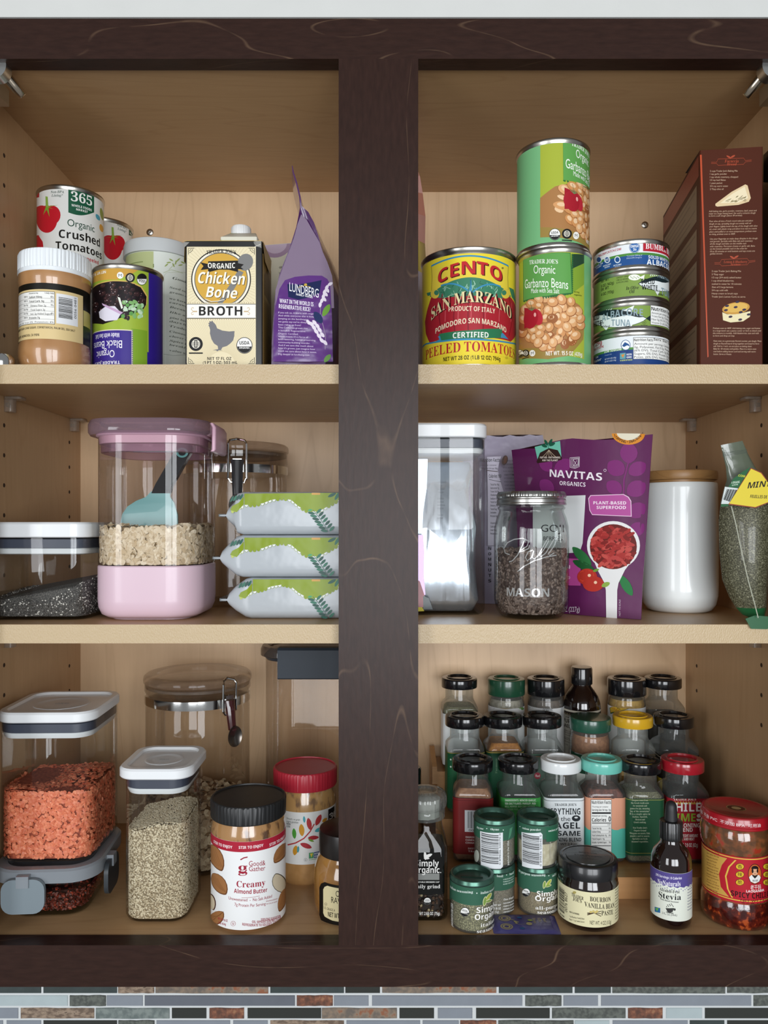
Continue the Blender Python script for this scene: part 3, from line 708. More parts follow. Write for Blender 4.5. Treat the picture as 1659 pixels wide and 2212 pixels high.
# --- peanut butter jar
x, R, am = cyl_at(37, 198, 0.064); H = Z(532, 0.064-R)-ZU
t = thing('peanut_butter_jar', 'plastic jar of tan peanut butter with ribbed white lid, at the far left end', 'jar', (x, 0.064, ZU), -am)
pb = speckle('A87A4C', 'B5875A', 40, .4, .6, .28, 0.8)
mb = MB(); mb.lathe([(R*.78, 0), (R*.9, .002), (R*.985, .012), (R*.985, .022), (R*.955, .027), (R*.955, .083), (R*.985, .088), (R*.985, .096), (R*.95, .101), (R*.86, .104), (R*.84, H-.004), (R*.5, H-.004)], pb, 64); part('body', mb, t)
mb = MB(); ribs = lambda a, z: 0.012*np.sign(np.sin(a*60))
lz0, lz1 = H-.0225, H
mb.lathe([(R*.9, lz0), (R*.985, lz0), (R*1.0, lz0+.001), (R*1.0, lz0+.004), (R*.985, lz0+.0045), (R*.985, lz1-.003), (R*.965, lz1-.0005), (R*.93, lz1), (R*.3, lz1-.0005)], pm('E9EEF0', .4), 240, wob=lambda a, z: (0.010*np.sign(np.sin(a*60)) if lz0+.0042 < z < lz1-.002 else 0*a)); part('lid', mb, t, angle=25)
s = Sheet(CylMap(x, .064, ZU, R*.962, -am), cA); s.sheet(-.085, .085, .0275, .0826, '17150F')
y0, y1 = 1050, 1478
s.R(20, y0, 708, y1, 'DCC48E', 1, at=450); s.R(150, 1066, 468, 1345, '26241F', 2, at=450); s.R(154, 1070, 464, 1341, 'EFEEE8', 3, at=450); s.R(480, 1090, 664, 1345, 'E6E8EA', 2, at=550)
s.bar(500, 1120, 618, 1300, False, '22221E', 4, 3, 26); s.T('0056 0481', 632, 652, 1210, 175, '22221E', '', 4, rot90=True)
for (q, p, yy, b) in (('Sodium 130mg', '6%', 1112, 1), ('Total Carb. 9g', '3%', 1148, 1), ('Dietary Fiber 2g', '7%', 1184, 0), ('Total Sugars 3g', '', 1220, 0), ('Incl. 2g Added Sugars', '4%', 1254, 0), ('Protein 7g', '', 1290, 1)):
    s.T(q, 250 if b else 262, 250+len(q)*9, yy, 16, '22221E', 'sb' if b else '', 5)
    if p: s.T(p, 432, 458, yy, 16, '22221E', 'sb', 5)
    s.R(156, yy+14, 462, yy+16, '55534C', 4, at=450)
    s.T('15%' if b else 'Fat 3g', 205, 238, yy, 14, '22221E', 'sb', 5)
s.T('Amount/serving', 248, 325, 1080, 10, '22221E', 'sb', 5); s.T('% Daily Value', 380, 462, 1080, 11, '22221E', 'sb', 5)
s.T('Calcium 2%  Iron 2%  Potassium 4%', 160, 458, 1325, 14, '22221E', '', 5)
s.T('POWDERED SUGAR (CANE SUGAR, CORNSTARCH), PALM OIL, SEA SALT', 150, 640, 1372, 18, '3A3020', 'sb', 4); s.T("TRADER JOE'S, MONROVIA, CA 91016", 150, 335, 1440, 20, '3A3020', 'sb', 4)
s.R(712, 1250, 800, 1470, 'B9AC62', 1); s.R(712, 1380, 800, 1480, '24301A', 2)
s.to('label', t)

# --- stacked cans of crushed tomatoes
yc = 0.152; x, R, am = cyl_at(77, 227, yc); hh = (Z(397, yc-R)-ZU)/2-0.0002
t, s, R = can('lower can of the tomato can stack behind the peanut butter jar', 77, 227, yc, ZU, hh, 'stacked cans of crushed tomatoes'); s.to('label', t)
t, s, R = can('white can of crushed tomatoes with a green shield, stacked behind the peanut butter jar', 77, 227, yc, ZU+hh+0.0003, hh, 'stacked cans of crushed tomatoes')
s.crop = cA; s.P([(300, 215), (336, 210), (334, 262), (300, 266)], 'B81E2A', 2); tomato(s, 400, 448, 1.95); s.P([(300, 590), (330, 585), (365, 640), (372, 700), (300, 700)], 'C4202C', 2)
l365(s, 583, 803, 176, 408); s.T('365', 605, 785, 268, 82, 'F4F4EE', 'sr', 4); s.T('WHOLE FOODS', 610, 782, 345, 20, 'F4F4EE', 'sb', 4); s.T('MARKET', 650, 748, 374, 18, 'F4F4EE', 'sb', 4)
s.T('Non-BPA', 432, 546, 214, 22, '5A6A60', 'si', 3); s.T('Lining*', 440, 538, 244, 22, '5A6A60', 'si', 3)
s.T('Organic', 575, 806, 494, 62, '1E4A36', '', 4, thick=1.5); s.T('Crushed', 502, 852, 592, 68, '17150F', '', 4, thick=4); s.T('Tomatoes', 474, 866, 690, 66, '17150F', '', 4, thick=4); s.T('peeled', 740, 840, 800, 30, 'C4202C', '', 4, thick=1)
s.leaf(835, 432, 32, 15, 60, '4FA3B8'); s.leaf(868, 405, 55, 14, 80, '8C9C3C'); s.leaf(865, 525, 36, 16, 75, 'E0A030')
s.to('label', t)
yc = 0.245; l2 = 152; x, R, am = cyl_at(l2, 289, yc); hh = (Z(466, yc-R)-ZU)/2-0.0002
t, s, _ = can('lower can of the half hidden rear tomato stack', l2, 289, yc, ZU, hh, 'stacked cans of crushed tomatoes'); s.to('label', t)
t, s, _ = can('upper tomato can peeking out behind the front crushed tomatoes can', l2, 289, yc, ZU+hh+.0003, hh, 'stacked cans of crushed tomatoes')
s.crop = cA; tomato(s, 962, 690, 1.75); s.T('Non-BPA', 995, 1085, 510, 20, '5A6A60', 'si', 3); s.T('Lining*', 1003, 1078, 540, 20, '5A6A60', 'si', 3); s.P([(1100, 490), (1138, 500), (1138, 600), (1100, 585)], '1F5B40', 2); s.T('3', 1108, 1134, 560, 50, 'F4F4EE', 'sr', 4)
s.to('label', t)

# --- black beans can, upside down
yc = .105; x, R, am = cyl_at(197, 354, yc); h = Z(568, yc-R)-ZU
t, s, R = can('upside-down can of black beans with purple and lime label', 197, 354, yc, ZU, h, wrap='34228A')
s.crop = cA
s.R(700, 862, 1268, 1560, '9DB53C', 1, at=1080); s.R(1120, 1390, 1256, 1692, '7FA42E', 2, at=1190)
s.P([(760, 870), (1180, 862), (1120, 920), (1000, 965), (760, 1010)], 'C89A40', 2)
bw = [(770, 1340), (760, 1060), (840, 1005), (960, 978), (1100, 985), (1200, 1030), (1250, 1110), (1245, 1180), (1215, 1230), (1120, 1260), (960, 1320), (880, 1345)]
s.P([(p[0]+(8 if p[0] > 900 else 0), p[1]-8) for p in bw], 'D9B464', 3); s.P(bw, '1B1416', 4)
rq = random.Random(5)
for k in range(110):
    bx, by = rq.uniform(770, 1235), rq.uniform(990, 1330)
    if ((bx-985)/245)**2+((by-1150)/165)**2 > 1: continue
    s.E(bx, by, 22, 15, rq.choice(('2A1C1E', '342022', '241A20', '3E2624')), 5, 9, rq.uniform(0, 180)); s.E(bx-6, by-6, 5, 3, rq.choice(('C8B8B8', '8A6A64', '6A4C48')), 6, 6, rq.uniform(0, 180))
s.P([(845, 1240), (900, 1195), (980, 1190), (1035, 1250), (1000, 1310), (900, 1320), (852, 1290)], 'DCD8E4', 7); s.P([(870, 1165), (1050, 1245), (1030, 1262), (880, 1185)], 'C4A4C4', 8); s.P([(1003, 1110), (1025, 1120), (1050, 1205), (1035, 1215)], 'E4E8DC', 8)
for k in range(26): s.E(rq.uniform(1050, 1225), rq.uniform(1140, 1290), rq.uniform(14, 30), rq.uniform(10, 20), rq.choice(('7FB06A', 'A9CFA0', '5E9A4C', 'C4DCC0')), 8, 9, rq.uniform(0, 180))
s.T('NET WT. 15 OZ', 795, 905, 908, 22, 'F2EEE0', 'sb', 9, flip=True)
s.E(1026, 928, 28, 29, 'F0F0EA', 9); s.T('M', 1012, 1040, 928, 26, '4A4A48', '', 10); qai(s, 1110, 948, 40, 9); s.E(1210, 962, 44, 50, '1C1C1C', 9); s.E(1210, 962, 40, 46, 'F2F2EE', 10); s.E(1210, 960, 39, 45, '1C1C1C', 11, a0=180, a1=360); s.T('USDA', 1182, 1238, 976, 22, '1C1C1C', 'sb', 12, flip=True)
s.R(740, 1388, 1132, 1695, 'E6DFC0', 3, at=1000); s.R(740, 1396, 1122, 1695, '3B2A88', 4, at=1000)
s.T('Made with Sea Salt', 818, 1018, 1440, 36, 'E8E4F0', 'sb', 6, flip=True); s.T('Black Beans', 804, 1042, 1518, 66, 'F2F0F6', '', 6, flip=True, thick=1.5); s.T('Organic', 826, 978, 1600, 62, 'F2F0F6', '', 6, flip=True, thick=1.5); s.T("TRADER JOE'S", 812, 1024, 1672, 26, 'F2F0F6', 'sb', 6, flip=True)
for k in range(18): s.R(1124, 1400+k*16, 1134, 1407+k*16, '3B2A88', 4)
s.to('label', t)

# --- pale green canister with grey lid
yc = .200; x, R, am = cyl_at(266, 420, yc); h = Z(509, yc-R)-ZU
t = thing('cardboard_canister', 'pale green and white round canister with grey plastic lid beside the broth carton', 'canister', (x, yc, ZU), -am)
mb = MB(); mb.lathe([(R*.9, 0), (R*.93, .001), (R*.93, h-.012), (R*.9, h-.011)], pm('DADFD6', .5), 56); part('body', mb, t)
mb = MB(); mb.lathe([(R*.94, h-.0165), (R*1.0, h-.0165), (R*1.0, h-.005), (R*.97, h-.001), (R*.93, h), (R*.9, h-.002), (R*.4, h-.002)], pm('C6CACA', .35), 56); part('lid', mb, t)
s = Sheet(CylMap(x, yc, ZU, R*.932, -am), cA); s.sheet(-.1, .1, .002, h-.017, 'DADFD6'); s.R(1000, 650, 1310, 1695, 'B4BC86', 1); s.R(1000, 830, 1220, 838, '7E8A52', 2)
s.R(1305, 830, 1314, 860, '7E8A52', 2)
for k in range(9): s.leaf(1420+k*20, 840-(k % 3)*22, 20, 6, -40+k*35, '98A860'); 
s.LN([(1395, 905), (1460, 880), (1560, 910)], 3, '98A860'); s.LN([(1440, 880), (1500, 820), (1540, 780)], 3, '98A860')
s.LN([(1400, 1690), (1400, 930), (1420, 905), (1600, 905)], 3, 'B9C0A4')
s.T('Good Sense', 1472, 1640, 972, 22, '4E544A', 'si', 3)
s.lines(1445, 1700, 1060, 40, ('Seed out snack', 'grams of goods', 'we kernel', 'caraway oats', 'Because they', 'like a whole', 'pint have', 'days by week', 'Trader finds', 'Cinnamon', 'clover root', 'Spice blend', 'breakfast bar', 'value used'), 17, '6A7066', 'si')
s.LN([(1395, 1600), (1480, 1612), (1600, 1606)], 3, '8A9086')
s.to('label', t)

# --- chicken bone broth carton
yf = .048; sx = S(yf); xa, xb = X(400, yf), X(566.5, yf); zt = Z(519, yf); W_, Dp, Hh = xb-xa, .062, zt-ZU
xc, ycn = (xa+xb)/2, yf+Dp/2
t = thing('broth_carton', 'black and cream carton of chicken bone broth', 'carton', (xc, ycn, ZU))
mb = MB(); mb.loft([rr(W_, Dp, .0016, 0, n=3), rr(W_, Dp, .0016, Hh-.001, n=3), rr(W_-.002, Dp-.002, .0016, Hh, n=3)], pm('141312', .35)); part('body', mb, t)
gold = pm('9A7A3C', .4)
mb = MB(); mb.box(W_/2-.0005, W_/2+.0003, -Dp/2+.004, Dp/2-.002, 0.0005, Hh-.012, gold); o = part('side_print', mb, t)
mp = PlaneMap((xb+.00035, ycn-Dp/2, ZU), (0, 1, 0), (0, 0, 1), (xc, ycn, ZU)); s2 = Sheet(mp, (0, 0, 1), du=1)
def sideText(s2, n, u0, u1, v0, v1, col, seed, blocks=True):
    r = random.Random(seed)
    for k in range(n):
        v = v1-(v1-v0)*k/n; s2.uvpoly([(u0, v), (u0+(u1-u0)*r.uniform(.5, 1), v), (u0+(u1-u0)*.9, v-(v1-v0)/n*.45), (u0, v-(v1-v0)/n*.45)], col, 2)
sideText(s2, 34, .014, .05, .004, .075, '5A4420', 4); s2.uvpoly([(.012, .08), (.05, .08), (.05, .105), (.03, .112), (.012, .1)], '6A4E20', 2)
s2.to('side_text', t)
for q in (1, -1):          # ears folded down from the top
    mb = MB(); v = [(q*(W_/2+.0004), -Dp/2, Hh), (q*(W_/2+.0004), Dp/2, Hh), (q*(W_/2+.0022), Dp/2-.02, Hh-.022), (q*(W_/2+.0022), -Dp/2+.004, Hh-.02)]
    mb.add(v, [(0, 1, 2, 3)], pm('B9964E', .4)); part('folded_ear', mb, t, smooth=False)
s = Sheet(PlaneMap((xc, yf-.0001, ZU), (1, 0, 0), (0, 0, 1), (xc, ycn, ZU)), cB, du=1)
s.R(183, 798, 798, 1862, '221F1A', 1); 
cream = 'E8DCB8'
s.R(183, 803, 797, 1858, cream, 2)
for k in range(62):
    for (yy, sd) in ((803, 0), (1855, 0)): s.R(185+k*10, yy-4, 189+k*10, yy+4, cream, 3)
for k in range(104):
    for xx in (183, 797): s.R(xx-4, 805+k*10, xx+4, 809+k*10, cream, 3)
for k in range(80):                                    # sun rays
    a = 2*pi*k/80; c0 = (490, 1090)
    def hit(a, R0):
        dx, dy = cos(a), sin(a); m = 1e9
        if abs(dx) > 1e-6: m = min(m, ((790 if dx > 0 else 190)-c0[0])/dx)
        if abs(dy) > 1e-6: m = min(m, ((1300 if dy > 0 else 812)-c0[1])/dy)
        return (c0[0]+dx*max(m, R0), c0[1]+dy*max(m, R0)), m
    e, m = hit(a, 240)
    if m > 262: s.LN([(c0[0]+cos(a)*255, c0[1]+sin(a)*255), e], 2.2, 'C4B48C', 3)
    a2 = -pi*k/80; dx, dy = cos(a2), sin(a2)
    m = min(300/abs(dx) if abs(dx) > 1e-6 else 1e9, 390/abs(dy) if abs(dy) > 1e-6 else 1e9); s.LN([(490+dx*120, 1850+dy*120*0.9), (490+dx*m, 1852+dy*m)], 2.0, 'CDBF98', 3)
def clipdisc(r, col, lv): s.P([(488+r*cos(R_(a)), min(1092+r*1.0*sin(R_(a)), 1306)) for a in range(0, 360, 6)], col, lv)
clipdisc(268, '221F1A', 4); clipdisc(258, 'F0EAD8', 5); clipdisc(240, '6A6862', 6); clipdisc(232, 'D2A644', 7)
s.E(705, 940, 68, 78, '7E7E7C', 8, rot=25); s.P([(640, 1010), (690, 1030), (600, 1190), (500, 1306), (455, 1306), (560, 1150)], '7E7E7C', 8)
s.P([(300, 940), (372, 956), (372, 932), (640, 925), (640, 948), (692, 960), (665, 985), (690, 1003), (640, 1002), (640, 1028), (560, 1008), (470, 1006), (372, 1030), (372, 1002), (305, 1010), (330, 975)], '1E1C19', 10)
s.T('ORGANIC', 370, 614, 968, 46, 'F2EFE4', 'sb', 12, arc=-6)
s.T("TRADER JOE'S", 356, 622, 852, 34, '1E1C19', 'sr', 13, arc=14, up=-2)
for (dx, dy, c, lv) in ((5, 4, '3A2E18', 11), (0, 0, 'F6F1E2', 12)):
    s.T('Chicken', 282+dx, 702+dx, 1085+dy, 98, c, 'bi', lv, thick=2.5, slope=14); s.T('Bone', 352+dx, 634+dx, 1212+dy, 92, c, 'bi', lv, thick=2.5, slope=14)
s.LN([(345, 1272), (400, 1296), (460, 1292), (530, 1272)], 10, '3A2E18', 11); s.LN([(345, 1270), (400, 1293), (460, 1289), (520, 1274)], 6, 'F6F1E2', 12)
s.R(183, 1313, 797, 1444, '221F1A', 8); s.R(183, 1318, 797, 1438, 'F1EFE8', 9)
s.T('BROTH', 290, 678, 1377, 80, '1E1C19', 'sb', 11)
for sg, x0 in ((1, 216), (-1, 750)):
    s.LN([(x0+sg*58, 1378), (x0+sg*20, 1378), (x0+sg*4, 1360), (x0+sg*14, 1345), (x0+sg*28, 1352)], 4, 'BE9440', 11); s.LN([(x0+sg*58, 1384), (x0+sg*20, 1384), (x0+sg*4, 1398), (x0+sg*12, 1412), (x0+sg*26, 1404)], 4, 'BE9440', 11)
for k in range(30):
    for yy in (1304, 1452): s.E(195+k*20, yy, 3.5, 3.5, '6A4A2C', 5, 6)
hen = [(372, 1486), (385, 1480), (382, 1466), (400, 1472), (408, 1462), (420, 1478), (440, 1500), (452, 1532), (500, 1552), (560, 1560), (608, 1556), (606, 1600), (596, 1640), (570, 1668), (540, 1690), (500, 1702), (492, 1716), (488, 1722), (486, 1725), (500, 1730), (470, 1728), (452, 1738), (445, 1729), (412, 1727), (440, 1722), (462, 1718), (458, 1690), (425, 1668), (402, 1630), (388, 1580), (390, 1545), (384, 1520), (374, 1508), (382, 1496)]
s.P(hen, '76767A', 6)
qai(s, 262, 1672, 62, 6); usda(s, 697, 1685, 72, 6)
s.T('NET 17 FL OZ', 364, 580, 1803, 26, '26241F', '', 6, thick=.8); s.T('(1 PT 1 OZ) 503 mL', 325, 634, 1838, 26, '26241F', '', 6, thick=.8)
for (cx_, cy_, q) in ((192, 810, 1), (790, 810, -1), (192, 1852, 1), (790, 1852, -1)):
    sy = 1 if cy_ < 1000 else -1
    s.LN([(cx_+q*4, cy_+sy*60), (cx_+q*4, cy_+sy*4), (cx_+q*56, cy_+sy*4)], 5, '26241F', 6); s.LN([(cx_+q*12, cy_+sy*46), (cx_+q*34, cy_+sy*30), (cx_+q*44, cy_+sy*12)], 4, '26241F', 6); s.LN([(cx_+q*12, cy_+sy*26), (cx_+q*22, cy_+sy*20), (cx_+q*26, cy_+sy*12)], 4, '26241F', 6)
s.E(842, 755, 62, 50, '8E8C86', 2, a0=88, a1=182); s.P([(848, 748), (780, 748), (848, 815)], '8E8C86', 3); s.P([(152, 758), (205, 760), (152, 815)], '8E8C86', 3); s.T('OPEN HERE', 790, 842, 790, 9, 'E8E4D8', 'sb', 5, slope=-20)
s.R(152, 745, 850, 749, 'C9A860', 3)
s.to('front_print', t)

# --- carton with white screw cap behind the broth
yc = .165; s_ = S(yc); xa, xb = X(476, yc-.03), X(556, yc-.03)
w = xb-xa; zc = Z(514, yc)-ZU; t = thing('milk_carton', 'green and cream carton with white screw cap behind the broth carton', 'carton', ((xa+xb)/2, yc, ZU))
mb = MB(); mb.loft([rr(w, .062, .002, z, n=3) for z in (0, zc-.010)]+[rr(w*.72, .03, .002, zc, w*.04, .0, n=3)], pm('E2DFCB', .45)); part('body', mb, t)
mb = MB(); mb.add([(-w/2, -.0312, zc-.014), (-w*.12, -.0312, zc-.014), (-w*.12, -.0155, zc-.0002), (-w*.30, -.0155, zc-.0002)], [(0, 1, 2, 3)], pm('7FA23C', .45)); part('green_panel', mb, t, smooth=False)
cr = .0113; mb = MB(); mb.lathe([(cr, 0), (cr*1.02, .001), (cr*1.0, .0105), (cr*.9, .012), (.002, .012)], pm('E9EBEA', .35), 96, wob=lambda a, z: 0.012*np.sign(np.sin(a*24))*(0.0005 < z < .011)); o = part('cap', mb, t); o.location = (X(521, yc)-(xa+xb)/2, 0, zc)

# --- white box with a purple oval, turned
yc = .235; t = thing('tea_box', 'pale printed box with purple oval, half hidden behind the purple rice bag', 'box', (X(612, .21), yc, ZU), R_(-12))
h = Z(520, .20)-ZU; mb = MB(); mb.loft([rr(.062, .05, .001, 0, n=2), rr(.062, .05, .001, h, n=2)], pm('D9D4BE', .5)); part('body', mb, t)
s = Sheet(PlaneMap((0, 0, 0), (1, 0, 0), (0, 0, 1), (0, 0, 0)), du=1); s.mp.o = Vector((0, -.0251, 0)); s.mp.base = Vector((0, 0, 0))
s.uvpoly([(.0+.02*cos(a)-.004, h-.0005+.016*sin(a)) for a in np.linspace(pi, 2*pi, 14)], 'A78CA4', 1); s.uvpoly([(.0+.014*cos(a)-.004, h-.0005+.011*sin(a)) for a in np.linspace(pi, 2*pi, 14)], 'C8B4C6', 2)
for k in range(12):
    v, tr = glyphs(('GREEN TEA', 'WITH JASMINE', 'AND MINT', 'FROM THE FARMS', 'DIRECTIONS', 'STEEP FOR', '3 MINUTES', 'IN HOT WATER', 'AND ENJOY', 'CAFFEINE', 'NET WT 2 OZ', 'KEEP DRY')[k], 'sb'); s.raw(np.stack([v[:, 0]*.0034+.0, h-.03-k*.007+v[:, 1]*.0034], 1), tr, '5C584C', 2)
s.to('front_print', t)

# --- bag of rice, seen from its gusset
yf, yb_ = .046, .200
L_ = [(586, 787), (587, 740), (590, 690), (594, 640), (603, 595), (614, 565), (624, 540), (633, 512), (640, 490), (645, 465), (648, 448), (646, 425), (639, 395), (632, 372), (630.5, 358)]
R0 = [(702, 787), (706, 740), (712, 690), (716, 640), (713, 610), (703, 570), (696, 540), (688, 510), (678, 480), (666, 458), (652, 445), (649, 423), (642, 394), (634.5, 372), (632, 358)]
base = (X(645, .12), .12, ZU); t = thing('rice_bag', 'purple gusseted bag of regenerative rice with pointed sealed top', 'bag', base)
purple = pm('4A2358', .28, coat=.6, bump=.25, bs=70); rows_ = []
for k, ((lx, ly), (rx, ry)) in enumerate(zip(L_, R0)):
    zl, zr = Z(ly, yf), Z(ry, yf); xl, xr = X(lx, yf), X(rx, yf)
    if k == 0: zl = zr = ZU+.0002
    back = yb_-.0*k; xm = (xl+xr)/2; bx = .62 if k < 10 else 1
    row = []
    n = 10
    for i in range(n+1):
        f = i/n; row.append((xl+(xr-xl)*f, yf+.003*sin(pi*f)*(1 if k < 10 else 0), zl+(zr-zl)*f))
    m = 6
    for i in range(1, m+1):
        f = i/m; row.append((xr+((xm+(xr-xm)*.95)-xr)*f+.012*sin(pi*f)*min(1, max(0, (xr-xl)/.03-.2)), yf+(back-yf)*f, zr))
    for i in range(1, n): f = i/n; row.append((xm+(xr-xm)*.95+((xm+(xl-xm)*.95)-(xm+(xr-xm)*.95))*f, back, zr))
    for i in range(m): f = i/m; row.append((xm+(xl-xm)*.95+(xl-(xm+(xl-xm)*.95))*f-.006*sin(pi*f), back+(yf-back)*f, zl))
    rows_.append([(p[0]-base[0], p[1]-base[1], p[2]-base[2]) for p in row])
mb = MB(); mb.loft(rows_, purple); part('body', mb, t, angle=60)
mp = PlaneMap((base[0], yf-.0002, ZU), (1, 0, 0), (0, 0, 1), base); s = Sheet(mp, cB, du=1, rough=.2)
win = [(975, 1350), (975, 1190), (1015, 1060), (1055, 950), (1105, 820), (1140, 720), (1175, 590), (1205, 510), (1255, 560), (1300, 640), (1370, 760), (1400, 850), (1440, 940), (1482, 1060), (1495, 1180), (1500, 1350)]
s.P(win, pm('857389', .10, coat=1.0, bump=1.0, bs=38), 1)
pur = pm('5A2A7A', .16, coat=.9, bump=.8, bs=42)
s.P([(955, 1830), (960, 1500), (975, 1330), (1010, 1180), (1060, 1100), (1150, 1070), (1270, 1058), (1390, 1060), (1440, 1090), (1465, 1140), (1480, 1400), (1490, 1830)], pur, 3)
s.P([(1082, 1135), (1180, 1140), (1300, 1118), (1388, 1100), (1370, 1215), (1280, 1255), (1180, 1275), (1090, 1252)], '1E2750', 5)
s.T('LUNDBERG', 1100, 1362, 1188, 78, 'F0F0F4', '', 7, slope=62, thick=2); s.T('FAMILY FARMS', 1160, 1308, 1240, 18, 'F0F0F4', 'sb', 7, slope=28); s.LN([(1180, 1165), (1235, 1150), (1290, 1160)], 4, 'C8A848', 7); s.E(1245, 1140, 14, 10, 'C8A848', 7)
s.T('WHAT IN THE WORLD IS', 1012, 1315, 1300, 36, 'EDE6F2', '', 6, slope=34, thick=2); s.T('REGENERATIVE RICE?', 1005, 1290, 1348, 36, 'EDE6F2', '', 6, slope=30, thick=2)
s.lines(1000, 1345, 1395, 26.5, ('If you ask us, it starts with organic.', 'And while everyone else is busy', 'jumping on the bandwagon,', "we gotta say-we've always", 'been riding up front!', 'This California-grown rice', 'is bonafide Regenerative', 'Organic Certified.', "which means it's a force of", 'land-restoring, habitat-preserving,', 'community-building wonder.', 'And if we care this much about', "how it's grown, just imagine how", 'much we care about how it tastes.', 'Dig deeper at lundberg.com'), 15, 'DCCBE6', '', 6, slope=12)
for (px, py, an) in [(1375, 1320, 80), (1390, 1285, 70), (1405, 1245, 70), (1415, 1205, 65), (1435, 1165, 60), (1465, 1135, 30), (1412, 1270, 130), (1425, 1225, 130), (1440, 1190, 120)]: s.leaf(px, py, 26, 14, -an, 'E4DAE6', 6)
for k, (px, py) in enumerate([(1270, 1478), (1300, 1495), (1320, 1525), (1340, 1560), (1365, 1600), (1390, 1640), (1420, 1660), (1325, 1480), (1350, 1510), (1370, 1545), (1395, 1590)]): s.leaf(px, py, 28, 15, 50, 'E4DAE6', 6)
s.LN([(1380, 1330), (1375, 1420), (1400, 1500), (1425, 1600), (1420, 1720)], 5, '9A8AA0', 5); s.leaf(1430, 1370, 62, 26, -60, '6E9E3C', 6); s.leaf(1357, 1435, 62, 34, 55, '22305A', 7); s.leaf(1440, 1800, 44, 22, -50, '5E8E3C', 6)
s.to('front_print', t)

# --- Cento peeled tomatoes
yc = .0965; x, R, am = cyl_at(909, 1117.5, yc); h = Z(531, yc-R)-ZU
t, s, R = can('large yellow can of peeled tomatoes beside the dark post', 909, 1117.5, yc, ZU, h, wrap='EBD53A', inset=.0062)
s.crop = cC; Yl, Rd, Gn = 'EBD53A', 'B3262E', '2E7650'
s.R(205, 1140, 862, 1330, 'E8CE46', 1, at=530)
arch = lambda x0, x1, yb, sag, n=16: [(x0+(x1-x0)*k/n, yb-sag*(1-(2*k/n-1)**2)) for k in range(n+1)]
s.LN(arch(205, 862, 1165, 88), 14, '3E8EB4', 4); s.LN([(205, 1165), (212, 1260), (206, 1380)], 5, '6A5A30', 3); s.LN([(862, 1165), (856, 1260), (862, 1400)], 5, '6A5A30', 3)
for (d, c, lv) in ((7, '4A1A18', 6), (0, 'C22A30', 7)): s.T('CENTO', 262+d, 806+d, 1202+d, 108, c, 'sb', lv, arc=54, up=-28, thick=3)
s.E(812, 1182, 9, 9, '8A7A30', 6)
lens = arch(215, 860, 1420, 150)[:9]+[(538, 1275)]+arch(215, 860, 1420, 150)[8:]
s.P([(190, 1425)]+arch(230, 850, 1380, 120)+[(885, 1425), (800, 1440), (500, 1420), (300, 1440)], '3F7F62', 3)
s.LN(arch(205, 530, 1385, 70)[4:]+[(540, 1278)]+arch(545, 880, 1400, 80)[:13], 13, '3E8EB4', 5)
rq = random.Random(9)
for k in range(40):
    px = 270+rq.random()*520; py = 1385-115*(1-((px-540)/330)**2)+rq.random()*95+12; s.LN([(px, py), (px+rq.uniform(-18, 18), py+rq.uniform(8, 30)), (px+rq.uniform(-30, 30), py+rq.uniform(20, 44))], 5, rq.choice(('8FBDA4', '2A5A44', 'A8D0BA')), 4)
tom = [(205, 1430), (280, 1380), (400, 1375), (500, 1340), (600, 1370), (720, 1385), (800, 1400), (880, 1430), (925, 1520), (938, 1640), (930, 1740), (880, 1810), (190, 1820), (158, 1740), (150, 1640), (170, 1540)]
s.P(tom, 'A82530', 2)
for px in (300, 410, 520, 640, 760, 860): s.LN([(px, 1400), (px-(540-px)*.12, 1600), (px-(540-px)*.02, 1760)], 12, '861A26', 3); s.LN([(px+26, 1480), (px+22, 1640)], 9, 'C85058', 3)
for (px, sg) in ((235, 1), (838, -1)): s.E(px, 1400, 36, 42, 'E2C64A', 5); s.E(px+sg*14, 1392, 20, 22, '3F7F62', 6)
s.P([(165, 1395), (230, 1380), (240, 1405), (175, 1420)], '3F7F62', 4); s.P([(865, 1345), (905, 1365), (925, 1500), (890, 1430)], '3F7F62', 4)
for (d, c, lv) in ((8, '1A1410', 8), (0, 'E9D9A4', 9)): s.T('SAN MARZANO', 205+d, 884+d, 1480+d*.5, 100, c, 'sr', lv, arc=108, up=-50, thick=3)
s.T('PRODUCT OF ITALY', 352, 748, 1528, 40, 'EDDDBE', '', 7, thick=1.6, slope=22); s.T('POMODORO SAN MARZANO', 240, 842, 1660, 44, 'EDDDBE', '', 7, arc=56, up=-26, thick=2.4)
s.P([(270, 1745), (540, 1712), (805, 1700), (815, 1780), (540, 1795), (280, 1815)], Gn, 6); s.T('CERTIFIED', 388, 692, 1750, 46, 'EEF0E8', '', 8, thick=3)
s.P([(130, 1850)]+[(q, 1832-50*(1-((q-540)/420)**2)) for q in range(160, 945, 40)]+[(960, 1840), (960, 1900), (130, 1915)], '3E8EB4', 6); s.P([(130, 1866)]+[(q, 1844-46*(1-((q-540)/420)**2)) for q in range(160, 945, 40)]+[(960, 1850), (960, 1990), (130, 2000)], Yl, 7)
s.P([(262, 1765), (280, 1760), (290, 1800), (235, 1812), (275, 1790)], '3E8EB4', 8); s.P([(800, 1740), (812, 1735), (860, 1790), (795, 1775)], '3E8EB4', 8)
s.T('PEELED TOMATOES', 158, 912, 1862, 86, 'B3262E', 'sr', 9, arc=16, up=-4, thick=2.4); s.T('NET WT 28 OZ (1 LB 12 OZ) 794g', 308, 792, 1944, 34, '3A3414', '', 9, thick=1); kosher(s, 846, 1946, 11, 9, '3A3414', Yl)
s.to('label', t)

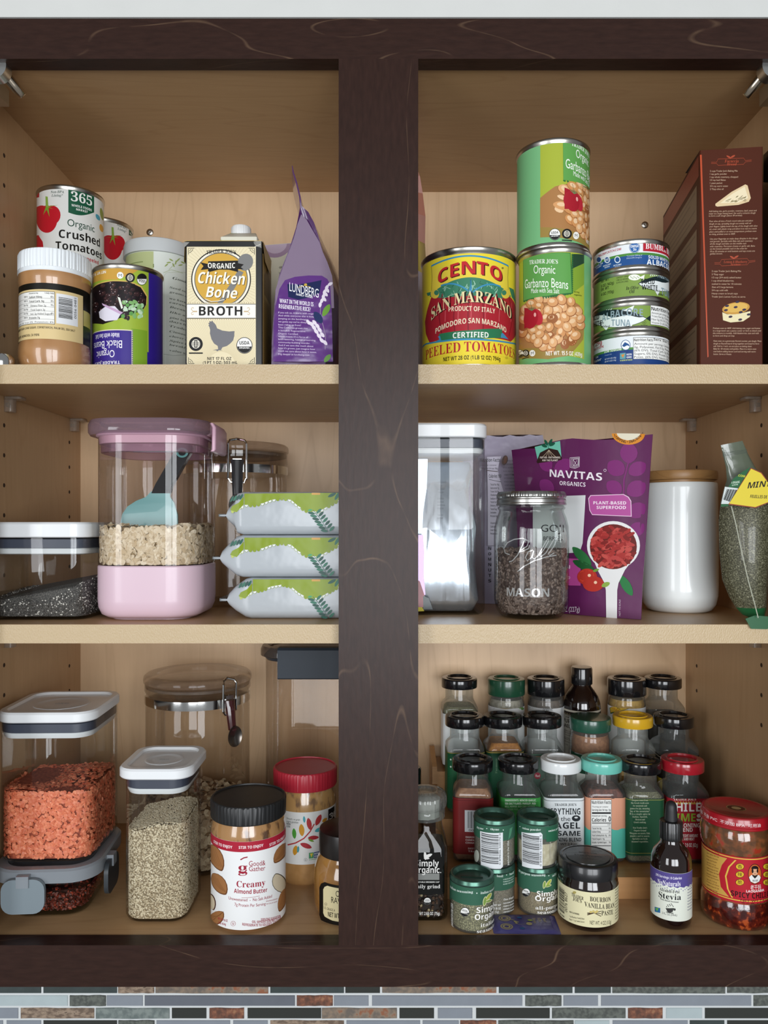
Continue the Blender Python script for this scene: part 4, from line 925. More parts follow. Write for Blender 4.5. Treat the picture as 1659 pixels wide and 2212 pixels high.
# --- stacked cans of garbanzo beans
def chickpeas(s, cx, cy, rx, ry, n, seed, lv=4, k=1.0):
    r = random.Random(seed); P = []
    for i in range(n*6):
        a, q = r.uniform(0, 2*pi), sqrt(r.random()); p = (cx+rx*q*cos(a), cy+ry*q*sin(a))
        if all((p[0]-o[0])**2+(p[1]-o[1])**2 > (46*k)**2 for o in P): P.append(p)
        if len(P) >= n: break
    P.sort(key=lambda p: p[1])
    for i, p in enumerate(P):
        w, ro = r.uniform(42, 54)*k, r.uniform(0, 180); l = lv+(i % 8)*.8
        s.E(p[0], p[1], w, w*.86, '9A5E34', l, 14, ro); s.E(p[0]-2, p[1]-3, w*.92, w*.78, r.choice(('D39A64', 'DCA874', 'CC9058')), l+.25, 14, ro); s.E(p[0]-8*k, p[1]-12*k, w*.5, w*.36, 'E8C49A', l+.5, 10, ro)
def garbanzo(s, dx=0.0, dy=0.0, k=1.0, lo=False):
    X_ = lambda a: 1180+(a-1180)*k+dx; Y_ = lambda b: 1060+(b-1060)*k+dy
    s.P([(X_(985), Y_(1040)), (X_(1508), Y_(1040)), (X_(1508), Y_(1960)), (X_(900), Y_(1960)), (X_(900), Y_(1040))], 'A6B23C', 1)
    s.P([(X_(1400), Y_(1062)), (X_(1508), Y_(1062)), (X_(1508), Y_(1150)), (X_(1400), Y_(1200))], '26442E', 2); s.P([(X_(1400), Y_(1190)), (X_(1508), Y_(1140)), (X_(1508), Y_(1320)), (X_(1400), Y_(1400))], '7E9E34', 2)
    s.P([(X_(930), Y_(1640)), (X_(960), Y_(1530)), (X_(1120), Y_(1430)), (X_(1300), Y_(1410)), (X_(1470), Y_(1500)), (X_(1512), Y_(1620)), (X_(1490), Y_(1720)), (X_(1380), Y_(1830)), (X_(1200), Y_(1890)), (X_(960), Y_(1905)), (X_(920), Y_(1900))], 'A87848', 3)
    s.P([(X_(900), Y_(1880)), (X_(1200), Y_(1868)), (X_(1400), Y_(1790)), (X_(1512), Y_(1640)), (X_(1500), Y_(1790)), (X_(1380), Y_(1930)), (X_(1200), Y_(1960)), (X_(900), Y_(1962))], '9A8040', 3); s.P([(X_(1100), Y_(1890)), (X_(1300), Y_(1850)), (X_(1440), Y_(1770)), (X_(1330), Y_(1925)), (X_(1100), Y_(1940))], '6E5A34', 3.4)
    chickpeas(s, X_(1230), Y_(1650), 270*k, 230*k, 52, 3, 4, k)
    s.E(X_(1055), Y_(1610), 60*k, 90*k, 'A61E2C', 11, rot=10); s.E(X_(1110), Y_(1600), 45*k, 70*k, 'B82A36', 11.3, rot=-15); s.P([(X_(1000), Y_(1520)), (X_(1060), Y_(1530)), (X_(1050), Y_(1680)), (X_(1000), Y_(1700))], 'A01A28', 11.4); s.E(X_(1090), Y_(1580), 10*k, 18*k, 'E8A8A0', 11.8)
    for a in (-60, -30, 0, 25, 50): s.LN([(X_(1065), Y_(1545)), (X_(1065+34*sin(R_(a))), Y_(1545-34*cos(R_(a))))], 6*k, '6E8A5A', 12)
    s.LN([(X_(1068), Y_(1545)), (X_(1050), Y_(1468))], 3, '4A6A3A', 12)
    s.P([(X_(988), Y_(1085)), (X_(1392), Y_(1052)), (X_(1410), Y_(1400)), (X_(1300), Y_(1425)), (X_(990), Y_(1470))], '2E6A38', 5)
    s.P([(X_(992), Y_(1086)), (X_(1386), Y_(1056)), (X_(1402), Y_(1394)), (X_(1200), Y_(1420)), (X_(994), Y_(1462))], '5F9E4E', 13)
    for q in range(20): s.E(X_(1000+q*20.5), Y_(1464-q*3.3), 8*k, 8*k, '2E6A38', 5, 8); s.E(X_(1406), Y_(1068+q*17), 8*k, 8*k, '2E6A38', 5, 8)
    s.T("TRADER JOE'S", X_(1044), X_(1284), Y_(1122), 36*k, 'F0F4EA', 'sr', 15, slope=38*k); s.T('Organic', X_(1080), X_(1262), Y_(1190), 72*k, 'F0F4EA', '', 15, slope=30*k, thick=1.4); s.T('Garbanzo Beans', X_(1006), X_(1370), Y_(1302), 80*k, 'F0F4EA', '', 15, slope=60*k, thick=1.4); s.T('Made with Sea Salt', X_(1058), X_(1296), Y_(1370), 42*k, 'F0F4EA', '', 15, slope=38*k, thick=.8)
    s.T('serving', X_(1420), X_(1466), Y_(1385), 14*k, '4A5A20', 'it', 13); s.T('suggestion', X_(1420), X_(1485), Y_(1410), 14*k, '4A5A20', 'it', 13)
yc = .0655; x, R, am = cyl_at(1119, 1279, yc); h1 = Z(532, yc-R)-ZU
t, s, R = can('lower can of garbanzo beans, label facing front, under its twin', 1119, 1279, yc, ZU, h1, 'garbanzo bean cans', wrap='6FAF72'); s.crop = cC; garbanzo(s)
usda(s, 962, 1912, 34, 13); qai(s, 1012, 1908, 30, 13); s.E(1068, 1908, 25, 27, 'F0EEE4', 13); s.T('M', 1056, 1080, 1908, 26, '4A4A48', '', 14); s.T('NET WT. 15.5 OZ (439g)', 1182, 1492, 1908, 34, 'F2EEE0', '', 13, thick=1.2, slope=6)
s.to('label', t)
h2 = Z(297, yc+.001-R)-ZU-h1
t, s, R = can('upper can of garbanzo beans, turned so its plain green side shows', 1114.5, 1275.5, yc+.001, ZU+h1+.0003, h2, 'garbanzo bean cans', wrap='76B47C'); s.crop = cC
# same label turned to the right: lay it out in metres round the can
tw = Sheet(s.mp, cC); garbanzo(tw)
u_new = s.uv(1320, 430)[0]; u_old = tw.uv(988, 1465)[0]; dv = s.uv(1320, 432)[1]-tw.uv(988, 1465)[1]
s.crop = cC
ulim = pi*R*.95
for (v, tr, c, lv) in tw.L:
    if 4 <= lv < 10.9 and np.ptp(v[:, 0]) > .0165: continue
    q = v.copy(); q[:, 0] += u_new-u_old; q[:, 1] += dv; q[:, 1] = np.clip(q[:, 1], .0047, h2-.0053); s.L.append((q, tr, c, lv))
usda(s, 1258, 895, 48, 16); qai(s, 1360, 890, 42, 16); s.E(1437, 905, 25, 32, 'F0EEE4', 16); s.T('M', 1426, 1448, 905, 28, '4A4A48', '', 17); s.T('NET WT', 1522, 1556, 965, 30, 'F2EEE0', 'sb', 16)
s.to('label', t)

# --- stack of four tuna cans
yc = .078; tops = [713, 648, 580, 514]; zb = ZU
def tuna_fish(s, x0, x1, y, h, lv=3):
    n = 16; up = [(x0+(x1-x0)*k/n, y-h*.5*sin(pi*min(1, (k/n)*1.02))**.7) for k in range(n+1)]; dn = [(x0+(x1-x0)*k/n, y+h*.5*sin(pi*k/n)**.7) for k in range(n, -1, -1)]
    s.P(up+dn, '1B2A2E', lv); s.P([(a+4, b+5) for a, b in up[1:-1]][:0]+[(x0+8, y)]+[(x0+(x1-x0)*k/n, y-h*.12+10*sin(k)) for k in range(1, n)]+[(x1-8, y)]+[(a, b-4) for a, b in dn[1:-1]], 'E6ECEA', lv+1)
    s.P([(x1-12, y), (x1+70, y-h*.35), (x1+45, y), (x1+70, y+h*.35)], '1B2A2E', lv); s.P([(x0+(x1-x0)*.62, y-h*.42), (x0+(x1-x0)*.8, y-h*.85), (x0+(x1-x0)*.76, y-h*.36)], 'E6ECEA', lv+1); s.P([(x0+(x1-x0)*.3, y+h*.42), (x0+(x1-x0)*.36, y+h*.75), (x0+(x1-x0)*.4, y+h*.45)], 'E6ECEA', lv+1); s.P([(x0+(x1-x0)*.7, y+h*.36), (x0+(x1-x0)*.75, y+h*.7), (x0+(x1-x0)*.78, y+h*.3)], 'E6ECEA', lv+1)
    for k in range(7): s.LN([(x0+(x1-x0)*(.22+k*.035), y-h*.46), (x0+(x1-x0)*(.24+k*.035), y-h*.62)], 6, 'E6ECEA', lv+1)
for i, py in enumerate(tops):
    x, R, am = cyl_at(1279.5, 1447.5, yc); zt = Z(py, yc-R); hgt = zt-zb-.0003
    lab = ['bottom tuna can of the stack, white and blue label with nutrition facts', 'second tuna can from the bottom, green label with albacore fish', 'third tuna can from the bottom, green label in olive oil', 'top tuna can of the stack, white and blue low sodium label'][i]
    t, s, R = can(lab, 1279.5, 1447.5, yc, zb, hgt, 'stacked tuna cans', wrap=['E4E9EC', '7E9A48', '7E9A48', 'E4E9EC'][i], inset=.0040); s.crop = cD
    if i == 3:
        s.R(60, 1082, 850, 1110, '4E8A3E', 2, at=450); s.R(60, 1104, 850, 1290, '22508C', 3, at=450)
        s.T('Interested in where your', 188, 352, 1018, 12, 'B03A40', 'it', 5); s.T('tuna comes from?', 208, 340, 1040, 12, 'B03A40', 'it', 5); s.T('TRACEMYCATCH.COM', 172, 372, 1070, 20, 'B03A40', '', 5, thick=.8); s.T('LOW SODIUM', 198, 338, 1095, 17, 'EEF2EC', 'sb', 5); s.T('LOW SODIUM', 670, 772, 1087, 17, 'EEF2EC', 'sb', 5)
        s.E(490, 1032, 47, 50, '3A5E96', 4); s.E(490, 1032, 43, 46, 'EEF2F2', 5); s.E(490, 1032, 40, 43, '2C62A4', 6); s.T('OMEGA', 456, 524, 1022, 22, 'EEF2F2', 'sb', 7); s.T('3s', 476, 506, 1050, 22, 'EEF2F2', 'sb', 7)
        s.R(564, 986, 800, 1076, 'B22434', 5, at=690); s.T('BUMBLE BEE', 586, 840, 1036, 48, 'F4F0EE', 'sr', 7, thick=1.5); s.E(756, 1030, 7, 32, '1A1416', 8)
        s.T('SOLID WHITE TUNA', 610, 800, 1128, 26, 'EEF2F2', '', 6, thick=1.5); s.T('ALBACORE', 596, 806, 1172, 46, 'EEF2F2', '', 6, thick=2.5)
        for (px, tx) in ((178, 'WILD'), (250, 'EXCELLENT'), (340, 'RECYCLABLE')): s.E(px, 1140, 26, 30, 'E4ECF0', 5); s.E(px, 1140, 19, 22, '22508C', 6); s.T(tx, px-34, px+34, 1186, 12, 'E4ECF0', 'sb', 5); s.T('SOURCE' if px == 250 else 'CAN' if px > 300 else 'CAUGHT', px-22, px+22, 1204, 11, 'E4ECF0', 'sb', 5)
        s.T('B12', 236, 264, 1140, 20, 'E4ECF0', 'sb', 7); s.T('*Contains 300mg of', 420, 556, 1102, 12, 'C4D2E4', '', 5); s.T('DHA & EPA Omega-3s', 420, 552, 1122, 12, 'C4D2E4', '', 5); s.R(100, 1100, 136, 1230, 'E8E8E8', 4); s.bar(102, 1104, 134, 1200, False, '22221E', 5, 8, 12)
    elif i == 2:
        for k, q in enumerate(('NET WT.', '5 OZ (142g)', 'DR. WT.', '4 OZ (113g)')): s.T(q, 198, 198+(112 if 'OZ' in q else 72), 1318+k*37, 24, '2E3A1C', '', 4, thick=.8)
        for k, q in enumerate(('CAUGHT USING', 'CIRCLE HOOKS', '& NYLON LINES.')): s.T(q, 332, 436, 1290+k*22, 14, '2E3A1C', '', 4)
        s.E(488, 1295, 52, 26, 'EEF2E4', 4); s.P([(530, 1295), (578, 1272), (570, 1318)], 'EEF2E4', 4); 
        for k in range(8): s.E(455+k*10, 1290+(k % 3)*7, 3, 6, '5E7A38', 5, 6)
        s.T('In Olive', 414, 526, 1385, 30, '26301A', 'si', 4); s.T('Oil', 444, 490, 1418, 30, '26301A', 'si', 4)
        tuna_fish(s, 520, 1000, 1350, 140, 3); s.T('SOLID', 548, 664, 1330, 42, '14181A', '', 8, thick=4); s.T('WHITE', 552, 690, 1382, 42, '14181A', '', 8, thick=4); s.T('ALBACORE', 690, 900, 1322, 60, '8EA2AA', '', 8, thick=4); s.T('TUNA', 722, 840, 1442, 60, '8EA2AA', '', 8, thick=4); s.T('salt', 668, 714, 1412, 20, '14181A', 'it', 8); s.T('added', 690, 740, 1442, 20, '14181A', 'it', 8)
    elif i == 1:
        tuna_fish(s, 40, 600, 1655, 160, 3); s.T('SOLID', 90, 182, 1655, 42, '14181A', '', 8, thick=4, slope=30); s.T('WHITE', 90, 206, 1705, 42, '14181A', '', 8, thick=4, slope=30); s.T('ALBACORE', 205, 562, 1612, 62, '8EA2AA', '', 8, thick=5, arc=14, up=-6); s.T('TUNA', 288, 456, 1692, 56, '8EA2AA', '', 8, thick=5, slope=26); s.T('salt', 180, 224, 1692, 20, '14181A', 'it', 8, slope=14); s.T('added', 196, 274, 1722, 22, '14181A', 'it', 8, slope=20)
        kosher(s, 574, 1690, 17, 4, '2E3A1C', '7E9A48'); s.T('PAREVE', 545, 603, 1716, 10, '2E3A1C', 'sb', 4)
        s.R(628, 1545, 900, 1722, '2A2A28', 4, at=720); s.R(631, 1549, 900, 1718, 'EDEEEA', 5, at=720); s.T('Nutrition Facts', 636, 800, 1580, 30, '1A1A18', '', 7, thick=2)
        for k, q in enumerate(('Amount per serving: Calories 100', 'Trans Fat 0g, Cholest. 30mg', 'Fiber 0g (0% DV), Total Sugars', 'Vitamin D (6% DV), Calcium')): s.T(q, 638, 820, 1618+k*28, 17, '2A2A28', '', 7)
    else:
        s.R(60, 1918, 480, 1945, '4E8A3E', 2, at=350); s.R(60, 1938, 900, 2100, '1F3F7A', 3, at=350)
        s.T('29g', 150, 204, 1872, 34, 'B03A40', '', 5, thick=1.6); s.T('PROTEIN', 136, 218, 1912, 20, 'B03A40', 'sb', 5); s.T('LOW SODIUM', 226, 374, 1934, 20, 'EEF2EC', 'sb', 5)
        s.E(412, 1888, 42, 46, '3A5A8A', 4); s.E(412, 1888, 37, 41, 'F0F4F4', 5); s.P([(380, 1895), (405, 1862), (440, 1880), (448, 1900), (425, 1890), (398, 1905)], '22508C', 6)
        s.R(362, 1958, 412, 2010, '5FA0A8', 5); s.P([(372, 1975), (388, 2000), (404, 1965)], 'D88A34', 6); s.R(414, 1958, 470, 2010, '28407C', 5); s.T('NON', 420, 464, 1970, 16, 'EEF2F2', 'sb', 6); s.T('GMO', 420, 464, 1994, 16, 'EEF2F2', 'sb', 6); s.T('VERIFIED', 362, 470, 2020, 12, 'C8D87A', 'sb', 6)
        s.T('Contains Fish', 230, 290, 1972, 12, '9AB0D0', '', 5); s.T('NET WT 5 OZ (142g)', 230, 328, 2004, 12, 'E0E8F0', '', 5); s.T('DR WT 4 OZ (113g)', 230, 328, 2026, 12, 'E0E8F0', '', 5); s.T('IN', 152, 172, 1995, 14, 'EEF2F2', 'sb', 5); s.T('Water', 136, 200, 2020, 24, 'EEF2F2', 'si', 5)
        s.R(478, 1820, 900, 2012, '2A2A28', 4, at=620); s.R(481, 1824, 900, 2009, 'EDEEEA', 5, at=620)
        s.T('Nutrition Facts', 484, 650, 1842, 22, '1A1A18', '', 7, thick=1.2); s.T('Serv. Size: 1 can', 656, 800, 1848, 20, '1A1A18', '', 7, thick=.6)
        for k, q in enumerate(('Amount per serving: Calories 130', '2g, Polyunsat. Fat 0.5g, Monounsat.', '(6% DV), Total Carb. 0g (0% DV)', 'Sugars, 0% DV), Protein 29g (52%', 'Potas. (6% DV), Niacin (70% DV)')): s.T(q, 486, 806, 1878+k*29, 19, '2A2A28', '', 7, thick=.4)
    s.to('label', t); zb = zt

# --- red brown baking mix box
A = Vector((X(1512, .036), .036)); B2 = Vector((X(1648, .028), .028)); eu = (B2-A).normalized(); w = (B2-A).length; n2 = Vector((-eu.y, eu.x)); dep = .168
h = Z(325, .036)-ZU; c = A+eu*w/2+n2*dep/2; rz = atan2(eu.y, eu.x)
t = thing('baking_mix_box', 'tall reddish brown baking mix box with focaccia recipe on its narrow side', 'box', (c.x, c.y, ZU), rz)
mb = MB(); mb.loft([rr(w, dep, .0008, 0, n=2), rr(w, dep, .0008, h, n=2)], pm('4E2517', .5, spec=.12)); part('body', mb, t)
mb = MB(); mb.add([(-w/2, -dep/2, h), (w/2, -dep/2, h), (w/2, -dep/2+.06, h+.004), (-w/2, -dep/2+.06, h+.004)], [(0, 1, 2, 3)], pm('5A5450', .6)); mb.add([(-w/2*.5, -dep/2+.02, h+.0005), (w/2, -dep/2+.02, h+.0005), (w/2, -dep/2+.03, h+.006), (-w/2*.5, -dep/2+.03, h+.005)], [(0, 1, 2, 3)], pm('3A3634', .6)); part('top_flap', mb, t, smooth=False)
e3 = (eu.x, eu.y, 0); o3 = (A.x-n2.x*.0001, A.y-n2.y*.0001, ZU)
s = Sheet(PlaneMap(o3, e3, (0, 0, 1), (c.x, c.y, ZU), rz), cD, du=1); Or, Tn = 'A8482E', 'C8A88C'
s.P([(1062, 222), (1078, 220), (1138, 1990), (1128, 1996)], 'B84C2C', 2)
s.T('Focaccia', 1278, 1400, 275, 26, Or, 'si', 4, slope=6); s.T('Bread', 1298, 1384, 302, 24, Or, 'si', 4, slope=4); s.T('Lemon & Blueberry', 1270, 1478, 1158, 22, Or, 'si', 4, slope=8); s.T('Scones', 1330, 1418, 1180, 22, Or, 'si', 4, slope=4)
for (cy_, x0, x1) in ((280, 1160, 1520), (1160, 1190, 1552)):
    s.LN([(x0, cy_+6), (x0+48, cy_+6), (x0+62, cy_-22), (x1-75, cy_-30), (x1-60, cy_-8), (x1-5, cy_-14)], 3, Or, 3); s.LN([(x0, cy_+18), (x0+48, cy_+18), (x0+62, cy_+34), (x1-75, cy_+24), (x1-60, cy_+4), (x1-5, cy_-4)], 3, Or, 3)
    s.leaf(x0+155, cy_-40, 24, 8, 30, Or, 3); s.leaf(x0+190, cy_-44, 24, 8, -30, Or, 3)
s.lines(1150, 1396, 362, 26.5, ("2 cups Trader Joe's Baking Mix", '1 tsp garlic powder', '1 tsp whole rosemary, chopped', '1/2 tsp basil flakes', '1 yeast packet', '3/4 cup warm water', '2 Tbsp olive oil'), 15, Tn, '', 4, slope=12)
s.P([(1198, 650), (1340, 545), (1460, 480), (1480, 490), (1508, 600), (1490, 632), (1400, 660), (1215, 675), (1198, 668)], 'DCC49A', 3); s.P([(1240, 645), (1350, 560), (1455, 500), (1485, 600), (1400, 640)], 'EBDCB8', 4)
rq = random.Random(2)
for k in range(30): px = 1270+rq.random()*190; py = 640-(px-1250)*.45+rq.random()*(px-1250)*.42; s.LN([(px, py), (px+18, py-10)], 4, rq.choice(('5A5A34', '7A6A44', '8A7A50')), 5)
para = lambda x0, x1, y0, dy, ws: s.lines(x0, x1, y0, dy, ws, 14, Tn, 'it', 4, slope=14)
para(1140, 1560, 712, 21, ('Add baking mix, garlic powder, rosemary, basil, yeast and', 'water to a large mixing bowl. Stir until a cohesive dough', 'to form a soft dough (about 30 strokes).'))
para(1144, 1566, 800, 23, ('Pour olive oil into a 9-inch round cake pan and place', 'dough on top, spreading dough out evenly with oil', 'your fingers. Lightly brush the top of the dough with olive', 'oil, cover with plastic wrap and allow it to rest in a warm', 'place until puffed or at room temperature, preheat oven', 'to rising, preheat oven to 400F.'))
para(1150, 1570, 955, 22, ('Use your fingertips to make deep dimples in the dough.', 'and garnish. Sprinkle with flaky salt and rosemary', 'all the dough and bake on the middle rack', 'with rosemary. Parmesan cheese or garlic salt. Bake', 'on the lowest possible rack in the oven for', '18 to 20 minutes or until bottom and top crusts are', 'golden brown.'))
s.lines(1166, 1460, 1240, 28, ("2 cups Trader Joe's Baking Mix", '3 Tbsp sugar', '1/2 cup (3/4 stick) salted butter', '1 cup dried blueberries,', 'soaked in water for 10 minutes', 'Zest of 2 large lemons', '3/4 cup cold milk', 'Heavy cream to brush tops', "Trader Joe's Lemon Curd, to serve"), 15, Tn, '', 4, slope=12)
s.P([(1258, 1600), (1300, 1618), (1400, 1615), (1505, 1590), (1500, 1640), (1440, 1680), (1330, 1690), (1265, 1670)], 'E4D8AC', 3); s.E(1378, 1565, 122, 52, 'C4923C', 4, rot=-8); s.E(1378, 1560, 104, 40, 'D8AE54', 5, rot=-8)
for (px, py) in ((1290, 1582), (1375, 1556), (1450, 1578), (1390, 1510), (1300, 1545), (1330, 1640), (1415, 1665), (1490, 1620), (1420, 1600)): s.E(px, py, 18, 10, '2E2440', 6, 10, -10)
para(1176, 1598, 1740, 22, ('Preheat oven to 400F. Add baking mix, sugar and butter', 'to a large bowl; use a pastry cutter or fork to blend until', 'the mixture is crumbly. Add blueberries, zest and milk', 'to form and drop on tray.')); para(1180, 1600, 1852, 23, ('Heat oven; on a generously floured counter, pat dough. Place', 'dough on floured board; bring together and knead to form', 'soft. Roll to 1 inch, cut and place on baking sheet', 'Bake for 18 minutes until golden. Place in a warm oven', 'cool before adding lemon curd and serving with warm', 'butter. Serve or freeze.'))
s.to('front_print', t)
# left broad side: recipe columns in rows
s = Sheet(PlaneMap((A.x-eu.x*.0001, A.y-eu.y*.0001, ZU), (-n2.x, -n2.y, 0), (0, 0, 1), (c.x, c.y, ZU), rz), (0, 0, 1), du=1)
for i, (v0, v1) in enumerate(((.186, .150), (.142, .118), (.110, .086), (.078, .054), (.046, .006))):
    s.uvpoly([(-dep+.008, v1), (-.012, v1), (-.012, v0), (-dep+.008, v0)], '77634E', 1)
    n = int((v0-v1)/.006)
    for k in range(n): s.uvpoly([(-dep+.012, v0-.004-k*.006), (-.018-.02*((k*7) % 3), v0-.004-k*.006), (-.018-.02*((k*7) % 3), v0-.0055-k*.006), (-dep+.012, v0-.0055-k*.006)], '5C4A3A', 2)
s.uvpoly([(-dep+.002, .192), (-.004, .192), (-.004, h-.003), (-dep+.002, h-.003)], '8A3E30', 1); s.to('side_print', t)

# --- pouch showing as a sliver beside the dark post
base = (X(872, .19), .2, ZU); t = thing('snack_pouch', 'pink and yellow pouch mostly hidden by the dark post, behind the large yellow can', 'bag', base)
mb = MB(); rows_ = []; cols = []
for (pl, pr_, py, d) in ((835, 925, 790, .03), (832, 928, 700, .034), (833, 923, 590, .028), (836, 919, 520, .020), (838, 920, 460, .012), (839, 914, 410, .006), (840, 908, 372, .002), (842, 904, 362, .0015)):
    y = .19; xl, xr, z = X(pl, y)-base[0], X(pr_, y)-base[0], Z(py, y)-ZU
    if py == 790: z = .0003
    rows_.append([(xl, 0, z), ((xl*2+xr)/3, -d, z), ((xl+2*xr)/3, -d, z), (xr, 0, z), ((xl+2*xr)/3, d*.8, z), ((xl*2+xr)/3, d*.8, z)])
cl = ['B4B4C0', 'A8A4B4', 'B8A83E', 'B08074', 'A8705E', 'B88A80', 'A07060']
for k in range(len(rows_)-1): mb.loft(rows_[k:k+2], pm(cl[k], .3, coat=.5, bump=.3, bs=60), k == 0, k == len(rows_)-2)
part('body', mb, t, angle=80)
# ================================================================ middle shelf
cE, cF, cG, cH = (0, 840, .27728), (400, 860, .24407), (880, 860, .24406), (1240, 860, .25256)
CLEAR = glass(); CLEARP = glass('F4F1F0', 'B8AEAE')
WHITE = pm('E6E9EA', .28, coat=.3); GASK = pm('454A58', .35); GASKL = pm('5A6070', .3)
def shell(mb, w, d, r, z0, z1, mat, foot=.006):
    """clear box: rounded floor and walls"""
    mb.loft([rr(w-2*foot, d-2*foot, max(r-foot, .003), z0, n=8), rr(w-.6*foot, d-.6*foot, r-.001, z0+foot*.35, n=8), rr(w, d, r, z0+foot, n=8), rr(w, d, r, z1, n=8)], mat, True, False)
def pop_container(name, label, cat, loc, w, d, h, lid_h, r, rz=0.0, over=.006, group=None):
    """clear square keeper: white push lid with round button, slate gasket, white collar"""
    t = thing(name, label, cat, loc, rz, group)
    mb = MB(); shell(mb, w, d, r, 0.0, h-lid_h*1.02, CLEAR); part('clear_body', mb, t)
    mb = MB(); z = h-lid_h; ow, od = w+over, d+over
    mb.loft([rr(ow-.002, od-.002, r, z, n=8), rr(ow, od, r+.001, z+.0012, n=8), rr(ow, od, r+.001, h-.002, n=8), rr(ow-.003, od-.003, r, h, n=8), rr(ow-.014, od-.014, r-.004, h, n=8), rr(ow-.017, od-.017, r-.005, h-.0025, n=8)], WHITE); part('lid', mb, t, angle=30)
    mb = MB(); br = min(w, d)*.30; mb.lathe([(br, h-.0026), (br, h-.0022), (br-.0012, h-.0019), (br-.003, h-.0024), (br*.4, h-.0026), (.0004, h-.0026)], WHITE, 40); part('lid_button', mb, t)
    s = Sheet(PlaneMap((0, 0, h-.0022), (1, 0, 0), (0, 1, 0), (0, 0, 0)), du=1); v, tr = glyphs('OXO', 'sb'); k = br*.5/np.ptp(v[:, 0]); s.raw(np.stack([(v[:, 0]-np.ptp(v[:, 0])/2)*k, v[:, 1]*k-.003], 1), tr, 'C4C8CA', 2); s.to('lid_mark', t)
    mb = MB(); mb.loft([rr(w-.006, d-.006, r-.003, z-.0012, n=8), rr(w-.0022, d-.0022, r-.001, z-.002, n=8), rr(w-.0022, d-.0022, r-.001, z-.0105, n=8), rr(w-.006, d-.006, r-.003, z-.0112, n=8)], GASK); part('gasket', mb, t)
    mb = MB(); mb.loft([rr(w-.005, d-.005, r-.002, z-.0112, n=8), rr(w-.003, d-.003, r-.001, z-.013, n=8), rr(w-.006, d-.006, r-.002, z-.0165, n=8), rr(w-.012, d-.012, r-.004, z-.0175, n=8)], WHITE); part('collar', mb, t)
    return t

# --- small keeper of chia seeds
w = .1005; yc = .052+w/2; cx = XL+.0026+w/2; h = (1339-1127)/S(.052)
pop_container('food_container', 'low clear container of chia seeds with white lid, cut by the left edge', 'container', (cx, yc, ZM), w, w, h, .0155, .017, over=.0022)
def heap(w, d, r, z0, zf): 
    rings = [rr(w, d, r, z0, n=6)]; top = [(p[0], p[1], zf(p[0], p[1])) for p in rings[0]]; return rings+[top]
zf = lambda x, y: .0205+.018*np.clip((np.asarray(x)-.012)/.035, 0, 1)+.008*np.clip((np.asarray(y)+.05)/.1, 0, 1)
core = MB(); core.loft(heap(w-.007, w-.007, .013, .0035, lambda x, y: float(zf(x, y))), speckle('343230', '66625C', 900, .45, .62, .6))
p, n = on_ring(w-.006, w-.006, .0135, .0042, .05, 9000); k = p[:, 2] < zf(p[:, 0], p[:, 1]); p, n = p[k], n[k]
p2, n2_ = on_top(w-.012, w-.012, 0, 4500); p2[:, 2] = zf(p2[:, 0], p2[:, 1])
me = scatter('chia_seeds', np.concatenate([p, p2]), np.concatenate([n, n2_]), ico(1), (.0006, .0010), (1.25, .9, .8), island('34312F', '6E6A66', .5, 'E2DDD4'), .3, core, in_box(w-.003, w-.003, .0145), .0035)
solo('chia_seeds', me, 'dark chia seeds with white specks inside the low clear container', 'seeds', (cx, yc, ZM), kind='stuff')

# --- pink container of oats
w, d = .110, .115; cx, yc = -.2425, .0445+d/2; PK = pm('D8BCC8', .35, coat=.15); PK2 = pm('CBA3B4', .35)
t = thing('food_container', 'tall clear container with pink base and lid, rolled oats and a scoop inside', 'container', (cx, yc, ZM))
zp = .0552; zl = .190
mb = MB(); mb.loft([rr(w-.030, d-.030, .020, 0, n=9), rr(w-.030, d-.030, .020, .0012, n=9), rr(w-.018, d-.018, .027, .0016, n=9), rr(w-.007, d-.007, .031, .005, n=9), rr(w-.0012, d-.0012, .033, .012, n=9), rr(w, d, .033, .02, n=9), rr(w, d, .033, zp-.0012, n=9), rr(w-.002, d-.002, .032, zp, n=9)], PK); part('base', mb, t)
mb = MB(); mb.loft([rr(w-.001, d-.001, .033, zp+.0003, n=9), rr(w-.001, d-.001, .033, zl, n=9)], CLEARP, False, False); part('clear_body', mb, t)
ow, od = w+.017, d+.016
LIDP = glass('D8C6D0', '94808C', .05, 1.6, .25, 'B79CAA')
mb = MB(); mb.loft([rr(ow-.004, od-.004, .036, zl-.002, n=9), rr(ow, od, .038, zl+.001, n=9), rr(ow, od, .038, zl+.009, n=9), rr(ow-.004, od-.004, .036, zl+.0135, n=9), rr(ow-.02, od-.02, .03, zl+.0138, n=9), rr(ow-.024, od-.024, .028, zl+.009, n=9)], LIDP, False, True); part('lid', mb, t, angle=30)
mb = MB(); mb.loft([rr(w-.004, d-.004, .031, zl+.002, n=9), rr(w+.003, d+.003, .034, zl-.0005, n=9), rr(w+.003, d+.003, .034, zl-.0022, n=9), rr(w-.001, d-.001, .033, zl-.003, n=9), rr(w-.003, d-.003, .032, zl-.0105, n=9), rr(w-.01, d-.01, .03, zl-.0115, n=9)], PK2, False, False); part('gasket', mb, t)
mb = MB(); mb.loft([rr(w-.006, d-.006, .031, zl-.0115, n=9), rr(w-.006, d-.006, .031, zl-.0190, n=9), rr(w-.010, d-.010, .030, zl-.0200, n=9)], glass('E4CFDA', 'C8A8B8', .1, 1.4, .35, 'D0A8BC'), False, False); part('inner_lid', mb, t)
mb = MB(); mb.loft([rr(.0045, .058, .002, z, ow/2+o, 0, n=4) for z, o in ((zl-.017, .0), (zl-.015, .0016), (zl+.008, .0018), (zl+.0125, -.001))], PK2); part('latch', mb, t)
zo = .094
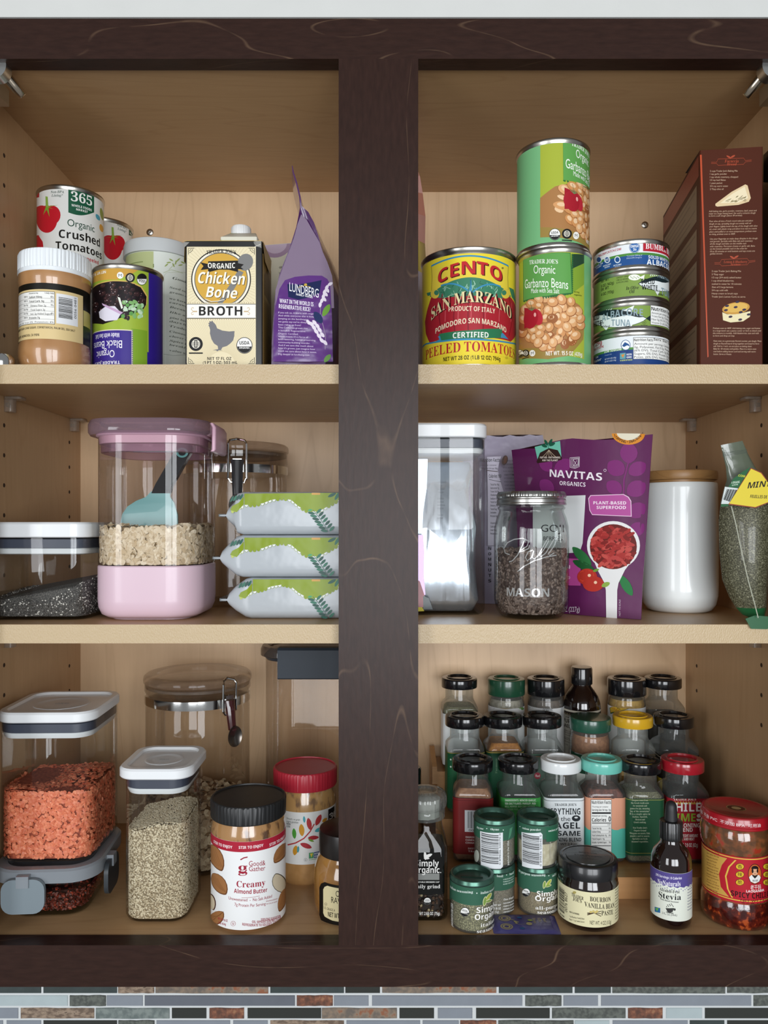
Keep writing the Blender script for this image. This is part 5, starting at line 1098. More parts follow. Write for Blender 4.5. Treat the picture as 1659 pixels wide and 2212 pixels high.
of = lambda x, y: zo+.003*np.sin(np.asarray(x)*90+1)*np.cos(np.asarray(y)*70)
core = MB(); core.loft(heap(w-.009, d-.009, .028, zp+.001, lambda x, y: float(of(x, y))-.002), speckle('7A6648', 'B8A47E', 300, .4, .6, .8))
p, n = on_ring(w-.0055, d-.0055, .03, zp+.003, zo, 1900); p2, n2_ = on_top(w-.014, d-.014, 0, 900); p2[:, 2] = of(p2[:, 0], p2[:, 1])
ov = disc(9, .5, .5)
me = scatter('rolled_oats', np.concatenate([p, p2]), np.concatenate([n, n2_]), ov, (.0032, .0046), (1.0, .64, .13), island('CDBA96', 'F0E6CC',   .65), .36, core, in_box(w-.0032, d-.0032, .0314), zp+.0008)
solo('rolled_oats', me, 'pale rolled oats filling the middle of the pink-based container', 'oats', (cx, yc, ZM), kind='stuff')
# scoop standing in the oats
yp = .092; q = lambda px, py: (X(px, yp), Z(py, yp))
base = (X(330, yp), yp, Z(1138, yp)); t = thing('scoop', 'teal plastic scoop with black handle standing in the oats', 'scoop', base)
sm = lambda P: [(a-base[0], b-base[2]) for a, b in P]
bl = sm([q(*p) for p in ((330, 1062), (318, 1074), (296, 1082), (275, 1094), (262, 1110), (257, 1128), (259, 1150), (300, 1158), (350, 1158), (386, 1146), (385, 1112), (378, 1086), (370, 1074), (369, 1062))])
fnb = lambda a, b, c: (a, c+6.0*(a-.006)**2-.006, b)
mb = MB(); mb.prism(bl, .0, .0035, pm('7FB3B4', .35, coat=.4), fnb); part('blade', mb, t, angle=50)
hd = [q(*p) for p in ((331, 1066), (369, 1066), (373, 1052), (414, 980), (417, 968), (411, 958), (398, 955), (386, 962), (376, 984), (340, 1046))]
mb = MB(); mb.prism(sm(hd), -.004, .006, pm('101216', .35, spec=.2), lambda a, b, c: (a, c-.003, b)); part('handle', mb, t, angle=50)
mb = MB(); c_ = q(397, 979); mb.lathe([(.0058, 0), (.0058, .0105), (.0045, .0112), (.0036, .0106), (.0034, .001)], pm('6FB0AE', .3), 24); o = part('hanging_hole', mb, t); o.rotation_euler = (pi/2, 0, 0); o.scale = (1.1, .9, 1); o.location = (c_[0]-base[0], .0035, c_[1]-base[2])

# --- clamp canister behind
def clamp_canister(label, l, r, yc, zb, h, zband, clamp_px, clampm, fold, dark):
    x, R, am = cyl_at(l, r, yc); t = thing('clamp_canister', label, 'canister', (x, yc, zb))
    body = glass('F6F4F1', 'DDD8D2', .03, 1.45)
    mb = MB(); mb.lathe([(.0004, .003), (R*.86, .003), (R*.9, .0), (R*.97, .003), (R*.985, .012), (R*.985, zband-.006), (R*.97, zband), (R*.97, zband+.012), (R*1.0, zband+.015), (R*1.0, h-.0115)], body, 72); part('clear_body', mb, t)
    mb = MB(); mb.lathe([(R*.95, h-.016), (R*.985, h-.0155), (R*.985, h-.0125), (R*.95, h-.012)], glass('F0ECE8', 'D0C8C2', .1, 1.4, .12, 'C8BFB6'), 72); part('seal_ring', mb, t)
    mb = MB(); mb.lathe([(R*.97, h-.0105), (R*1.02, h-.0095), (R*1.025, h-.0065), (R*1.015, h-.003), (R*.97, h-.0006), (R*.90, h), (R*.5, h-.0006), (.0004, h-.0008)], glass('F8F5F2', 'E2DAD4', .03, 1.35, .03, 'C4B8AC'), 72); part('lid', mb, t, angle=50)
    mb = MB(); mb.lathe([(R*.975, zband+.001), (R*1.004, zband+.001), (R*1.006, zband+.006), (R*1.004, zband+.011), (R*.975, zband+.011)], CHROME(), 72); part('metal_band', mb, t)
    ca = atan2(X(clamp_px, yc-R*.95)-x, R*.95); c, s_ = sin(ca), cos(ca)
    P = lambda u, o, z: (((R*1.0+o)*c+u*s_), -((R*1.0+o)*s_-u*c), z)
    wt, wb = h-.001, fold[0]; hw = fold[1]
    mb = MB(); pts = [P(-hw, .006, wb+.004), P(-hw, .007, wt-.004), P(-hw*.8, .005, wt), P(0, .001, wt+.002), P(hw*.8, .005, wt), P(hw, .007, wt-.004), P(hw, .006, wb+.004), P(hw*.7, .006, wb), P(-hw*.7, .006, wb)]
    mb.tube(pts, .0014, CHROME(), 8, closed=True); part('wire_bail', mb, t)
    mb = MB(); a0, a1, hb = fold[2], fold[3], fold[4]
    rings = []
    for f in np.linspace(0, 1, 7): 
        z = a0+(a1-a0)*f; ww = hb*(1-.25*f+(.1 if f < .1 else 0)); o = .004+.006*f
        rings.append([P(-ww, o, z), P(-ww, o+.004, z), P(-ww*.5, o+.0062, z), P(ww*.5, o+.0062, z), P(ww, o+.004, z), P(ww, o, z)])
    mb.loft(rings, dark); part('clamp_lever', mb, t, angle=40)
    mb = MB(); rr_ = fold[5]; zc_ = a1-rr_*.7
    mb.lathe([(.0004, 0), (rr_*.45, .0004), (rr_*.75, .0018), (rr_, .0044), (rr_*.98, .0052), (rr_*.7, .0034), (.0004, .0026)], clampm, 28); o = part('lever_end', mb, t); o.location = P(0, .0125, zc_); o.rotation_euler = (pi/2, 0, ca); o.scale = (1, 1.3, 1)
    mb = MB(); mb.box(-.005, .005, -.003, .003, -.009, .009, CHROME()); o = part('clamp_plate', mb, t); o.location = P(0, .0035, zband+.007); o.rotation_euler = (0, 0, ca)
    return t, x, R
t, x, R = clamp_canister('clear canister with steel clamp lid, behind the three wipe packs', 394, 621, .232, ZM, .1955, .157, 512, CHROME(), (.146, .0105, .172, .126, .007, .010), pm('2A2A2C', .25, coat=.4))

# --- three packs of wipes
wrapm = pm('B2B8BC', .22, coat=.10, bump=.6, bs=40, spec=.35); GR = pm('82961A', .25, coat=.02, bump=.6, bs=40, spec=.2)
tips = (483, 470, 485); zs = [0.0, .0428, .0866]; hs = [.0424, .0434, .0440]; yf = .060
labs = ['bottom green and silver pack of the three stacked wipe packs', 'middle green and silver pack of the three stacked wipe packs', 'top green and silver pack of the three stacked wipe packs']
for i in range(3):
    tip = tips[2-i] if i != 1 else tips[1]; tip = (485, 470, 483)[i]
    xt = X(tip, yf+.03); x1 = X(tip+ (52, 48, 36)[i], yf); xe = .004; h = hs[i]; dep = .088; zc_ = h/2
    t = thing('wipe_pack', labs[i], 'wipes', (x1, yf+dep/2, ZM+zs[i]), 0, 'stacked wipe packs')
    st = [(xt-x1, .0012, .070, zc_*.9), (xt-x1+.007, .002, .072, zc_*.9), (xt-x1+.009, h*.30, .074, zc_*.94), (xt-x1+.016, h*.62, .080, zc_*.97), (-.004, h*.93, .087, zc_), (.002, h, dep, zc_), (xe-x1-.03, h, dep, zc_), (xe-x1-.02, h*.9, .086, zc_), (xe-x1-.008, .006, .074, zc_), (xe-x1, .0015, .07, zc_)]
    rings = []
    for (xx, hh, dd, zc0) in st:
        r = min(.009, hh*.45); rings.append([(xx, p[0], zc0+p[1]) for p in rr(dd, hh, r, 0, n=5)])
    mb = MB(); mb.loft([[(a, b, c) for a, b, c in g] for g in rings], wrapm); part('wrapper', mb, t, angle=50)
    mb = MB()
    for k in range(14): mb.box(xt-x1-.0008-(k % 2)*.0008, xt-x1+.006, -.035+k*.005, -.035+k*.005+.005, zc_*.9-.0014, zc_*.9+.0014, pm('4A4E50', .3, .5))
    part('crimped_end', mb, t, smooth=False)
    fn = lambda u, v: np.where(u < 0.0, np.maximum(u*.22, -.006), 0.0)+.0005
    s = Sheet(PlaneMap((x1, yf, ZM+zs[i]), (1, 0, 0), (0, 0, 1), (x1, yf+dep/2, ZM+zs[i]), fn=fn, du=.004), cF, rough=.3)
    Y = {2: 0, 1: 397, 0: 765}[i]; px0 = {2: 525, 1: 525, 0: 600}[i]
    bd = [(px0, 945), (610, 946), (690, 930), (760, 902), (860, 884), (940, 902), (1000, 955), (1080, 1000), (1180, 1004), (1250, 965), (1380, 890)]
    s.P([(px0, 846), (1380, 838)]+[(a, b+Y*1.0) if False else (a, b) for a, b in bd[::-1]], GR, 2) if Y == 0 else s.P([(px0, 838+Y), (1380, 838+Y)]+[(a, b+Y) for a, b in bd[::-1]], GR, 2)
    s.P([(px0-5, 870+Y), (px0-5, 940+Y), (px0-70, 1010+Y), (px0-130, 990+Y), (px0-110, 955+Y), (px0-50, 925+Y)], GR, 2)
    n = 26; L = [Vector(p) for p in bd]; seg = [0]
    for a, b in zip(L, L[1:]): seg.append(seg[-1]+(b-a).length)
    def at(d):
        for j in range(len(L)-1):
            if seg[j+1] >= d: return L[j]+(L[j+1]-L[j])*((d-seg[j])/(seg[j+1]-seg[j]))
        return L[-1]
    for k in range(n):
        c0 = at(seg[-1]*(k+.5)/n); s.E(c0.x, c0.y+Y, 17, 21, GR, 1, 14); s.E(c0.x, c0.y+Y, 14, 18, 'DDE0E0', 1.5, 14)
    for k in range(5): s.E(px0-20-k*22, 962+Y+k*10, 14, 16, 'B4C060', 1, 12); s.E(px0-20-k*22, 962+Y+k*10, 11, 13, 'DDE0E0', 1.5, 12)
    dg = ('1E5A4A', '2A6E58', '184A40')
    s.LN([(1130, 990+Y), (1190, 1060+Y), (1260, 1165+Y)], 4, dg[0], 3)
    for k in range(7):
        px, py = 1150+k*19, 1012+Y+k*26; s.leaf(px-32, py+6, 32, 12, 10, dg[k % 3], 3); s.leaf(px+34, py-12, 30, 12, -45, dg[(k+1) % 3], 3)
    for k in range(4): s.leaf(px0-112+k*28, 892+Y-k*6, 30, 10, -60, dg[k % 3], 3); s.LN([(px0-140, 915+Y), (px0-20, 880+Y)], 3, dg[0], 3)
    s.leaf(1300, 858+Y, 40, 14, -25, dg[0], 3); s.leaf(1345, 868+Y, 40, 14, -60, dg[1], 3); s.leaf(1105, 992+Y, 20, 9, -10, '3E9A6A', 3); s.R(1120, 838+Y, 1195, 856+Y, 'C89A4C', 3)
    s.to('printed_band', t)

# --- tall keeper holding a silver bag
w = .105; yc = .092+w/2; cx = X(1051, .092)-w/2; h = (1331-915)/S(.092)
pop_container('food_container', 'tall clear container with white lid holding a crumpled silver bag', 'container', (cx, yc, ZM), w, w, h, .0150, .016, over=.004)
def make_foil():
    M, nt, out = newmat('crinkled_foil'); L = nt.links; b = nd(nt, 'ShaderNodeBsdfPrincipled'); L.new(b.outputs[0], out.inputs[0])
    b.inputs['Base Color'].default_value = lin('D6DEE8'); b.inputs['Metallic'].default_value = .85; b.inputs['Roughness'].default_value = .2
    tc = nd(nt, 'ShaderNodeTexCoord'); mp = nd(nt, 'ShaderNodeMapping'); mp.inputs['Scale'].default_value = (1, 1, .07); L.new(tc.outputs['Object'], mp.inputs[0])
    n = nd(nt, 'ShaderNodeTexNoise'); n.inputs['Scale'].default_value = 120; n.inputs['Detail'].default_value = 1; L.new(mp.outputs[0], n.inputs['Vector'])
    v = nd(nt, 'ShaderNodeTexVoronoi'); v.inputs['Scale'].default_value = 24; L.new(tc.outputs['Object'], v.inputs['Vector'])
    ad = nd(nt, 'ShaderNodeMath', operation='ADD'); L.new(n.outputs[0], ad.inputs[0]); L.new(v.outputs['Distance'], ad.inputs[1])
    bp = nd(nt, 'ShaderNodeBump'); bp.inputs['Strength'].default_value = .38; bp.inputs['Distance'].default_value = .004; L.new(ad.outputs[0], bp.inputs['Height']); L.new(bp.outputs[0], b.inputs['Normal'])
    return M
foil = make_foil()
t = thing('foil_bag', 'silver foil bag standing inside the tall white-lidded container', 'bag', (cx, yc-.004, ZM+.0035))
mb = MB(); rg = []
r2 = random.Random(4)
for (z, ww, dd) in ((0, .080, .066), (.012, .090, .078), (.05, .088, .074), (.09, .086, .066), (.13, .084, .050), (.152, .084, .028), (.163, .080, .010), (.1635, .078, .004)):
    rg.append([(p[0]+.0025*sin(p[1]*150+z*60), p[1]+.002*sin(p[0]*190+z*70), z) for p in rr(ww, dd, .012, z, n=7)])
mb.loft(rg, foil); part('body', mb, t, angle=70)
s = Sheet(PlaneMap((cx, yc-.004-.0425, ZM), (1, 0, 0), (0, 0, 1), (cx, yc-.004, ZM+.0035)), cG, du=1)
s.P([(60, 1210), (140, 1210), (150, 1350), (145, 1560), (160, 1740), (105, 1760), (60, 1600)], pm('A48AB4', .15, .3), 1); s.P([(60, 1600), (110, 1620), (150, 1740), (170, 1850), (60, 1860)], pm('9A2A3C', .2), 2); s.P([(140, 1750), (190, 1770), (225, 1870), (140, 1870)], pm('1E3038', .2), 2); s.P([(60, 1850), (130, 1850), (150, 1885), (60, 1890)], 'D8C83C', 3)
s.P([(130, 1200), (60, 1200), (60, 540), (180, 540), (170, 800), (140, 1000)], pm('B4C8DC', .18, .5), 1)
s.lines(262, 345, 745, 29, ('INGREDIENTS', 'Organic', 'Dist. & Sold', 'Trader Joe', '', 'CERTIFIED', 'ORGANIC', 'GROWN IN', 'STORE IN', '', '*CACAO', 'FROM PE'), 15, '4A5058', '', 3)
s.to('bag_print', t)

# --- lavender almond bag behind
base = (X(1088, .232), .232, ZM); t = thing('almond_bag', 'torn-topped lavender bag with nutrition facts, behind the tall clear container', 'bag', base)
mb = MB(); rows_ = []; r2 = random.Random(3)
for k, (pl, pr_, py, d) in enumerate(((1005, 1175, 1312, .020), (1003, 1177, 1250, .022), (1002, 1178, 1150, .018), (1000, 1178, 1050, .010), (1000, 1176, 985, .004), (1000, 1174, 950, .0012), (1000, 1172, 944, .001))):
    y = base[1]; z = Z(py, y-d)-ZM if k else .0003; n = 12; row = []
    jag = (lambda i: (.003*r2.random() if k == 6 else 0))
    for i in range(n+1): f = i/n; row.append((X(pl+(pr_-pl)*f, y)-base[0], -d*sin(pi*f)**.7-.001, z+jag(i)))
    for i in range(n, -1, -1): f = i/n; row.append((X(pl+(pr_-pl)*f, y)-base[0], d*.9*sin(pi*f)**.7+.001, z+jag(i)))
    rows_.append(row)
mb.loft(rows_, pm('9C94AA', .3, coat=.3, bump=.3, bs=60)); part('body', mb, t, angle=60)
s = Sheet(PlaneMap((base[0], base[1]-.0235, ZM), (1, 0, 0), (0, 0, 1), base), cG, du=1)
s.P([(705, 520), (832, 515), (815, 560), (800, 640), (830, 760), (850, 820), (850, 1305), (712, 1305), (712, 900)], 'B4AEBE', 1)
s.T('Nutrition Facts', 640, 820, 548, 30, '1E1A20', 'bi', 3); s.T('servings per container', 640, 790, 592, 16, '3A3640', '', 3); s.T('Serving size 1/4 cup (30g)', 640, 800, 622, 15, '3A3640', 'sb', 3); s.LN([(700, 640), (800, 650)], 8, '3A2020', 3)
s.T('Calories 190', 722, 830, 690, 30, '1E1A20', 'sb', 3); s.LN([(722, 720), (830, 742)], 5, '1E1A20', 3)
s.lines(735, 812, 765, 31, ('Total Fat 16g', ' Saturated 1g', ' Trans Fat 0g', 'Cholesterol', 'Sodium 0mg', 'Total Carb', ' Dietary Fib', ' Total Sug', ' Includes', 'Protein 6g', '', 'Vitamin D', 'Calcium', 'Iron 1mg', 'Potassium'), 17, '26222A', 'sb', 3)
s.E(862, 550, 26, 44, '4A3026', 3, rot=15); s.E(868, 548, 14, 34, '6A4634', 4, rot=15)
for k in range(9): s.T(('undeniably delicious', 'raw almonds. The', 'photo at the almond', 'nuts, not two are', '', 'unroasted in your', 'every season and', 'small snacks and', 'blanched desserts')[k] or 'a', 840+k*3, 980, 552+k*31, 15, '4A4452', '', 3)
for k, c in enumerate('NOMNUTS'): s.T(c, 715, 742, 1330+k*48, 26, '2A2630', 'sb', 3)
s.to('front_print', t)

# --- goji berry bag, angled
A = Vector((.152, .166)); B2 = Vector((.2625, .0545)); eu = (B2-A).normalized(); n2 = Vector((-eu.y, eu.x)); Wd = (B2-A).length; rz = atan2(eu.y, eu.x)
e3 = Vector((eu.x, eu.y, 0)); c = A+eu*Wd/2+n2*.012; base = (c.x, c.y, ZM)
t = thing('berry_bag', 'purple standing bag of goji berries with a white spoon printed on it', 'bag', base, rz)
bulge = lambda u: .009*np.cos(np.clip((u-Wd/2)/(Wd/2), -1, 1)*pi/2)
mp = PlaneMap((A.x, A.y, ZM), e3, (0, 0, 1), base, rz, fn=lambda u, v: bulge(u)+.0004, du=.005)
pur = pm('5E1F52', .33, coat=.25, bump=.18, bs=40)
Lp = [(1128, 1338), (1122, 1250), (1118, 1150), (1113, 1060), (1108, 1000), (1105, 972)]; Rp = [(1385, 1338), (1388, 1255), (1394, 1180), (1400, 1080), (1405, 1000), (1409.5, 938)]
mb = MB(); rows_ = []; Nn = 14; th = [.026, .03, .024, .012, .004, .001]; nrm = np.array(mp.n); o3 = np.array(Vector((A.x, A.y, ZM)))
cc, ss = cos(-rz), sin(-rz)
def tl(p): p = np.array(p)-np.array(base); return (p[0]*cc-p[1]*ss, p[0]*ss+p[1]*cc, p[2])
tops_j = [0, .0, -.001, -.002, .001, .003, .004, .004, .002, .0, -.001, -.0015, -.001, 0, 0]
for k in range(6):
    ul, vl = mp.inv(*Lp[k]); ur, vr = mp.inv(*Rp[k]); row = []
    if k == 0: vl = vr = .0003
    for i in range(Nn+1):
        f = i/Nn; u = ul+(ur-ul)*f; v = vl+(vr-vl)*f+(tops_j[i] if k == 5 else 0); row.append(tl(o3+np.array(e3)*u+np.array([0, 0, v])+nrm*float(bulge(u))))
    for i in range(Nn, -1, -1):
        f = i/Nn; u = ul+(ur-ul)*f; v = vl+(vr-vl)*f+(tops_j[i] if k == 5 else 0); row.append(tl(o3+np.array(e3)*u+np.array([0, 0, v])+nrm*float(bulge(u)-th[k]*sin(pi*f)**.6-.0008)))
    rows_.append(row)
mb.loft(rows_, pur); part('body', mb, t, angle=60)
s = Sheet(mp, cH, rough=.35); mg = '7E2E70'
for (px, py, rx, ry, ro) in ((480, 470, 90, 70, 90), (380, 600, 78, 70, 40), (548, 605, 80, 60, -35), (365, 765, 72, 58, 40), (540, 775, 85, 70, -35), (545, 960, 80, 66, -40), (545, 1120, 70, 58, -40)): s.leaf(px, py, rx, ry, ro, mg, 1)
s.LN([(440, 860), (442, 700), (478, 545)], 14, mg, 1)
for (px, py, rx, ry, ro) in ((-125, 480, 60, 46, 60), (-210, 560, 80, 60, 60), (-60, 590, 90, 60, -40), (-200, 760, 80, 60, 40)): s.leaf(px, py, rx, ry, ro, mg, 1)
s.P([(-312, 420), (-80, 372), (-68, 510), (-280, 548)], '74C4AC', 2); s.P([(-295, 548), (-262, 470), (-180, 432), (-100, 450), (-66, 512), (-66, 532), (-285, 560)], '33221E', 3)
for a in (-34, -16, 0, 18, 36): s.LN([(-180, 448), (-180+a*1.1, 488), (-180+a*1.9, 512)], 4, 'C8B49A', 4)
s.LN([(-184, 450), (-184, 400)], 5, '1E5A44', 4)
for (px, py, ro) in ((-222, 412, 20), (-150, 400, -25), (-205, 385, 60), (-165, 380, -60)): s.leaf(px, py, 30, 13, ro, '1E5A44', 5)
s.T('FOR YOU - FOR FARMERS', -262, -78, 512, 15, 'E8DCD0', 'sb', 6, slope=14); s.T('FOR THE PLANET', -240, -98, 536, 15, 'E8DCD0', 'sb', 6, slope=10)
s.T('NAVITAS', -172, 270, 660, 62, 'F0E8EE', '', 5, slope=56, thick=3); s.T('ORGANICS', -84, 136, 736, 34, 'EADFE8', 'sb', 5, slope=24); s.E(293, 620, 11, 12, 'EADFE8', 5); s.E(293, 620, 8, 9, '5E1F52', 6)
for k in range(3): a = 12*k; s.LN([(6+a, 515+a*.6), (86-a*.4, 508+a*.7), (84-a*.5, 590-a*.7), (48-a*.2, 604-a*.9), (8+a, 596-a*.6)], 4, 'F0E8EE', 5, closed=True)
s.LN([(36, 535), (64, 580), (66, 535), (38, 580)], 4, 'F0E8EE', 5)
s.E(478, 300, 132, 100, 'D88A2C', 4, a0=4, a1=176); s.E(478, 300, 92, 62, 'E2DCC4', 5, a0=4, a1=176); s.T('TOPPING + SNACKING', 365, 592, 344, 25, '241A10', 'sb', 6, arc=-62, up=31)
s.P([(-140, 842), (136, 832), (130, 950), (112, 1240), (96, 1290), (70, 1318), (-330, 1345), (-330, 850)], 'D6D8D8', 3)
s.P([(158, 860), (176, 832), (440, 822), (480, 845), (500, 880), (503, 1014), (190, 1000), (168, 960)], 'E8C4DC', 4); s.P([(164, 862), (180, 838), (438, 828), (474, 850), (494, 884), (497, 1008), (192, 994), (174, 958)], 'B4559A', 5)
s.T('PLANT-BASED', 200, 460, 897, 26, 'F4E4EE', 'sb', 6, slope=6); s.T('SUPERFOOD', 226, 458, 936, 26, 'F4E4EE', 'sb', 6, slope=4)
s.P([(-330, 1352), (70, 1372), (95, 1390), (95, 1600), (-330, 1590)], 'B4488E', 3); s.T('RAJ', -80, 6, 1436, 24, 'F4E4EE', '', 5); s.T('DRIED', -60, 6, 1530, 24, 'F4E4EE', '', 5)
s.leaf(105, 1350, 110, 40, 45, '2E6E3C', 6); s.leaf(120, 1430, 100, 34, 25, '24582F', 6); s.leaf(460, 1600, 100, 36, 62, '2E7A44', 4)
s.E(358, 1260, 210, 208, 'E6E6E4', 7, n=36); s.P([(200, 1380), (240, 1480), (290, 1580), (300, 1640), (304, 1900), (388, 1900), (390, 1640), (400, 1580), (450, 1470), (520, 1370), (360, 1420)], 'E6E6E4', 7)
s.E(358, 1270, 186, 192, '6A2420', 8, n=36); rq = random.Random(11)
for k in range(130):
    a, q_ = rq.uniform(0, 2*pi), sqrt(rq.random())*170; s.E(358+q_*cos(a), 1270+q_*sin(a)*1.04, rq.uniform(28, 40), rq.uniform(13, 18), rq.choice(('A83430', 'B84440', '9A2C2A', 'C25048', '7E2422')), 9+(k % 9)*.3, 9, rq.uniform(-60, 60))
for (px, py, rx, ry) in ((150, 1525, 82, 70), (200, 1585, 86, 66)): s.E(px, py, rx, ry, 'B4342A', 12); s.E(px-6, py-6, rx*.8, ry*.8, 'C8402E', 12.5); s.E(px+18, py-12, 13, 13, 'F0C8A8', 13)
s.leaf(222, 1470, 26, 12, -20, '6E9A3C', 13); s.leaf(300, 1592, 36, 20, -25, '8EAE4C', 13)
s.T('OZ (227g)', -68, 88, 1800, 42, 'E8DCE6', '', 5, slope=-14, thick=1); s.T('NOT TO SCALE', 402, 416, 1790, 140, 'D8C4D4', '', 5, rot90=True)
s.T('GOJI', -252, -46, 1112, 62, '2E2A30', '', 5); s.T('BERRIES', -230, -60, 1200, 34, '2E2A30', '', 5)
s.to('front_print', t)

# --- mason jar of cacao nibs
yc = .084; x, R, am = cyl_at(1067, 1229.5, yc); t = thing('mason_jar', 'glass mason jar of cacao nibs with silver screw lid', 'jar', (x, yc, ZM), -am)
jar = glass('F6F9F7', 'CDD4D2', .015, 1.5)
H = Z(1060, yc-R*.9)-ZM; zl = Z(1090, yc-R*.9)-ZM
prof = [(.0004, .004), (R*.6, .004), (R*.70, .0005), (R*.80, .0015), (R*.94, .008), (R*.995, .018), (R*1.0, .030), (R*1.0, zl-.032), (R*.985, zl-.022), (R*.93, zl-.013), (R*.865, zl-.007), (R*.86, zl-.005), (R*.90, zl-.0035), (R*.90, zl-.0018), (R*.855, zl-.0008), (R*.855, zl+.006)]
mb = MB(); mb.lathe(prof, jar, 64); part('glass_body', mb, t, angle=60)
lidm = pm('A7A6A2', .3, 1.0)
mb = MB(); mb.lathe([(R*.9, zl), (R*.935, zl+.0004), (R*.935, zl+.0016), (R*.92, zl+.0024), (R*.925, zl+.0055), (R*.905, zl+.0065), (R*.905, zl+.0075), (R*.925, zl+.0088), (R*.925, H-.0035), (R*.90, H-.0012), (R*.88, H), (R*.8, H), (R*.78, H-.0008)], lidm, 200, wob=lambda a, z: (0.006*np.sign(np.sin(a*80)) if H-.006 < z < H-.001 else 0*a)); part('screw_band', mb, t, angle=30)
mb = MB(); mb.lathe([(R*.79, H-.0012), (R*.6, H-.0008), (.0004, H-.0008)], lidm, 48); part('lid_disc', mb, t)
emb = glass('F8FAF8', 'DDE4E2', .03, 2.2, .35, 'EEF2F0')
s = Sheet(CylMap(x, yc, ZM, R*1.004, -am), cG); lw_ = 9
s.LN([(905, 1385), (865, 1370), (855, 1330), (885, 1280), (945, 1250), (1020, 1240), (1075, 1265), (1060, 1310), (1000, 1350), (985, 1365), (1030, 1350), (1075, 1330), (1080, 1300)], lw_, emb, 2); s.LN([(1040, 1250), (1015, 1310), (975, 1390), (930, 1440), (900, 1450)], lw_, emb, 2)
s.LN([(1110, 1345), (1070, 1360), (1045, 1410), (1060, 1440), (1095, 1415), (1120, 1350), (1105, 1410), (1125, 1425), (1160, 1390), (1215, 1290), (1245, 1240), (1250, 1265), (1215, 1330), (1170, 1390), (1180, 1405), (1225, 1370), (1290, 1260), (1320, 1220), (1328, 1245), (1290, 1320), (1245, 1380), (1260, 1392), (1300, 1370)], lw_, emb, 2)
s.LN([(975, 1535), (1030, 1490), (1120, 1440), (1230, 1405), (1320, 1390)], lw_, emb, 2)
s.T('MASON', 880, 1255, 1722, 72, emb, 'sb', 2)
s.to('embossing', t)
p, n = [], []
Ri = R*.95; zt_ = .070
k = 2600; a = rng.uniform(0, 2*pi, k); z = rng.uniform(.005, zt_, k); rad = np.where(z < .016, Ri*(.74+.26*np.sqrt(np.clip((z-.003)/.014, 0, 1))), Ri)-.002
p = np.stack([rad*np.cos(a), rad*np.sin(a), z], 1); n = np.stack([np.cos(a), np.sin(a), 0*a], 1)
a = rng.uniform(0, 2*pi, 260); q_ = Ri*.95*np.sqrt(rng.random(260)); p = np.concatenate([p, np.stack([q_*np.cos(a), q_*np.sin(a), np.full(260, zt_)], 1)]); n = np.concatenate([n, np.tile([0, 0, 1.], (260, 1))])
core = MB(); core.lathe([(R*.6, .0056), (R*.80, .010), (R*.92, .02), (R*.93, zt_-.002), (.0004, zt_)], pm('4A3A34', .8), 32)
bv, bf = ico(1); bv = bv*rng.uniform(.65, 1.25, (len(bv), 1))
me = scatter('cacao_nibs', p, n, (bv, bf), (.0017, .0033), (1.2, .85, .7), island('4C3D38', '8C786E', .55), .5, core, in_round(lambda z: R*(.97 if z > .02 else .80+.17*max(0, z-.004)/.016)), .0052)
solo('cacao_nibs', me, 'dark brown cacao nibs filling half the mason jar', 'nibs', (x, yc, ZM), kind='stuff')

# --- white ceramic canister
yc = .141; x, R, am = cyl_at(1384, 1553, yc); Hb = Z(1040, yc-R)-ZM
t = thing('ceramic_canister', 'glossy white ceramic canister with round wooden lid', 'canister', (x, yc, ZM))
mb = MB(); mb.lathe([(.0004, 0), (R*.72, 0), (R*.84, .0025), (R*.94, .0085), (R*.99, .018), (R*1.0, .030), (R*1.0, Hb*.6), (R*.985, Hb-.006), (R*.975, Hb-.001), (R*.955, Hb), (R*.92, Hb-.001), (R*.92, Hb-.02)], pm('ECF0EE', .25, coat=.4), 80); part('body', mb, t, angle=60)
mb = MB(); mb.lathe([(R*.88, Hb-.006), (R*.89, Hb+.0026), (R*.965, Hb+.0032), (R*.985, Hb+.0055), (R*.985, Hb+.0105), (R*.965, Hb+.0128), (R*.9, Hb+.0132), (.0004, Hb+.0132)], maple('A97F4E', '7E5A34', 'X', .4, .3), 72); part('wooden_lid', mb, t, angle=40)

# --- bag of dried mint
yb2 = .034; base = (X(1610, yb2), yb2, ZM); o3 = Vector((base[0], yb2-.0, ZM))
t = thing('mint_bag', 'clear bag of dried mint leaves with yellow label, at the right wall', 'bag', base)
Lq = [(1590, 1842), (1440, 1850), (1385, 1790), (1330, 1700), (1270, 1550), (1245, 1300), (1240, 1050), (1255, 900), (1280, 790), (1308, 700), (1300, 590), (1275, 480), (1255, 402)]
Rq = [(1612, 1842), (1640, 1830), (1650, 1790), (1655, 1700), (1665, 1550), (1690, 1300), (1715, 1050), (1720, 900), (1690, 790), (1630, 700), (1550, 590), (1490, 480), (1440, 365)]
thk = [.001, .006, .012, .018, .024, .028, .026, .020, .014, .009, .005, .002, .0008]
herb = speckle('3C3B2A', '6A6850', 800, .42, .6, .45, .35, detail=4, c3='9A9880'); gbag = pm('1E5A34', .3, coat=.5); film = pm('5E6656', .22, coat=.7, bump=.4, bs=60)
rows_ = []; pm_ = PlaneMap(o3, (1, 0, 0), (0, 0, 1), base); N = 10
bul = lambda k, f: thk[k]*sin(pi*f)**.8
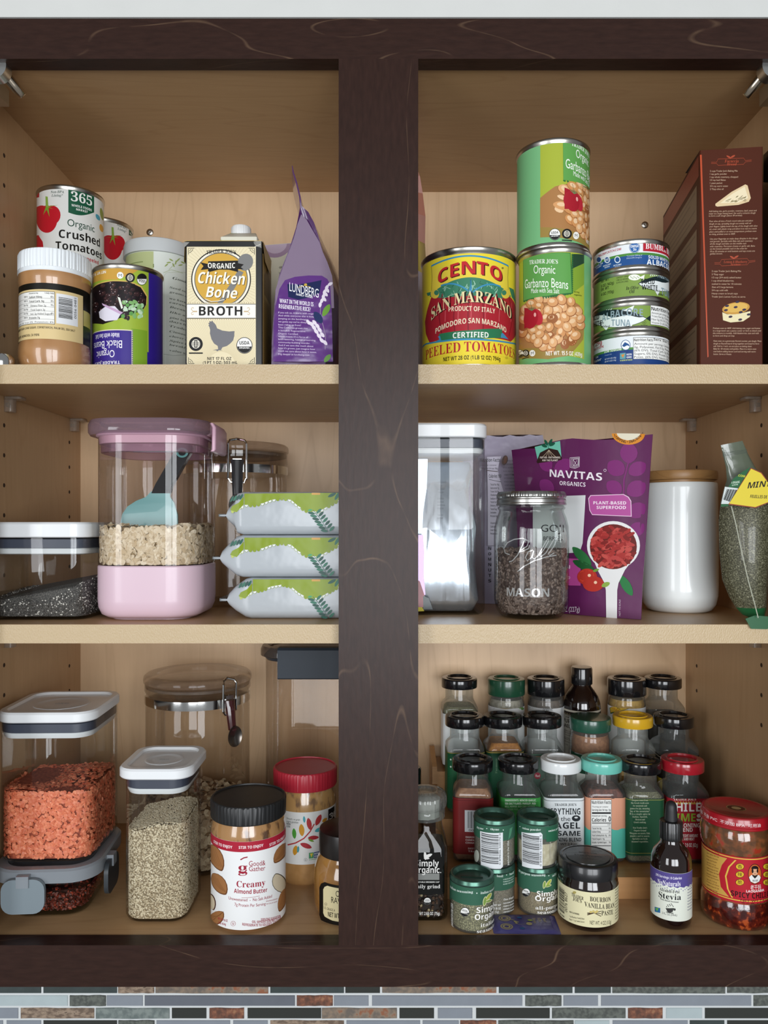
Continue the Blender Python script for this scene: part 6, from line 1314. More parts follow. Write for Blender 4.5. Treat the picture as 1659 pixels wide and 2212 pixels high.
for k in range(13):
    row = []
    ul, vl = pm_.inv(1240+Lq[k][0]*.25256, 860+Lq[k][1]*.25256); ur, vr = pm_.inv(1240+Rq[k][0]*.25256, 860+Rq[k][1]*.25256)
    if k == 0: vl = vr = .0003
    vl, vr = max(vl, .0003), max(vr, .0003)
    for i in range(N+1): f = i/N; row.append((ul+(ur-ul)*f, -bul(k, f)*.8, vl+(vr-vl)*f))
    for i in range(N, -1, -1): f = i/N; row.append((ul+(ur-ul)*f, bul(k, f)+.0006, vl+(vr-vl)*f))
    rows_.append(row)
mb = MB(); mb.loft(rows_[0:3], gbag, True, False); mb.loft(rows_[2:8], herb, False, False); mb.loft(rows_[7:13], film, False, True); part('body', mb, t, angle=70)
mb = MB(); a_ = [pm_.inv(1240+p[0]*.25256, 860+p[1]*.25256) for p in ((1392, 1868), (1440, 1952), (1575, 1955), (1598, 1930), (1600, 1850), (1470, 1840))]   # folded corner that hangs over the shelf edge
mb.prism([(u, v) for u, v in a_], -.0015, .0, gbag, lambda a, b, c: (a, YS-yb2-.0022+c, b)); part('folded_corner', mb, t, smooth=False)
mp = PlaneMap(o3-Vector((0, .0225, 0)), (1, 0, 0), (0, 0, 1), base); s = Sheet(mp, cH, du=1)
s.P([(1318, 910), (1512, 596), (1604, 636), (1700, 770), (1700, 880), (1552, 940)], '8A3A26', 4); s.P([(1326, 902), (1514, 604), (1598, 642), (1695, 772), (1695, 876), (1550, 932)], 'D8C43A', 5)
s.T('MINT', 1482, 1690, 738, 50, '1A1812', 'bi', 7, slope=-20, thick=1); s.T('FEUILLES DE MENTHE', 1505, 1760, 845, 26, '1A1812', 'bi', 7, slope=10)
s.P([(1320, 760), (1360, 690), (1440, 630), (1510, 590), (1405, 768)], '1F5A34', 3); s.T('.COM', 1400, 1462, 665, 18, 'C8C83C', 'sb', 6, slope=8); s.T('& ORGANIC', 1345, 1418, 720, 18, 'C4D8C4', 'sb', 6, slope=-8); s.T('GLUTEN FREE', 1350, 1402, 742, 12, 'C4D8C4', 'sb', 6, slope=-8)
s.P([(1290, 758), (1405, 772), (1325, 905), (1258, 905)], 'C8D0CE', 3); s.P([(1258, 905), (1325, 908), (1318, 925), (1256, 930)], '1F5A34', 3)
for k in range(12): s.LN([(1308+k*7.5, 778+k*.5), (1276+k*6, 868+k*2)], 3+(k % 3)*1.6, '22241F', 5)
for k in range(4): s.LN([(1270, 470+k*9), (1480, 440+k*9)], 3, '3A4238', 4)
s.LN([(1345, 925), (1380, 1060), (1430, 1300), (1490, 1560), (1545, 1760), (1575, 1880)], 8, pm('A2A492', .2, coat=.6), 3)
s.to('label_print', t)
# ================================================================ bottom of the cabinet, left bay
cI, cJ = (0, 1380, .29831), (400, 1380, .29826)
# --- glass box with locking lid
w, d, rz = .104, .120, R_(4); cx, cy = -.3465, .1005; hL = .0545
t = thing('glass_food_box', 'rectangular glass food box with grey locking lid under the lentil container', 'container', (cx, cy, ZF), rz)
mb = MB(); mb.loft([rr(w-.040, d-.040, .016, 0, n=8), rr(w-.030, d-.030, .02, .0015, n=8), rr(w-.020, d-.020, .024, .009, n=8), rr(w-.010, d-.010, .026, .036, n=8), rr(w-.004, d-.004, .027, .038, n=8), rr(w-.004, d-.004, .027, .041, n=8)], glass('F4F5EE', 'C4BE9E', .02, 1.5), True, False); part('glass_body', mb, t)
LG = glass('C4C8CC', '9CA2A8', .2, 1.45, .55, 'A9B0B6')
mb = MB(); mb.loft([rr(w-.002, d-.002, .028, .0405, n=8), rr(w+.003, d+.003, .030, .041, n=8), rr(w+.003, d+.003, .030, .0525, n=8), rr(w-.001, d-.001, .029, hL, n=8), rr(w-.018, d-.018, .022, hL, n=8), rr(w-.024, d-.024, .019, hL-.006, n=8)], LG); part('lid', mb, t, angle=30)
SL = pm('78848A', .38); SLD = pm('30363A', .4)
def lock(cxl, cyl, rot, m):
    q = part('lock_flap', None or (lambda mb: mb)(MB().loft([[(p[0], o, p[1]) for p in rr(.042, .034, .011, 0, 0, .031-.0+dz, n=6)] for (o, dz) in ((-.0026, 0), (-.0034, 0), (-.0062, 0), (-.007, 0))], m)), t, angle=40)
    q.location = (cxl, cyl, 0); q.rotation_euler = (0, 0, rot)
    mb = MB(); mb.box(-.006, .006, -.0085, -.0015, .040, .0515, LG); b = part('tab', mb, q, smooth=False)
lock(-.0155, -d/2, 0, SL); lock(w/2, -.016, pi/2, SLD)
s_core = MB(); s_core.loft([rr(w-.050, d-.050, .014, .004, n=6), rr(w-.040, d-.040, .016, .010, n=6), rr(w-.034, d-.034, .018, .026, n=6)], pm('3A120E', .7))
p, n = on_ring(w-.024, d-.024, .022, .005, .026, 2600); k = .86+.13*np.clip((p[:, 2]-.004)/.02, 0, 1); p[:, :2] *= k[:, None]; p2, n2_ = on_top(w-.032, d-.032, .0265, 900)
me = scatter('chili_flakes', np.concatenate([p, p2]), np.concatenate([n, n2_]), disc(5, .4, .4), (.0011, .0022), (1, .7, .3), island('3E120E', '74241A', .45, 'A8402A'), .5, s_core, in_box(w-.0225, d-.0225, .022), .0045)
solo('chili_flakes', me, 'dark red dried flakes filling the low glass food box', 'spice', (cx, cy, ZF), rz, kind='stuff')

# --- red lentils
w, d = .097, .103; yf = .053; cx, cy = -.3478, yf+d/2; zb = ZF+hL+.0004; h = .1535; rz = R_(1.5)
pop_container('food_container', 'clear container of orange red lentils with white push lid, at the lower left', 'container', (cx, cy, zb), w, d, h, .0105, .020, rz, over=.004)
zo = .0715; fz = lambda x, y: zo+.004*np.sin(np.asarray(x)*60)*np.sin(np.asarray(y)*45+1)
core = MB(); core.loft(heap(w-.009, d-.009, .016, .0035, lambda x, y: float(fz(x, y))-.001), speckle('8E3E28', 'AE5638', 350, .42, .6, .7))
p, n = on_ring(w-.0062, d-.0062, .0175, .005, zo, 5200); k = (p[:, 1] < .02) | (p[:, 0] > 0); p, n = p[k], n[k]; p2, n2_ = on_top(w-.012, d-.012, 0, 1300); p2[:, 2] = fz(p2[:, 0], p2[:, 1])
me = scatter('red_lentils', np.concatenate([p, p2]), np.concatenate([n, n2_]), disc(9, .42, .42), (.0018, .0023), (1, .97, .36), island('D9714F', 'F2966F', .5), .28, core, in_box(w-.0034, d-.0034, .0188), .0035)
solo('red_lentils', me, 'orange red lentils half filling the large lower left container', 'lentils', (cx, cy, zb), rz, kind='stuff')

# --- quinoa
w, d = .0655, .076; yf = .0405; cx, cy = -.2300, yf+d/2; h = .156
pop_container('food_container', 'slim clear container of cream quinoa with white push lid', 'container', (cx, cy, ZF), w, d, h, .0105, .018, 0, over=.010)
zo = .097; fz = lambda x, y: zo+.004*np.sin(np.asarray(x)*70+.6)+.05*(np.asarray(y))
core = MB(); core.loft(heap(w-.008, d-.008, .014, .0035, lambda x, y: float(fz(x, y))-.001), speckle('8A7A60', 'B8A688', 700, .42, .6, .7))
p, n = on_ring(w-.0062, d-.0062, .0152, .0048, zo+.003, 10500); k = ((p[:, 1] < .0) | (p[:, 0] > 0)) & (p[:, 2] < fz(p[:, 0], p[:, 1])); p, n = p[k], n[k]; p2, n2_ = on_top(w-.010, d-.010, 0, 2600); p2[:, 2] = fz(p2[:, 0], p2[:, 1])
me = scatter('quinoa', np.concatenate([p, p2]), np.concatenate([n, n2_]), ico(1), (.00085, .00108), (1, 1, .85), island('AE9C7C', 'EADEC2', .4), .3, core, in_box(w-.0034, d-.0034, .0168), .0035)
solo('quinoa', me, 'cream quinoa grains filling the slim white-lidded container', 'grain', (cx, cy, ZF), kind='stuff')

# --- big clamp canister
t, x, R = clamp_canister('large clear clamp canister with steel band behind the lentils and quinoa', 312, 541, .2005, ZF, .2225, .188, 511, pm('6A645E', .25, .9), (.183, .0085, .199, .166, .0055, .0092), pm('3E1A1C', .2, coat=.6))
k = 900; a = rng.uniform(-pi, 0, k); z = rng.uniform(.008, .075, k); Ri = R*.95
p = np.stack([Ri*np.cos(a), Ri*np.sin(a), z], 1); n = np.stack([np.cos(a), np.sin(a), 0*a], 1); a = rng.uniform(0, 2*pi, 240); q_ = Ri*.95*np.sqrt(rng.random(240)); p = np.concatenate([p, np.stack([q_*np.cos(a), q_*np.sin(a), np.full(240, .076)], 1)]); n = np.concatenate([n, np.tile([0, 0, 1.], (240, 1))])
core = MB(); core.lathe([(R*.84, .005), (R*.9, .012), (R*.91, .074), (.0004, .075)], speckle('6E5238', '9A7C58', 150, .4, .6, .8), 32)
me = scatter('dried_pieces', p, n, disc(6, .5, .4), (.003, .0062), (1, .8, .3), island('8A6A4A', 'D6C6A6', .6), .5, core, in_round(lambda z: R*(.962 if z > .012 else .90)), .0055)
solo('dried_pieces', me, 'cream and brown dried pieces at the bottom of the large clamp canister', 'dried food', (x, .2005, ZF), kind='stuff')

# --- tall container with slate clip
yf = .1945; w, d = .143, .100; xl = X(567, yf); cx, cy = xl+w/2, yf+d/2; h = .2535
t = thing('food_container', 'tall empty clear container with slate grey clip lid, partly behind the dark post', 'container', (cx, cy, ZF))
mb = MB(); shell(mb, w, d, .028, 0, h-.014, glass('F5F2EF', 'DDD8D2', .03, 1.45)); part('clear_body', mb, t)
mb = MB(); mb.loft([rr(w+.004, d+.004, .03, h-.0155, n=8), rr(w+.012, d+.012, .033, h-.0135, n=8), rr(w+.012, d+.012, .033, h-.006, n=8), rr(w+.008, d+.008, .031, h-.002, n=8), rr(w-.006, d-.006, .026, h-.0015, n=8), rr(w-.012, d-.012, .024, h-.006, n=8)], glass('C9C0BA', '6A605A', .05, 1.55, .25, '7A706A')); part('lid', mb, t, angle=30)
mb = MB(); mb.loft([rr(w-.004, d-.004, .027, h-.0135, n=8), rr(w+.005, d+.005, .03, h-.0145, n=8), rr(w-.002, d-.002, .028, h-.019, n=8)], pm('3A4048', .4)); part('gasket', mb, t)
mb = MB(); hw = .052; mb.loft([[(-hw, o, z1), (hw, o, z1), (hw, o, z0), (-hw, o, z0)] for o, z0, z1 in ((-d/2-.0075, h-.036, h-.0005), (-d/2-.010, h-.0375, h-.0002), (-d/2-.0125, h-.036, h-.003))], pm('2E353D', .45, spec=.25)); mb.add([(-hw, -d/2-.0075, h-.0005), (hw, -d/2-.0075, h-.0005), (hw, -d/2+.01, h-.0015), (-hw, -d/2+.01, h-.0015)], [(0, 1, 2, 3)], pm('2E353D', .45, spec=.25)); part('clip', mb, t, angle=20)

# --- almond butter
def spread_jar(name, label, l, r, yc, h, zlid, zneck, lidm, bodym, neckm, ribs=58, lid_over=1.0):
    x, R, am = cyl_at(l, r, yc); t = thing(name, label, 'jar', (x, yc, ZF), -am)
    mb = MB(); mb.lathe([(.0004, .002), (R*.7, .0015), (R*.86, 0), (R*.95, .0035), (R*.985, .010), (R*.985, zneck-.004)], bodym, 64); part('body', mb, t)
    mb = MB(); mb.lathe([(R*.985, zneck-.004), (R*.99, zneck), (R*.985, zneck+.004), (R*.95, zlid-.004), (R*.90, zlid+.001)], neckm, 64); part('neck', mb, t)
    lr = R*lid_over
    mb = MB(); mb.lathe([(lr*.9, zlid), (lr*.985, zlid), (lr, zlid+.001), (lr, h-.002), (lr*.985, h-.0006), (lr*.96, h), (lr*.93, h), (lr*.92, h-.0012), (.0004, h-.0012)], lidm, ribs*4, wob=lambda a, z: (.008*np.sign(np.sin(a*ribs)) if zlid+.001 < z < h-.0015 else 0*a)); part('lid', mb, t, angle=30)
    return t, x, R, am
ab = speckle('8A5F38', '9A6E44', 60, .4, .6, .25, .9); abn = speckle('5A3E2A', 'A87E50', 110, .36, .46, .2, 1.0, (1, 1, .45), 3)
yc = .0605; t, x, R, am = spread_jar('almond_butter_jar', 'jar of creamy almond butter with ribbed black lid and white label', 454.5, 618, yc, .1225, .104, .089, pm('1E1F20', .42), ab, abn)
s = Sheet(CylMap(x, yc, ZF, R*.99, -am), cJ); s.sheet(-.105, .105, .0035, .0895, 'E6E7E6'); Rd = '9A2438'
s.uvpoly([(-.104, .0795), (.104, .0795), (.104, .0894), (-.104, .0894)], 'A82236', 1)
for x0, x1, yy, sl in ((208, 342, 1497, -36), (388, 566, 1508, 10), (610, 720, 1470, 50)): s.T('STIR TO ENJOY', x0, x1, yy, 20, 'F2E6E6', 'sb', 4)
s.T('g', 384, 450, 1655, 76, Rd, 'sr', 4, up=0); s.LN([(400, 1600), (425, 1586), (452, 1580)], 8, Rd, 4); s.LN([(388, 1690), (420, 1700), (446, 1672)], 8, Rd, 4)
s.T('Good&', 462, 580, 1626, 36, Rd, '', 4, slope=14, thick=.8); s.T('Gather', 462, 580, 1664, 36, Rd, '', 4, slope=14, thick=.8)
s.T('Creamy', 372, 580, 1776, 46, Rd, 'sr', 4, slope=10); s.T('Almond Butter', 354, 594, 1832, 30, Rd, '', 4, slope=18, thick=1.2); s.LN([(408, 1876), (540, 1862)], 2, Rd, 4)
s.T('Unsweetened  -  No Salt Added', 315, 628, 1890, 22, Rd, '', 4, slope=20); s.T('7g Protein Per Serving', 358, 582, 1930, 22, Rd, '', 4, slope=18); s.T('SEE NUTRITION INFORMATION', 586, 668, 1894, 9, Rd, '', 4, slope=18); s.T('FOR TOTAL FAT CONTENT', 586, 668, 1914, 9, Rd, '', 4, slope=18)
s.T('SERVING SUGGESTION', 548, 690, 2030, 18, Rd, 'sb', 4, slope=40); s.T('OIL SEPARATION MAY OCCUR', 484, 692, 2050, 18, Rd, 'sb', 4, slope=50); s.T('REFRIGERATE TO SOLIDIFY. STIR WELL.', 414, 692, 2076, 18, Rd, 'sb', 4, slope=56)
kosher(s, 348, 2062, 18, 4, Rd, 'E6E7E6'); s.T('NET WT 16 OZ', 238, 308, 2035, 16, Rd, 'sb', 4, slope=-6); s.T('(1 lb) 454g', 240, 295, 2062, 16, Rd, 'sb', 4, slope=-6)
def almond(px, py, rx, ry, ro, cut=False):
    s.leaf(px, py, rx, ry, ro, '6A4226', 2); s.leaf(px-2, py-3, rx*.93, ry*.9, ro, '9A6A40', 3)
    c_, q_ = cos(R_(ro)), sin(R_(ro))
    for k in (-.5, -.2, .1, .4): s.LN([(px-rx*.7*c_-ry*k*q_*-1, py-rx*.7*q_+ry*k*c_), (px+rx*.7*c_+ry*k*q_, py+rx*.7*q_+ry*k*c_)], 3, '7A4E2C', 4)
almond(228, 1585, 105, 48, 68); almond(248, 1775, 92, 50, 58); almond(692, 1550, 88, 38, -58); almond(705, 1890, 90, 30, -75); almond(228, 2022, 66, 46, -40)
s.leaf(682, 1768, 74, 52, 70, '4A4438', 2); s.leaf(680, 1768, 68, 46, 70, 'C9BCA2', 3); s.leaf(196, 1905, 62, 26, 80, '4A2A20', 2); s.leaf(192, 1905, 56, 22, 80, 'D2C4A8', 3)
s.to('label', t)

# --- peanut butter with red lid
pbn = speckle('7A6048', 'B48C58', 120, .38, .5, .2, 1.0, (1, 1, .5), 3)
yc = .1555; t, x, R, am = spread_jar('nut_butter_jar', 'jar of nut butter with ribbed red lid behind the almond butter', 592, 726.5, yc, .1235, .1035, .083, pm('B02636', .4), speckle('A57C4C', 'B58A58', 60, .4, .6, .25, .9), pbn, lid_over=1.02)
s = Sheet(CylMap(x, yc, ZF, R*.99, -am), cJ); s.sheet(-.09, .09, .0248, .0822, 'DEDFDC')
s.LN([(742, 1492), (800, 1478), (860, 1445), (905, 1395), (935, 1340)], 10, 'B03A3C', 3)
for (px, py, rx, ry, ro, c) in ((790, 1410, 38, 15, 85, '4E9A3C'), (844, 1385, 44, 20, 85, 'C8902C'), (898, 1340, 44, 18, 80, 'B03A3C'), (862, 1308, 24, 9, 85, '4AA0AC'), (965, 1312, 44, 18, -65, 'B03A3C'), (968, 1382, 32, 14, -25, '4AA0A8'), (928, 1440, 40, 15, -5, 'A8323A'), (912, 1460, 22, 8, 20, '6E9A3C'), (875, 1498, 44, 18, 20, 'A8323A'), (798, 1532, 36, 18, 100, 'C8902C'), (818, 1525, 24, 9, 95, '4A98A0'), (1010, 1312, 22, 11, -40, 'C8902C')): s.leaf(px, py, rx, ry, ro, c, 4)
s.R(1036, 1225, 1080, 1340, '17181A', 3); s.T('365', 1044, 1100, 1272, 42, 'F0F0EA', 'sr', 5)
s.T('Smooth, no grain', 735, 832, 1306, 14, '3A4A40', 'it', 4); s.T('organic goodness', 735, 820, 1326, 14, '3A4A40', 'it', 4); s.T('NEW', 735, 764, 1340, 14, '2A2A2A', 'sb', 4); s.T('LOOK', 735, 762, 1358, 14, '2A2A2A', 'sb', 4); s.T('Peanut', 1016, 1060, 1385, 18, 'B03A3C', 'it', 4)
s.R(896, 1548, 930, 1590, '4E9A6A', 4); s.R(932, 1542, 972, 1584, '24407A', 4); s.T('NON', 936, 968, 1554, 12, 'EEF2F2', 'sb', 5); s.T('GMO', 936, 968, 1572, 12, 'EEF2F2', 'sb', 5); s.P([(904, 1556), (914, 1584), (926, 1552)], 'E0C44A', 5); kosher(s, 872, 1600, 12, 4, '5A5A58', 'DEDFDC'); s.T('VERIFIED', 896, 972, 1596, 7, '4E9A3C', 'sb', 4)
s.to('label', t)

# --- honey jar, cut by the post
yc = .0735; x, R, am = cyl_at(678, 826, yc); t = thing('honey_jar', 'amber raw honey jar with black cap, half hidden by the dark post', 'jar', (x, yc, ZF), -am)
mb = MB(); mb.lathe([(.0004, .002), (R*.7, .0015), (R*.84, 0), (R*.96, .004), (R, .012), (R, .038), (R*.97, .047), (R*.88, .056), (R*.80, .060), (R*.80, .064)], speckle('8A5E2C', 'A87A40', 30, .4, .6, .12, 1.0), 56); part('body', mb, t)
mb = MB(); mb.lathe([(R*.78, .0605), (R*.845, .061), (R*.85, .062), (R*.85, .082), (R*.83, .0845), (R*.78, .085), (.0004, .0845)], pm('1A1513', .35), 56); part('cap', mb, t)
s = Sheet(CylMap(x, yc, ZF, R*1.004, -am), cJ); xc_ = 1178
s.P([(972, 1800), (985, 1772), (1010, 1762), (1346, 1762), (1370, 1772), (1384, 1800), (1384, 2000), (1370, 2040), (1300, 2074), (1056, 2074), (985, 2040), (972, 2000)], '16120E', 1); s.P([(1000, 1815), (1010, 1796), (1030, 1788), (1326, 1788), (1346, 1796), (1356, 1815), (1356, 1985), (1346, 2010), (1290, 2040), (1066, 2040), (1010, 2010), (1000, 1985)], 'D8CCA0', 2)
s.T('ORGANIC', 1090, 1266, 1850, 44, '1E1A14', '', 4, thick=1); s.T('RAW HONEY', 1058, 1298, 1900, 44, '1E1A14', '', 4, thick=1); kosher(s, 1018, 1922, 11, 4, '2A241A', 'D8CCA0'); s.T('U.S. GRADE A', 1004, 1086, 1958, 18, '2A241A', '', 4); s.T('NET WT 16 OZ (1 LB) 454g', 1034, 1322, 2008, 34, '1E1A14', '', 4, thick=1, slope=-8)
s.to('label', t)
# ================================================================ bottom of the cabinet, right bay: spices
cK, cL, cM, cN = (890, 1420, .21097), (1190, 1420, .21097), (890, 1680, .21097), (1190, 1700, .28270)
Z1, Z2, Z3 = ZF+.0240, ZF+.0559, ZF+.0910
Y1, Y2, Y3 = .1475, .2095, .2640
# --- bamboo tiered rack
bam = maple('B98A58', '94683C', 'X', .35, .2)
t = thing('spice_rack', 'bamboo three-step spice rack under the rows of spice jars', 'rack', (.212, .0925, ZF))
xl, xr = -.152, .173
steps = [(.0, .0800, .0236), (.0800, .1440, .0555), (.1440, .2060, .0906)]
for k, (a, b, z) in enumerate(steps):
    mb = MB(); mb.box(xl+.006, xr-.006, a, b+(.004 if k < 2 else 0), z-.006, z, bam); part('step_board', mb, t, smooth=False)
    z0 = 0 if k == 0 else steps[k-1][2]; mb = MB(); mb.box(xl+.006, xr-.006, a+.0005, a+.006, z0+.0002, z-.0062, bam); part('riser', mb, t, smooth=False)
for x in (xl, xr-.006):
    mb = MB(); mb.prism([(0, 0), (.206, 0), (.206, .106), (.200, .107), (.144, .0965), (.144, .075), (.138, .0735), (.080, .062), (.080, .042), (.074, .040), (.0, .029)], x, x+.006, bam, lambda a, b, c: (c, a, b)); part('side_panel', mb, t, smooth=False)

SPG = glass('F8FAF9', 'DDE2E0', .015, 1.5, .07, 'C8CCC8'); BLK = pm('141416', .16, coat=.5)
def lid_round(t, r, z0, z1, m, ring=True, dome=False):
    mb = MB(); pr = [(r*.9, z0), (r*.985, z0), (r, z0+.001), (r, z1-.003), (r*.985, z1-.0012), (r*.955, z1-.0004), (r*.74, z1-.0002)]
    if ring: pr += [(r*.72, z1+.0009), (r*.66, z1+.0009), (r*.63, z1-.0012), (.0004, z1-.0014)]
    else: pr += [(r*.6, z1), (.0004, z1)]
    mb.lathe(pr, m, 56); part('lid', mb, t, angle=30)
def square_jar(px, yc, zb, lidm, fill, fillz, label, wrap=None, lv=(.008, .0735), rz=0.0, H=None, w=.0445, top=None, group=None, zlid=None, lr=.0229):
    H = H or (.1105 if yc < .18 else .1125); zlid = H-.0125
    """square glass jar with round lid, as sold by the row"""
    x = X(px, yc); t = thing('spice_jar', label, 'spice jar', (x, yc, zb), rz, group)
    n = 8; rc = .0068
    def sq(ww, r, z): return rr(ww, ww, r, z, n=n)
    def circ(r, z): return rr(2*r, 2*r, r-1e-5, z, n=n)
    mb = MB(); mb.loft([sq(w-.010, rc-.002, 0), sq(w-.003, rc, .0015), sq(w, rc, .005), sq(w, rc, .0745), sq(w-.0006, rc+.0006, .0765), sq(w-.004, rc+.004, .0805), sq(w-.0075, .0150, .0838), circ(.0178, .0862), circ(.0178, zlid+.006)], SPG, True, False); part('glass_body', mb, t, angle=50)
    if fill:
        mb = MB(); zs = [.0025, min(.006, fillz-.001)]+([fillz] if fillz < .076 else [.0735, fillz]); ws = [w-.008, w-.0045, w-.0045] if fillz < .076 else [w-.008, w-.0045, w-.0045, w-.0125]
        mb.loft([sq(a, rc-.002, z) for a, z in zip(ws, zs)], fill); part('contents', mb, t)
    lid_round(t, lr, zlid, H, lidm)
    s = Sheet(RectMap(x, yc, zb, w+.0006, rc+.0003, rz)); hw = w/2-rc+rc*pi/2+w-2*rc
    if wrap: s.sheet(-hw, hw, lv[0], lv[1], wrap)
    return t, s
def round_jar(px, yc, zb, lidm, fill, label, r=.0229, H=.1115, lidh=.0205, lab=None, wrap='DDDFDE', ring=True, rz=None, neck=True, l=None, rpx=None):
    x = X(px, yc); am = atan2(x, yc+D0); rz = -am if rz is None else rz
    t = thing('spice_jar', label, 'spice jar', (x, yc, zb), rz); zl = H-lidh
    mb = MB(); mb.lathe([(.0004, .001), (r*.8, 0), (r*.95, .0015), (r, .005), (r, zl-.012), (r*.985, zl-.009), (r*.95, zl-.006), (r*.97, zl-.004), (r*.9, zl-.001), (r*.86, zl+.004)], SPG, 48); part('glass_body', mb, t, angle=50)
    mb = MB(); mb.lathe([(r*.82, .003), (r*.93, .006), (r*.93, zl-.012), (r*.85, zl-.0055), (.0004, zl-.005)], fill, 36); part('contents', mb, t)
    lid_round(t, r*1.035, zl, H, lidm, ring)
    s = Sheet(CylMap(x, yc, zb, r*1.008, rz)); lab = lab or (.006, zl-.014); s.sheet(-pi*r*.98, pi*r*.98, lab[0], lab[1], wrap)
    return t, s
herbg = speckle('6A6A48', 'A8A682', 1200, .4, .6, .7)
# ---- back row
t, s = square_jar(992, Y3, Z3, BLK, herbg, .077, 'black-lidded herb jar with white label, first in the back row', 'D5D7D6', lv=(.006, .070)); s.crop = cK
s.T('INGREDIENTS: ROSEMARY', 390, 585, 534, 11, '55565A', 'sb', 4); s.T('ORGANIC HERBS, SEA SALT', 390, 610, 556, 9, '77787A', '', 4); s.to('label', t)
t, s = round_jar(1093.5, Y3, Z3, pm('1F4A34', .25, coat=.4), speckle('8A8474', 'AAA494', 200, .4, .6, .7), 'dark green lidded jar with white label in the back row'); s.crop = cK
s.P([(880, 520), (930, 470), (1030, 470), (960, 530)], 'B79A5A', 3); s.LN([(800, 480), (850, 480), (835, 530)], 3, '55565A', 4); s.E(1110, 512, 22, 14, '7FA05A', 3); s.E(1130, 525, 16, 14, '5E8A48', 3); s.E(940, 516, 16, 8, '8A5E34', 4); s.to('label', t)
t, s = round_jar(1179, Y3, Z3, BLK, speckle('5A5048', '6E6258', 200, .4, .6, .7), 'black-lidded round jar with white label, left of the brown vanilla bottle'); s.crop = cK
s.LN([(1200, 515), (1225, 500), (1240, 520)], 3, '8A8C8E', 4); s.T('organic', 1340, 1440, 532, 30, '3A3C3E', '', 4); s.R(1522, 500, 1548, 700, 'B9BCBE', 3); s.to('label', t)
t, s = round_jar(1353.5, Y3, Z3, BLK, speckle('A9822E', 'BD9640', 200, .4, .6, .7), 'black-lidded round jar of yellow curry powder in the back row', r=.0234); s.crop = cL
s.P([(600, 515), (640, 495), (800, 498), (610, 578)], '2A5A3A', 3); s.P([(606, 520), (640, 500), (790, 500), (612, 566)], 'D9B23A', 4); s.T('CURRY', 616, 700, 530, 24, 'C0782C', 'bi', 5, slope=30); s.T('JAR', 676, 712, 524, 12, '3A2A14', 'sb', 5, slope=10); s.to('label', t)
t, s = square_jar(1432, Y3, Z3, BLK, speckle('2E2C26', '45423A', 300, .4, .6, .7), .066, 'black-lidded square jar, last on the right in the back row', '2A2622', lv=(.006, .058)); s.to('label', t)
# vanilla extract bottle
x = X(1256.5, Y3); t = thing('vanilla_bottle', 'dark brown bottle of pure vanilla with black cap, tallest in the back row', 'bottle', (x, Y3, Z3), -atan2(x, Y3+D0))
r = .0236; amber = pm('160C0A', .1, coat=1.0)
mb = MB(); mb.lathe([(.0004, .001), (r*.8, 0), (r*.96, .002), (r, .006), (r, .074), (r*.97, .081), (r*.86, .089), (r*.66, .096), (r*.5, .101), (r*.47, .107)], amber, 48); part('body', mb, t, angle=60)
mb = MB(); mb.lathe([(.0118, .1035), (.0132, .104), (.0134, .105), (.0134, .1235), (.0125, .1255), (.0004, .1258)], BLK, 72, wob=lambda a, z: .015*np.sin(a*30)*(z < .122)); part('cap', mb, t, angle=40)
s = Sheet(CylMap(x, Y3, Z3, r*1.008, -atan2(x, Y3+D0)), cL); s.sheet(-.07, .07, .006, .0735, 'A9A498')
s.uvpoly([(-.07, .0712), (.07, .0712), (.07, .0735), (-.07, .0735)], 'D2CCBA', 2); s.uvpoly([(-.07, .0672), (.07, .0672), (.07, .071), (-.07, .071)], '2A201A', 2)
for k in range(34): s.uvpoly([(-.066+k*.004, .0671), (-.064+k*.004, .0692), (-.062+k*.004, .0671)], '8A7A58', 3)
s.T('TRADER', 142, 226, 588, 20, '1E1A16', 'sr', 4); s.T("JOE'S", 150, 214, 615, 18, '1E1A16', 'sr', 4); s.T('PURE', 132, 232, 655, 40, '1E1A16', 'sb', 4); s.T('VANILLA', 122, 262, 708, 36, '1E1A16', 'sb', 4)
s.lines(128, 240, 755, 22, ('NONGMO COLD', 'PRESSED EXTRACT', 'WITH ALCOHOL', 'FROM FINE', 'BOURBON BEANS', 'MADAGASCAR', '4 FL OZ'), 12, '2A261F', '', 4); s.to('label', t)
# ---- middle row
t, s = square_jar(1003.5, Y2, Z2, BLK, None, 0, 'black-lidded green-labelled jar, first in the middle row', '1F5A38', lv=(.006, .0725), lr=.0235); s.crop = cK
s.uvpoly([(-.06, .0716), (.06, .0716), (.06, .0724), (-.06, .0724)], 'A8944E', 2)
for py in (1048, 1122): s.E(396, py, 9, 9, 'C9D4C8', 3)
s.to('label', t)
t, s = square_jar(1086.5, Y2, Z2, BLK, speckle('B4701C', 'C8842A', 300, .4, .6, .7), .082, 'black-lidded jar of bright orange turmeric in the middle row', '1F5238', lv=(.006, .074), lr=.0232); s.crop = cK
s.uvpoly([(-.06, .0722), (.06, .0722), (.06, .0732), (-.06, .0732)], 'C0A04C', 2); s.T('Turmeric', 852, 872, 1110, 160, '6A8A6A', 'si', 4, rot90=True); s.to('label', t)
t, s = square_jar(1170.5, Y2, Z2, BLK, None, 0, 'black-lidded nearly empty jar with dark green label, third in the middle row', '4A5E52', lv=(.006, .071), lr=.0235); s.crop = cK
s.uvpoly([(-.06, .0698), (.06, .0698), (.06, .0708), (-.06, .0708)], '6E9A80', 2); s.uvpoly([(-.06, .0676), (.06, .0676), (.06, .0684), (-.06, .0684)], '9A6A4A', 2); s.E(1285, 1212, 34, 34, '8A2A38', 3); s.T('Red', 1266, 1308, 1212, 26, 'E4D4D0', '', 4); s.to('label', t)
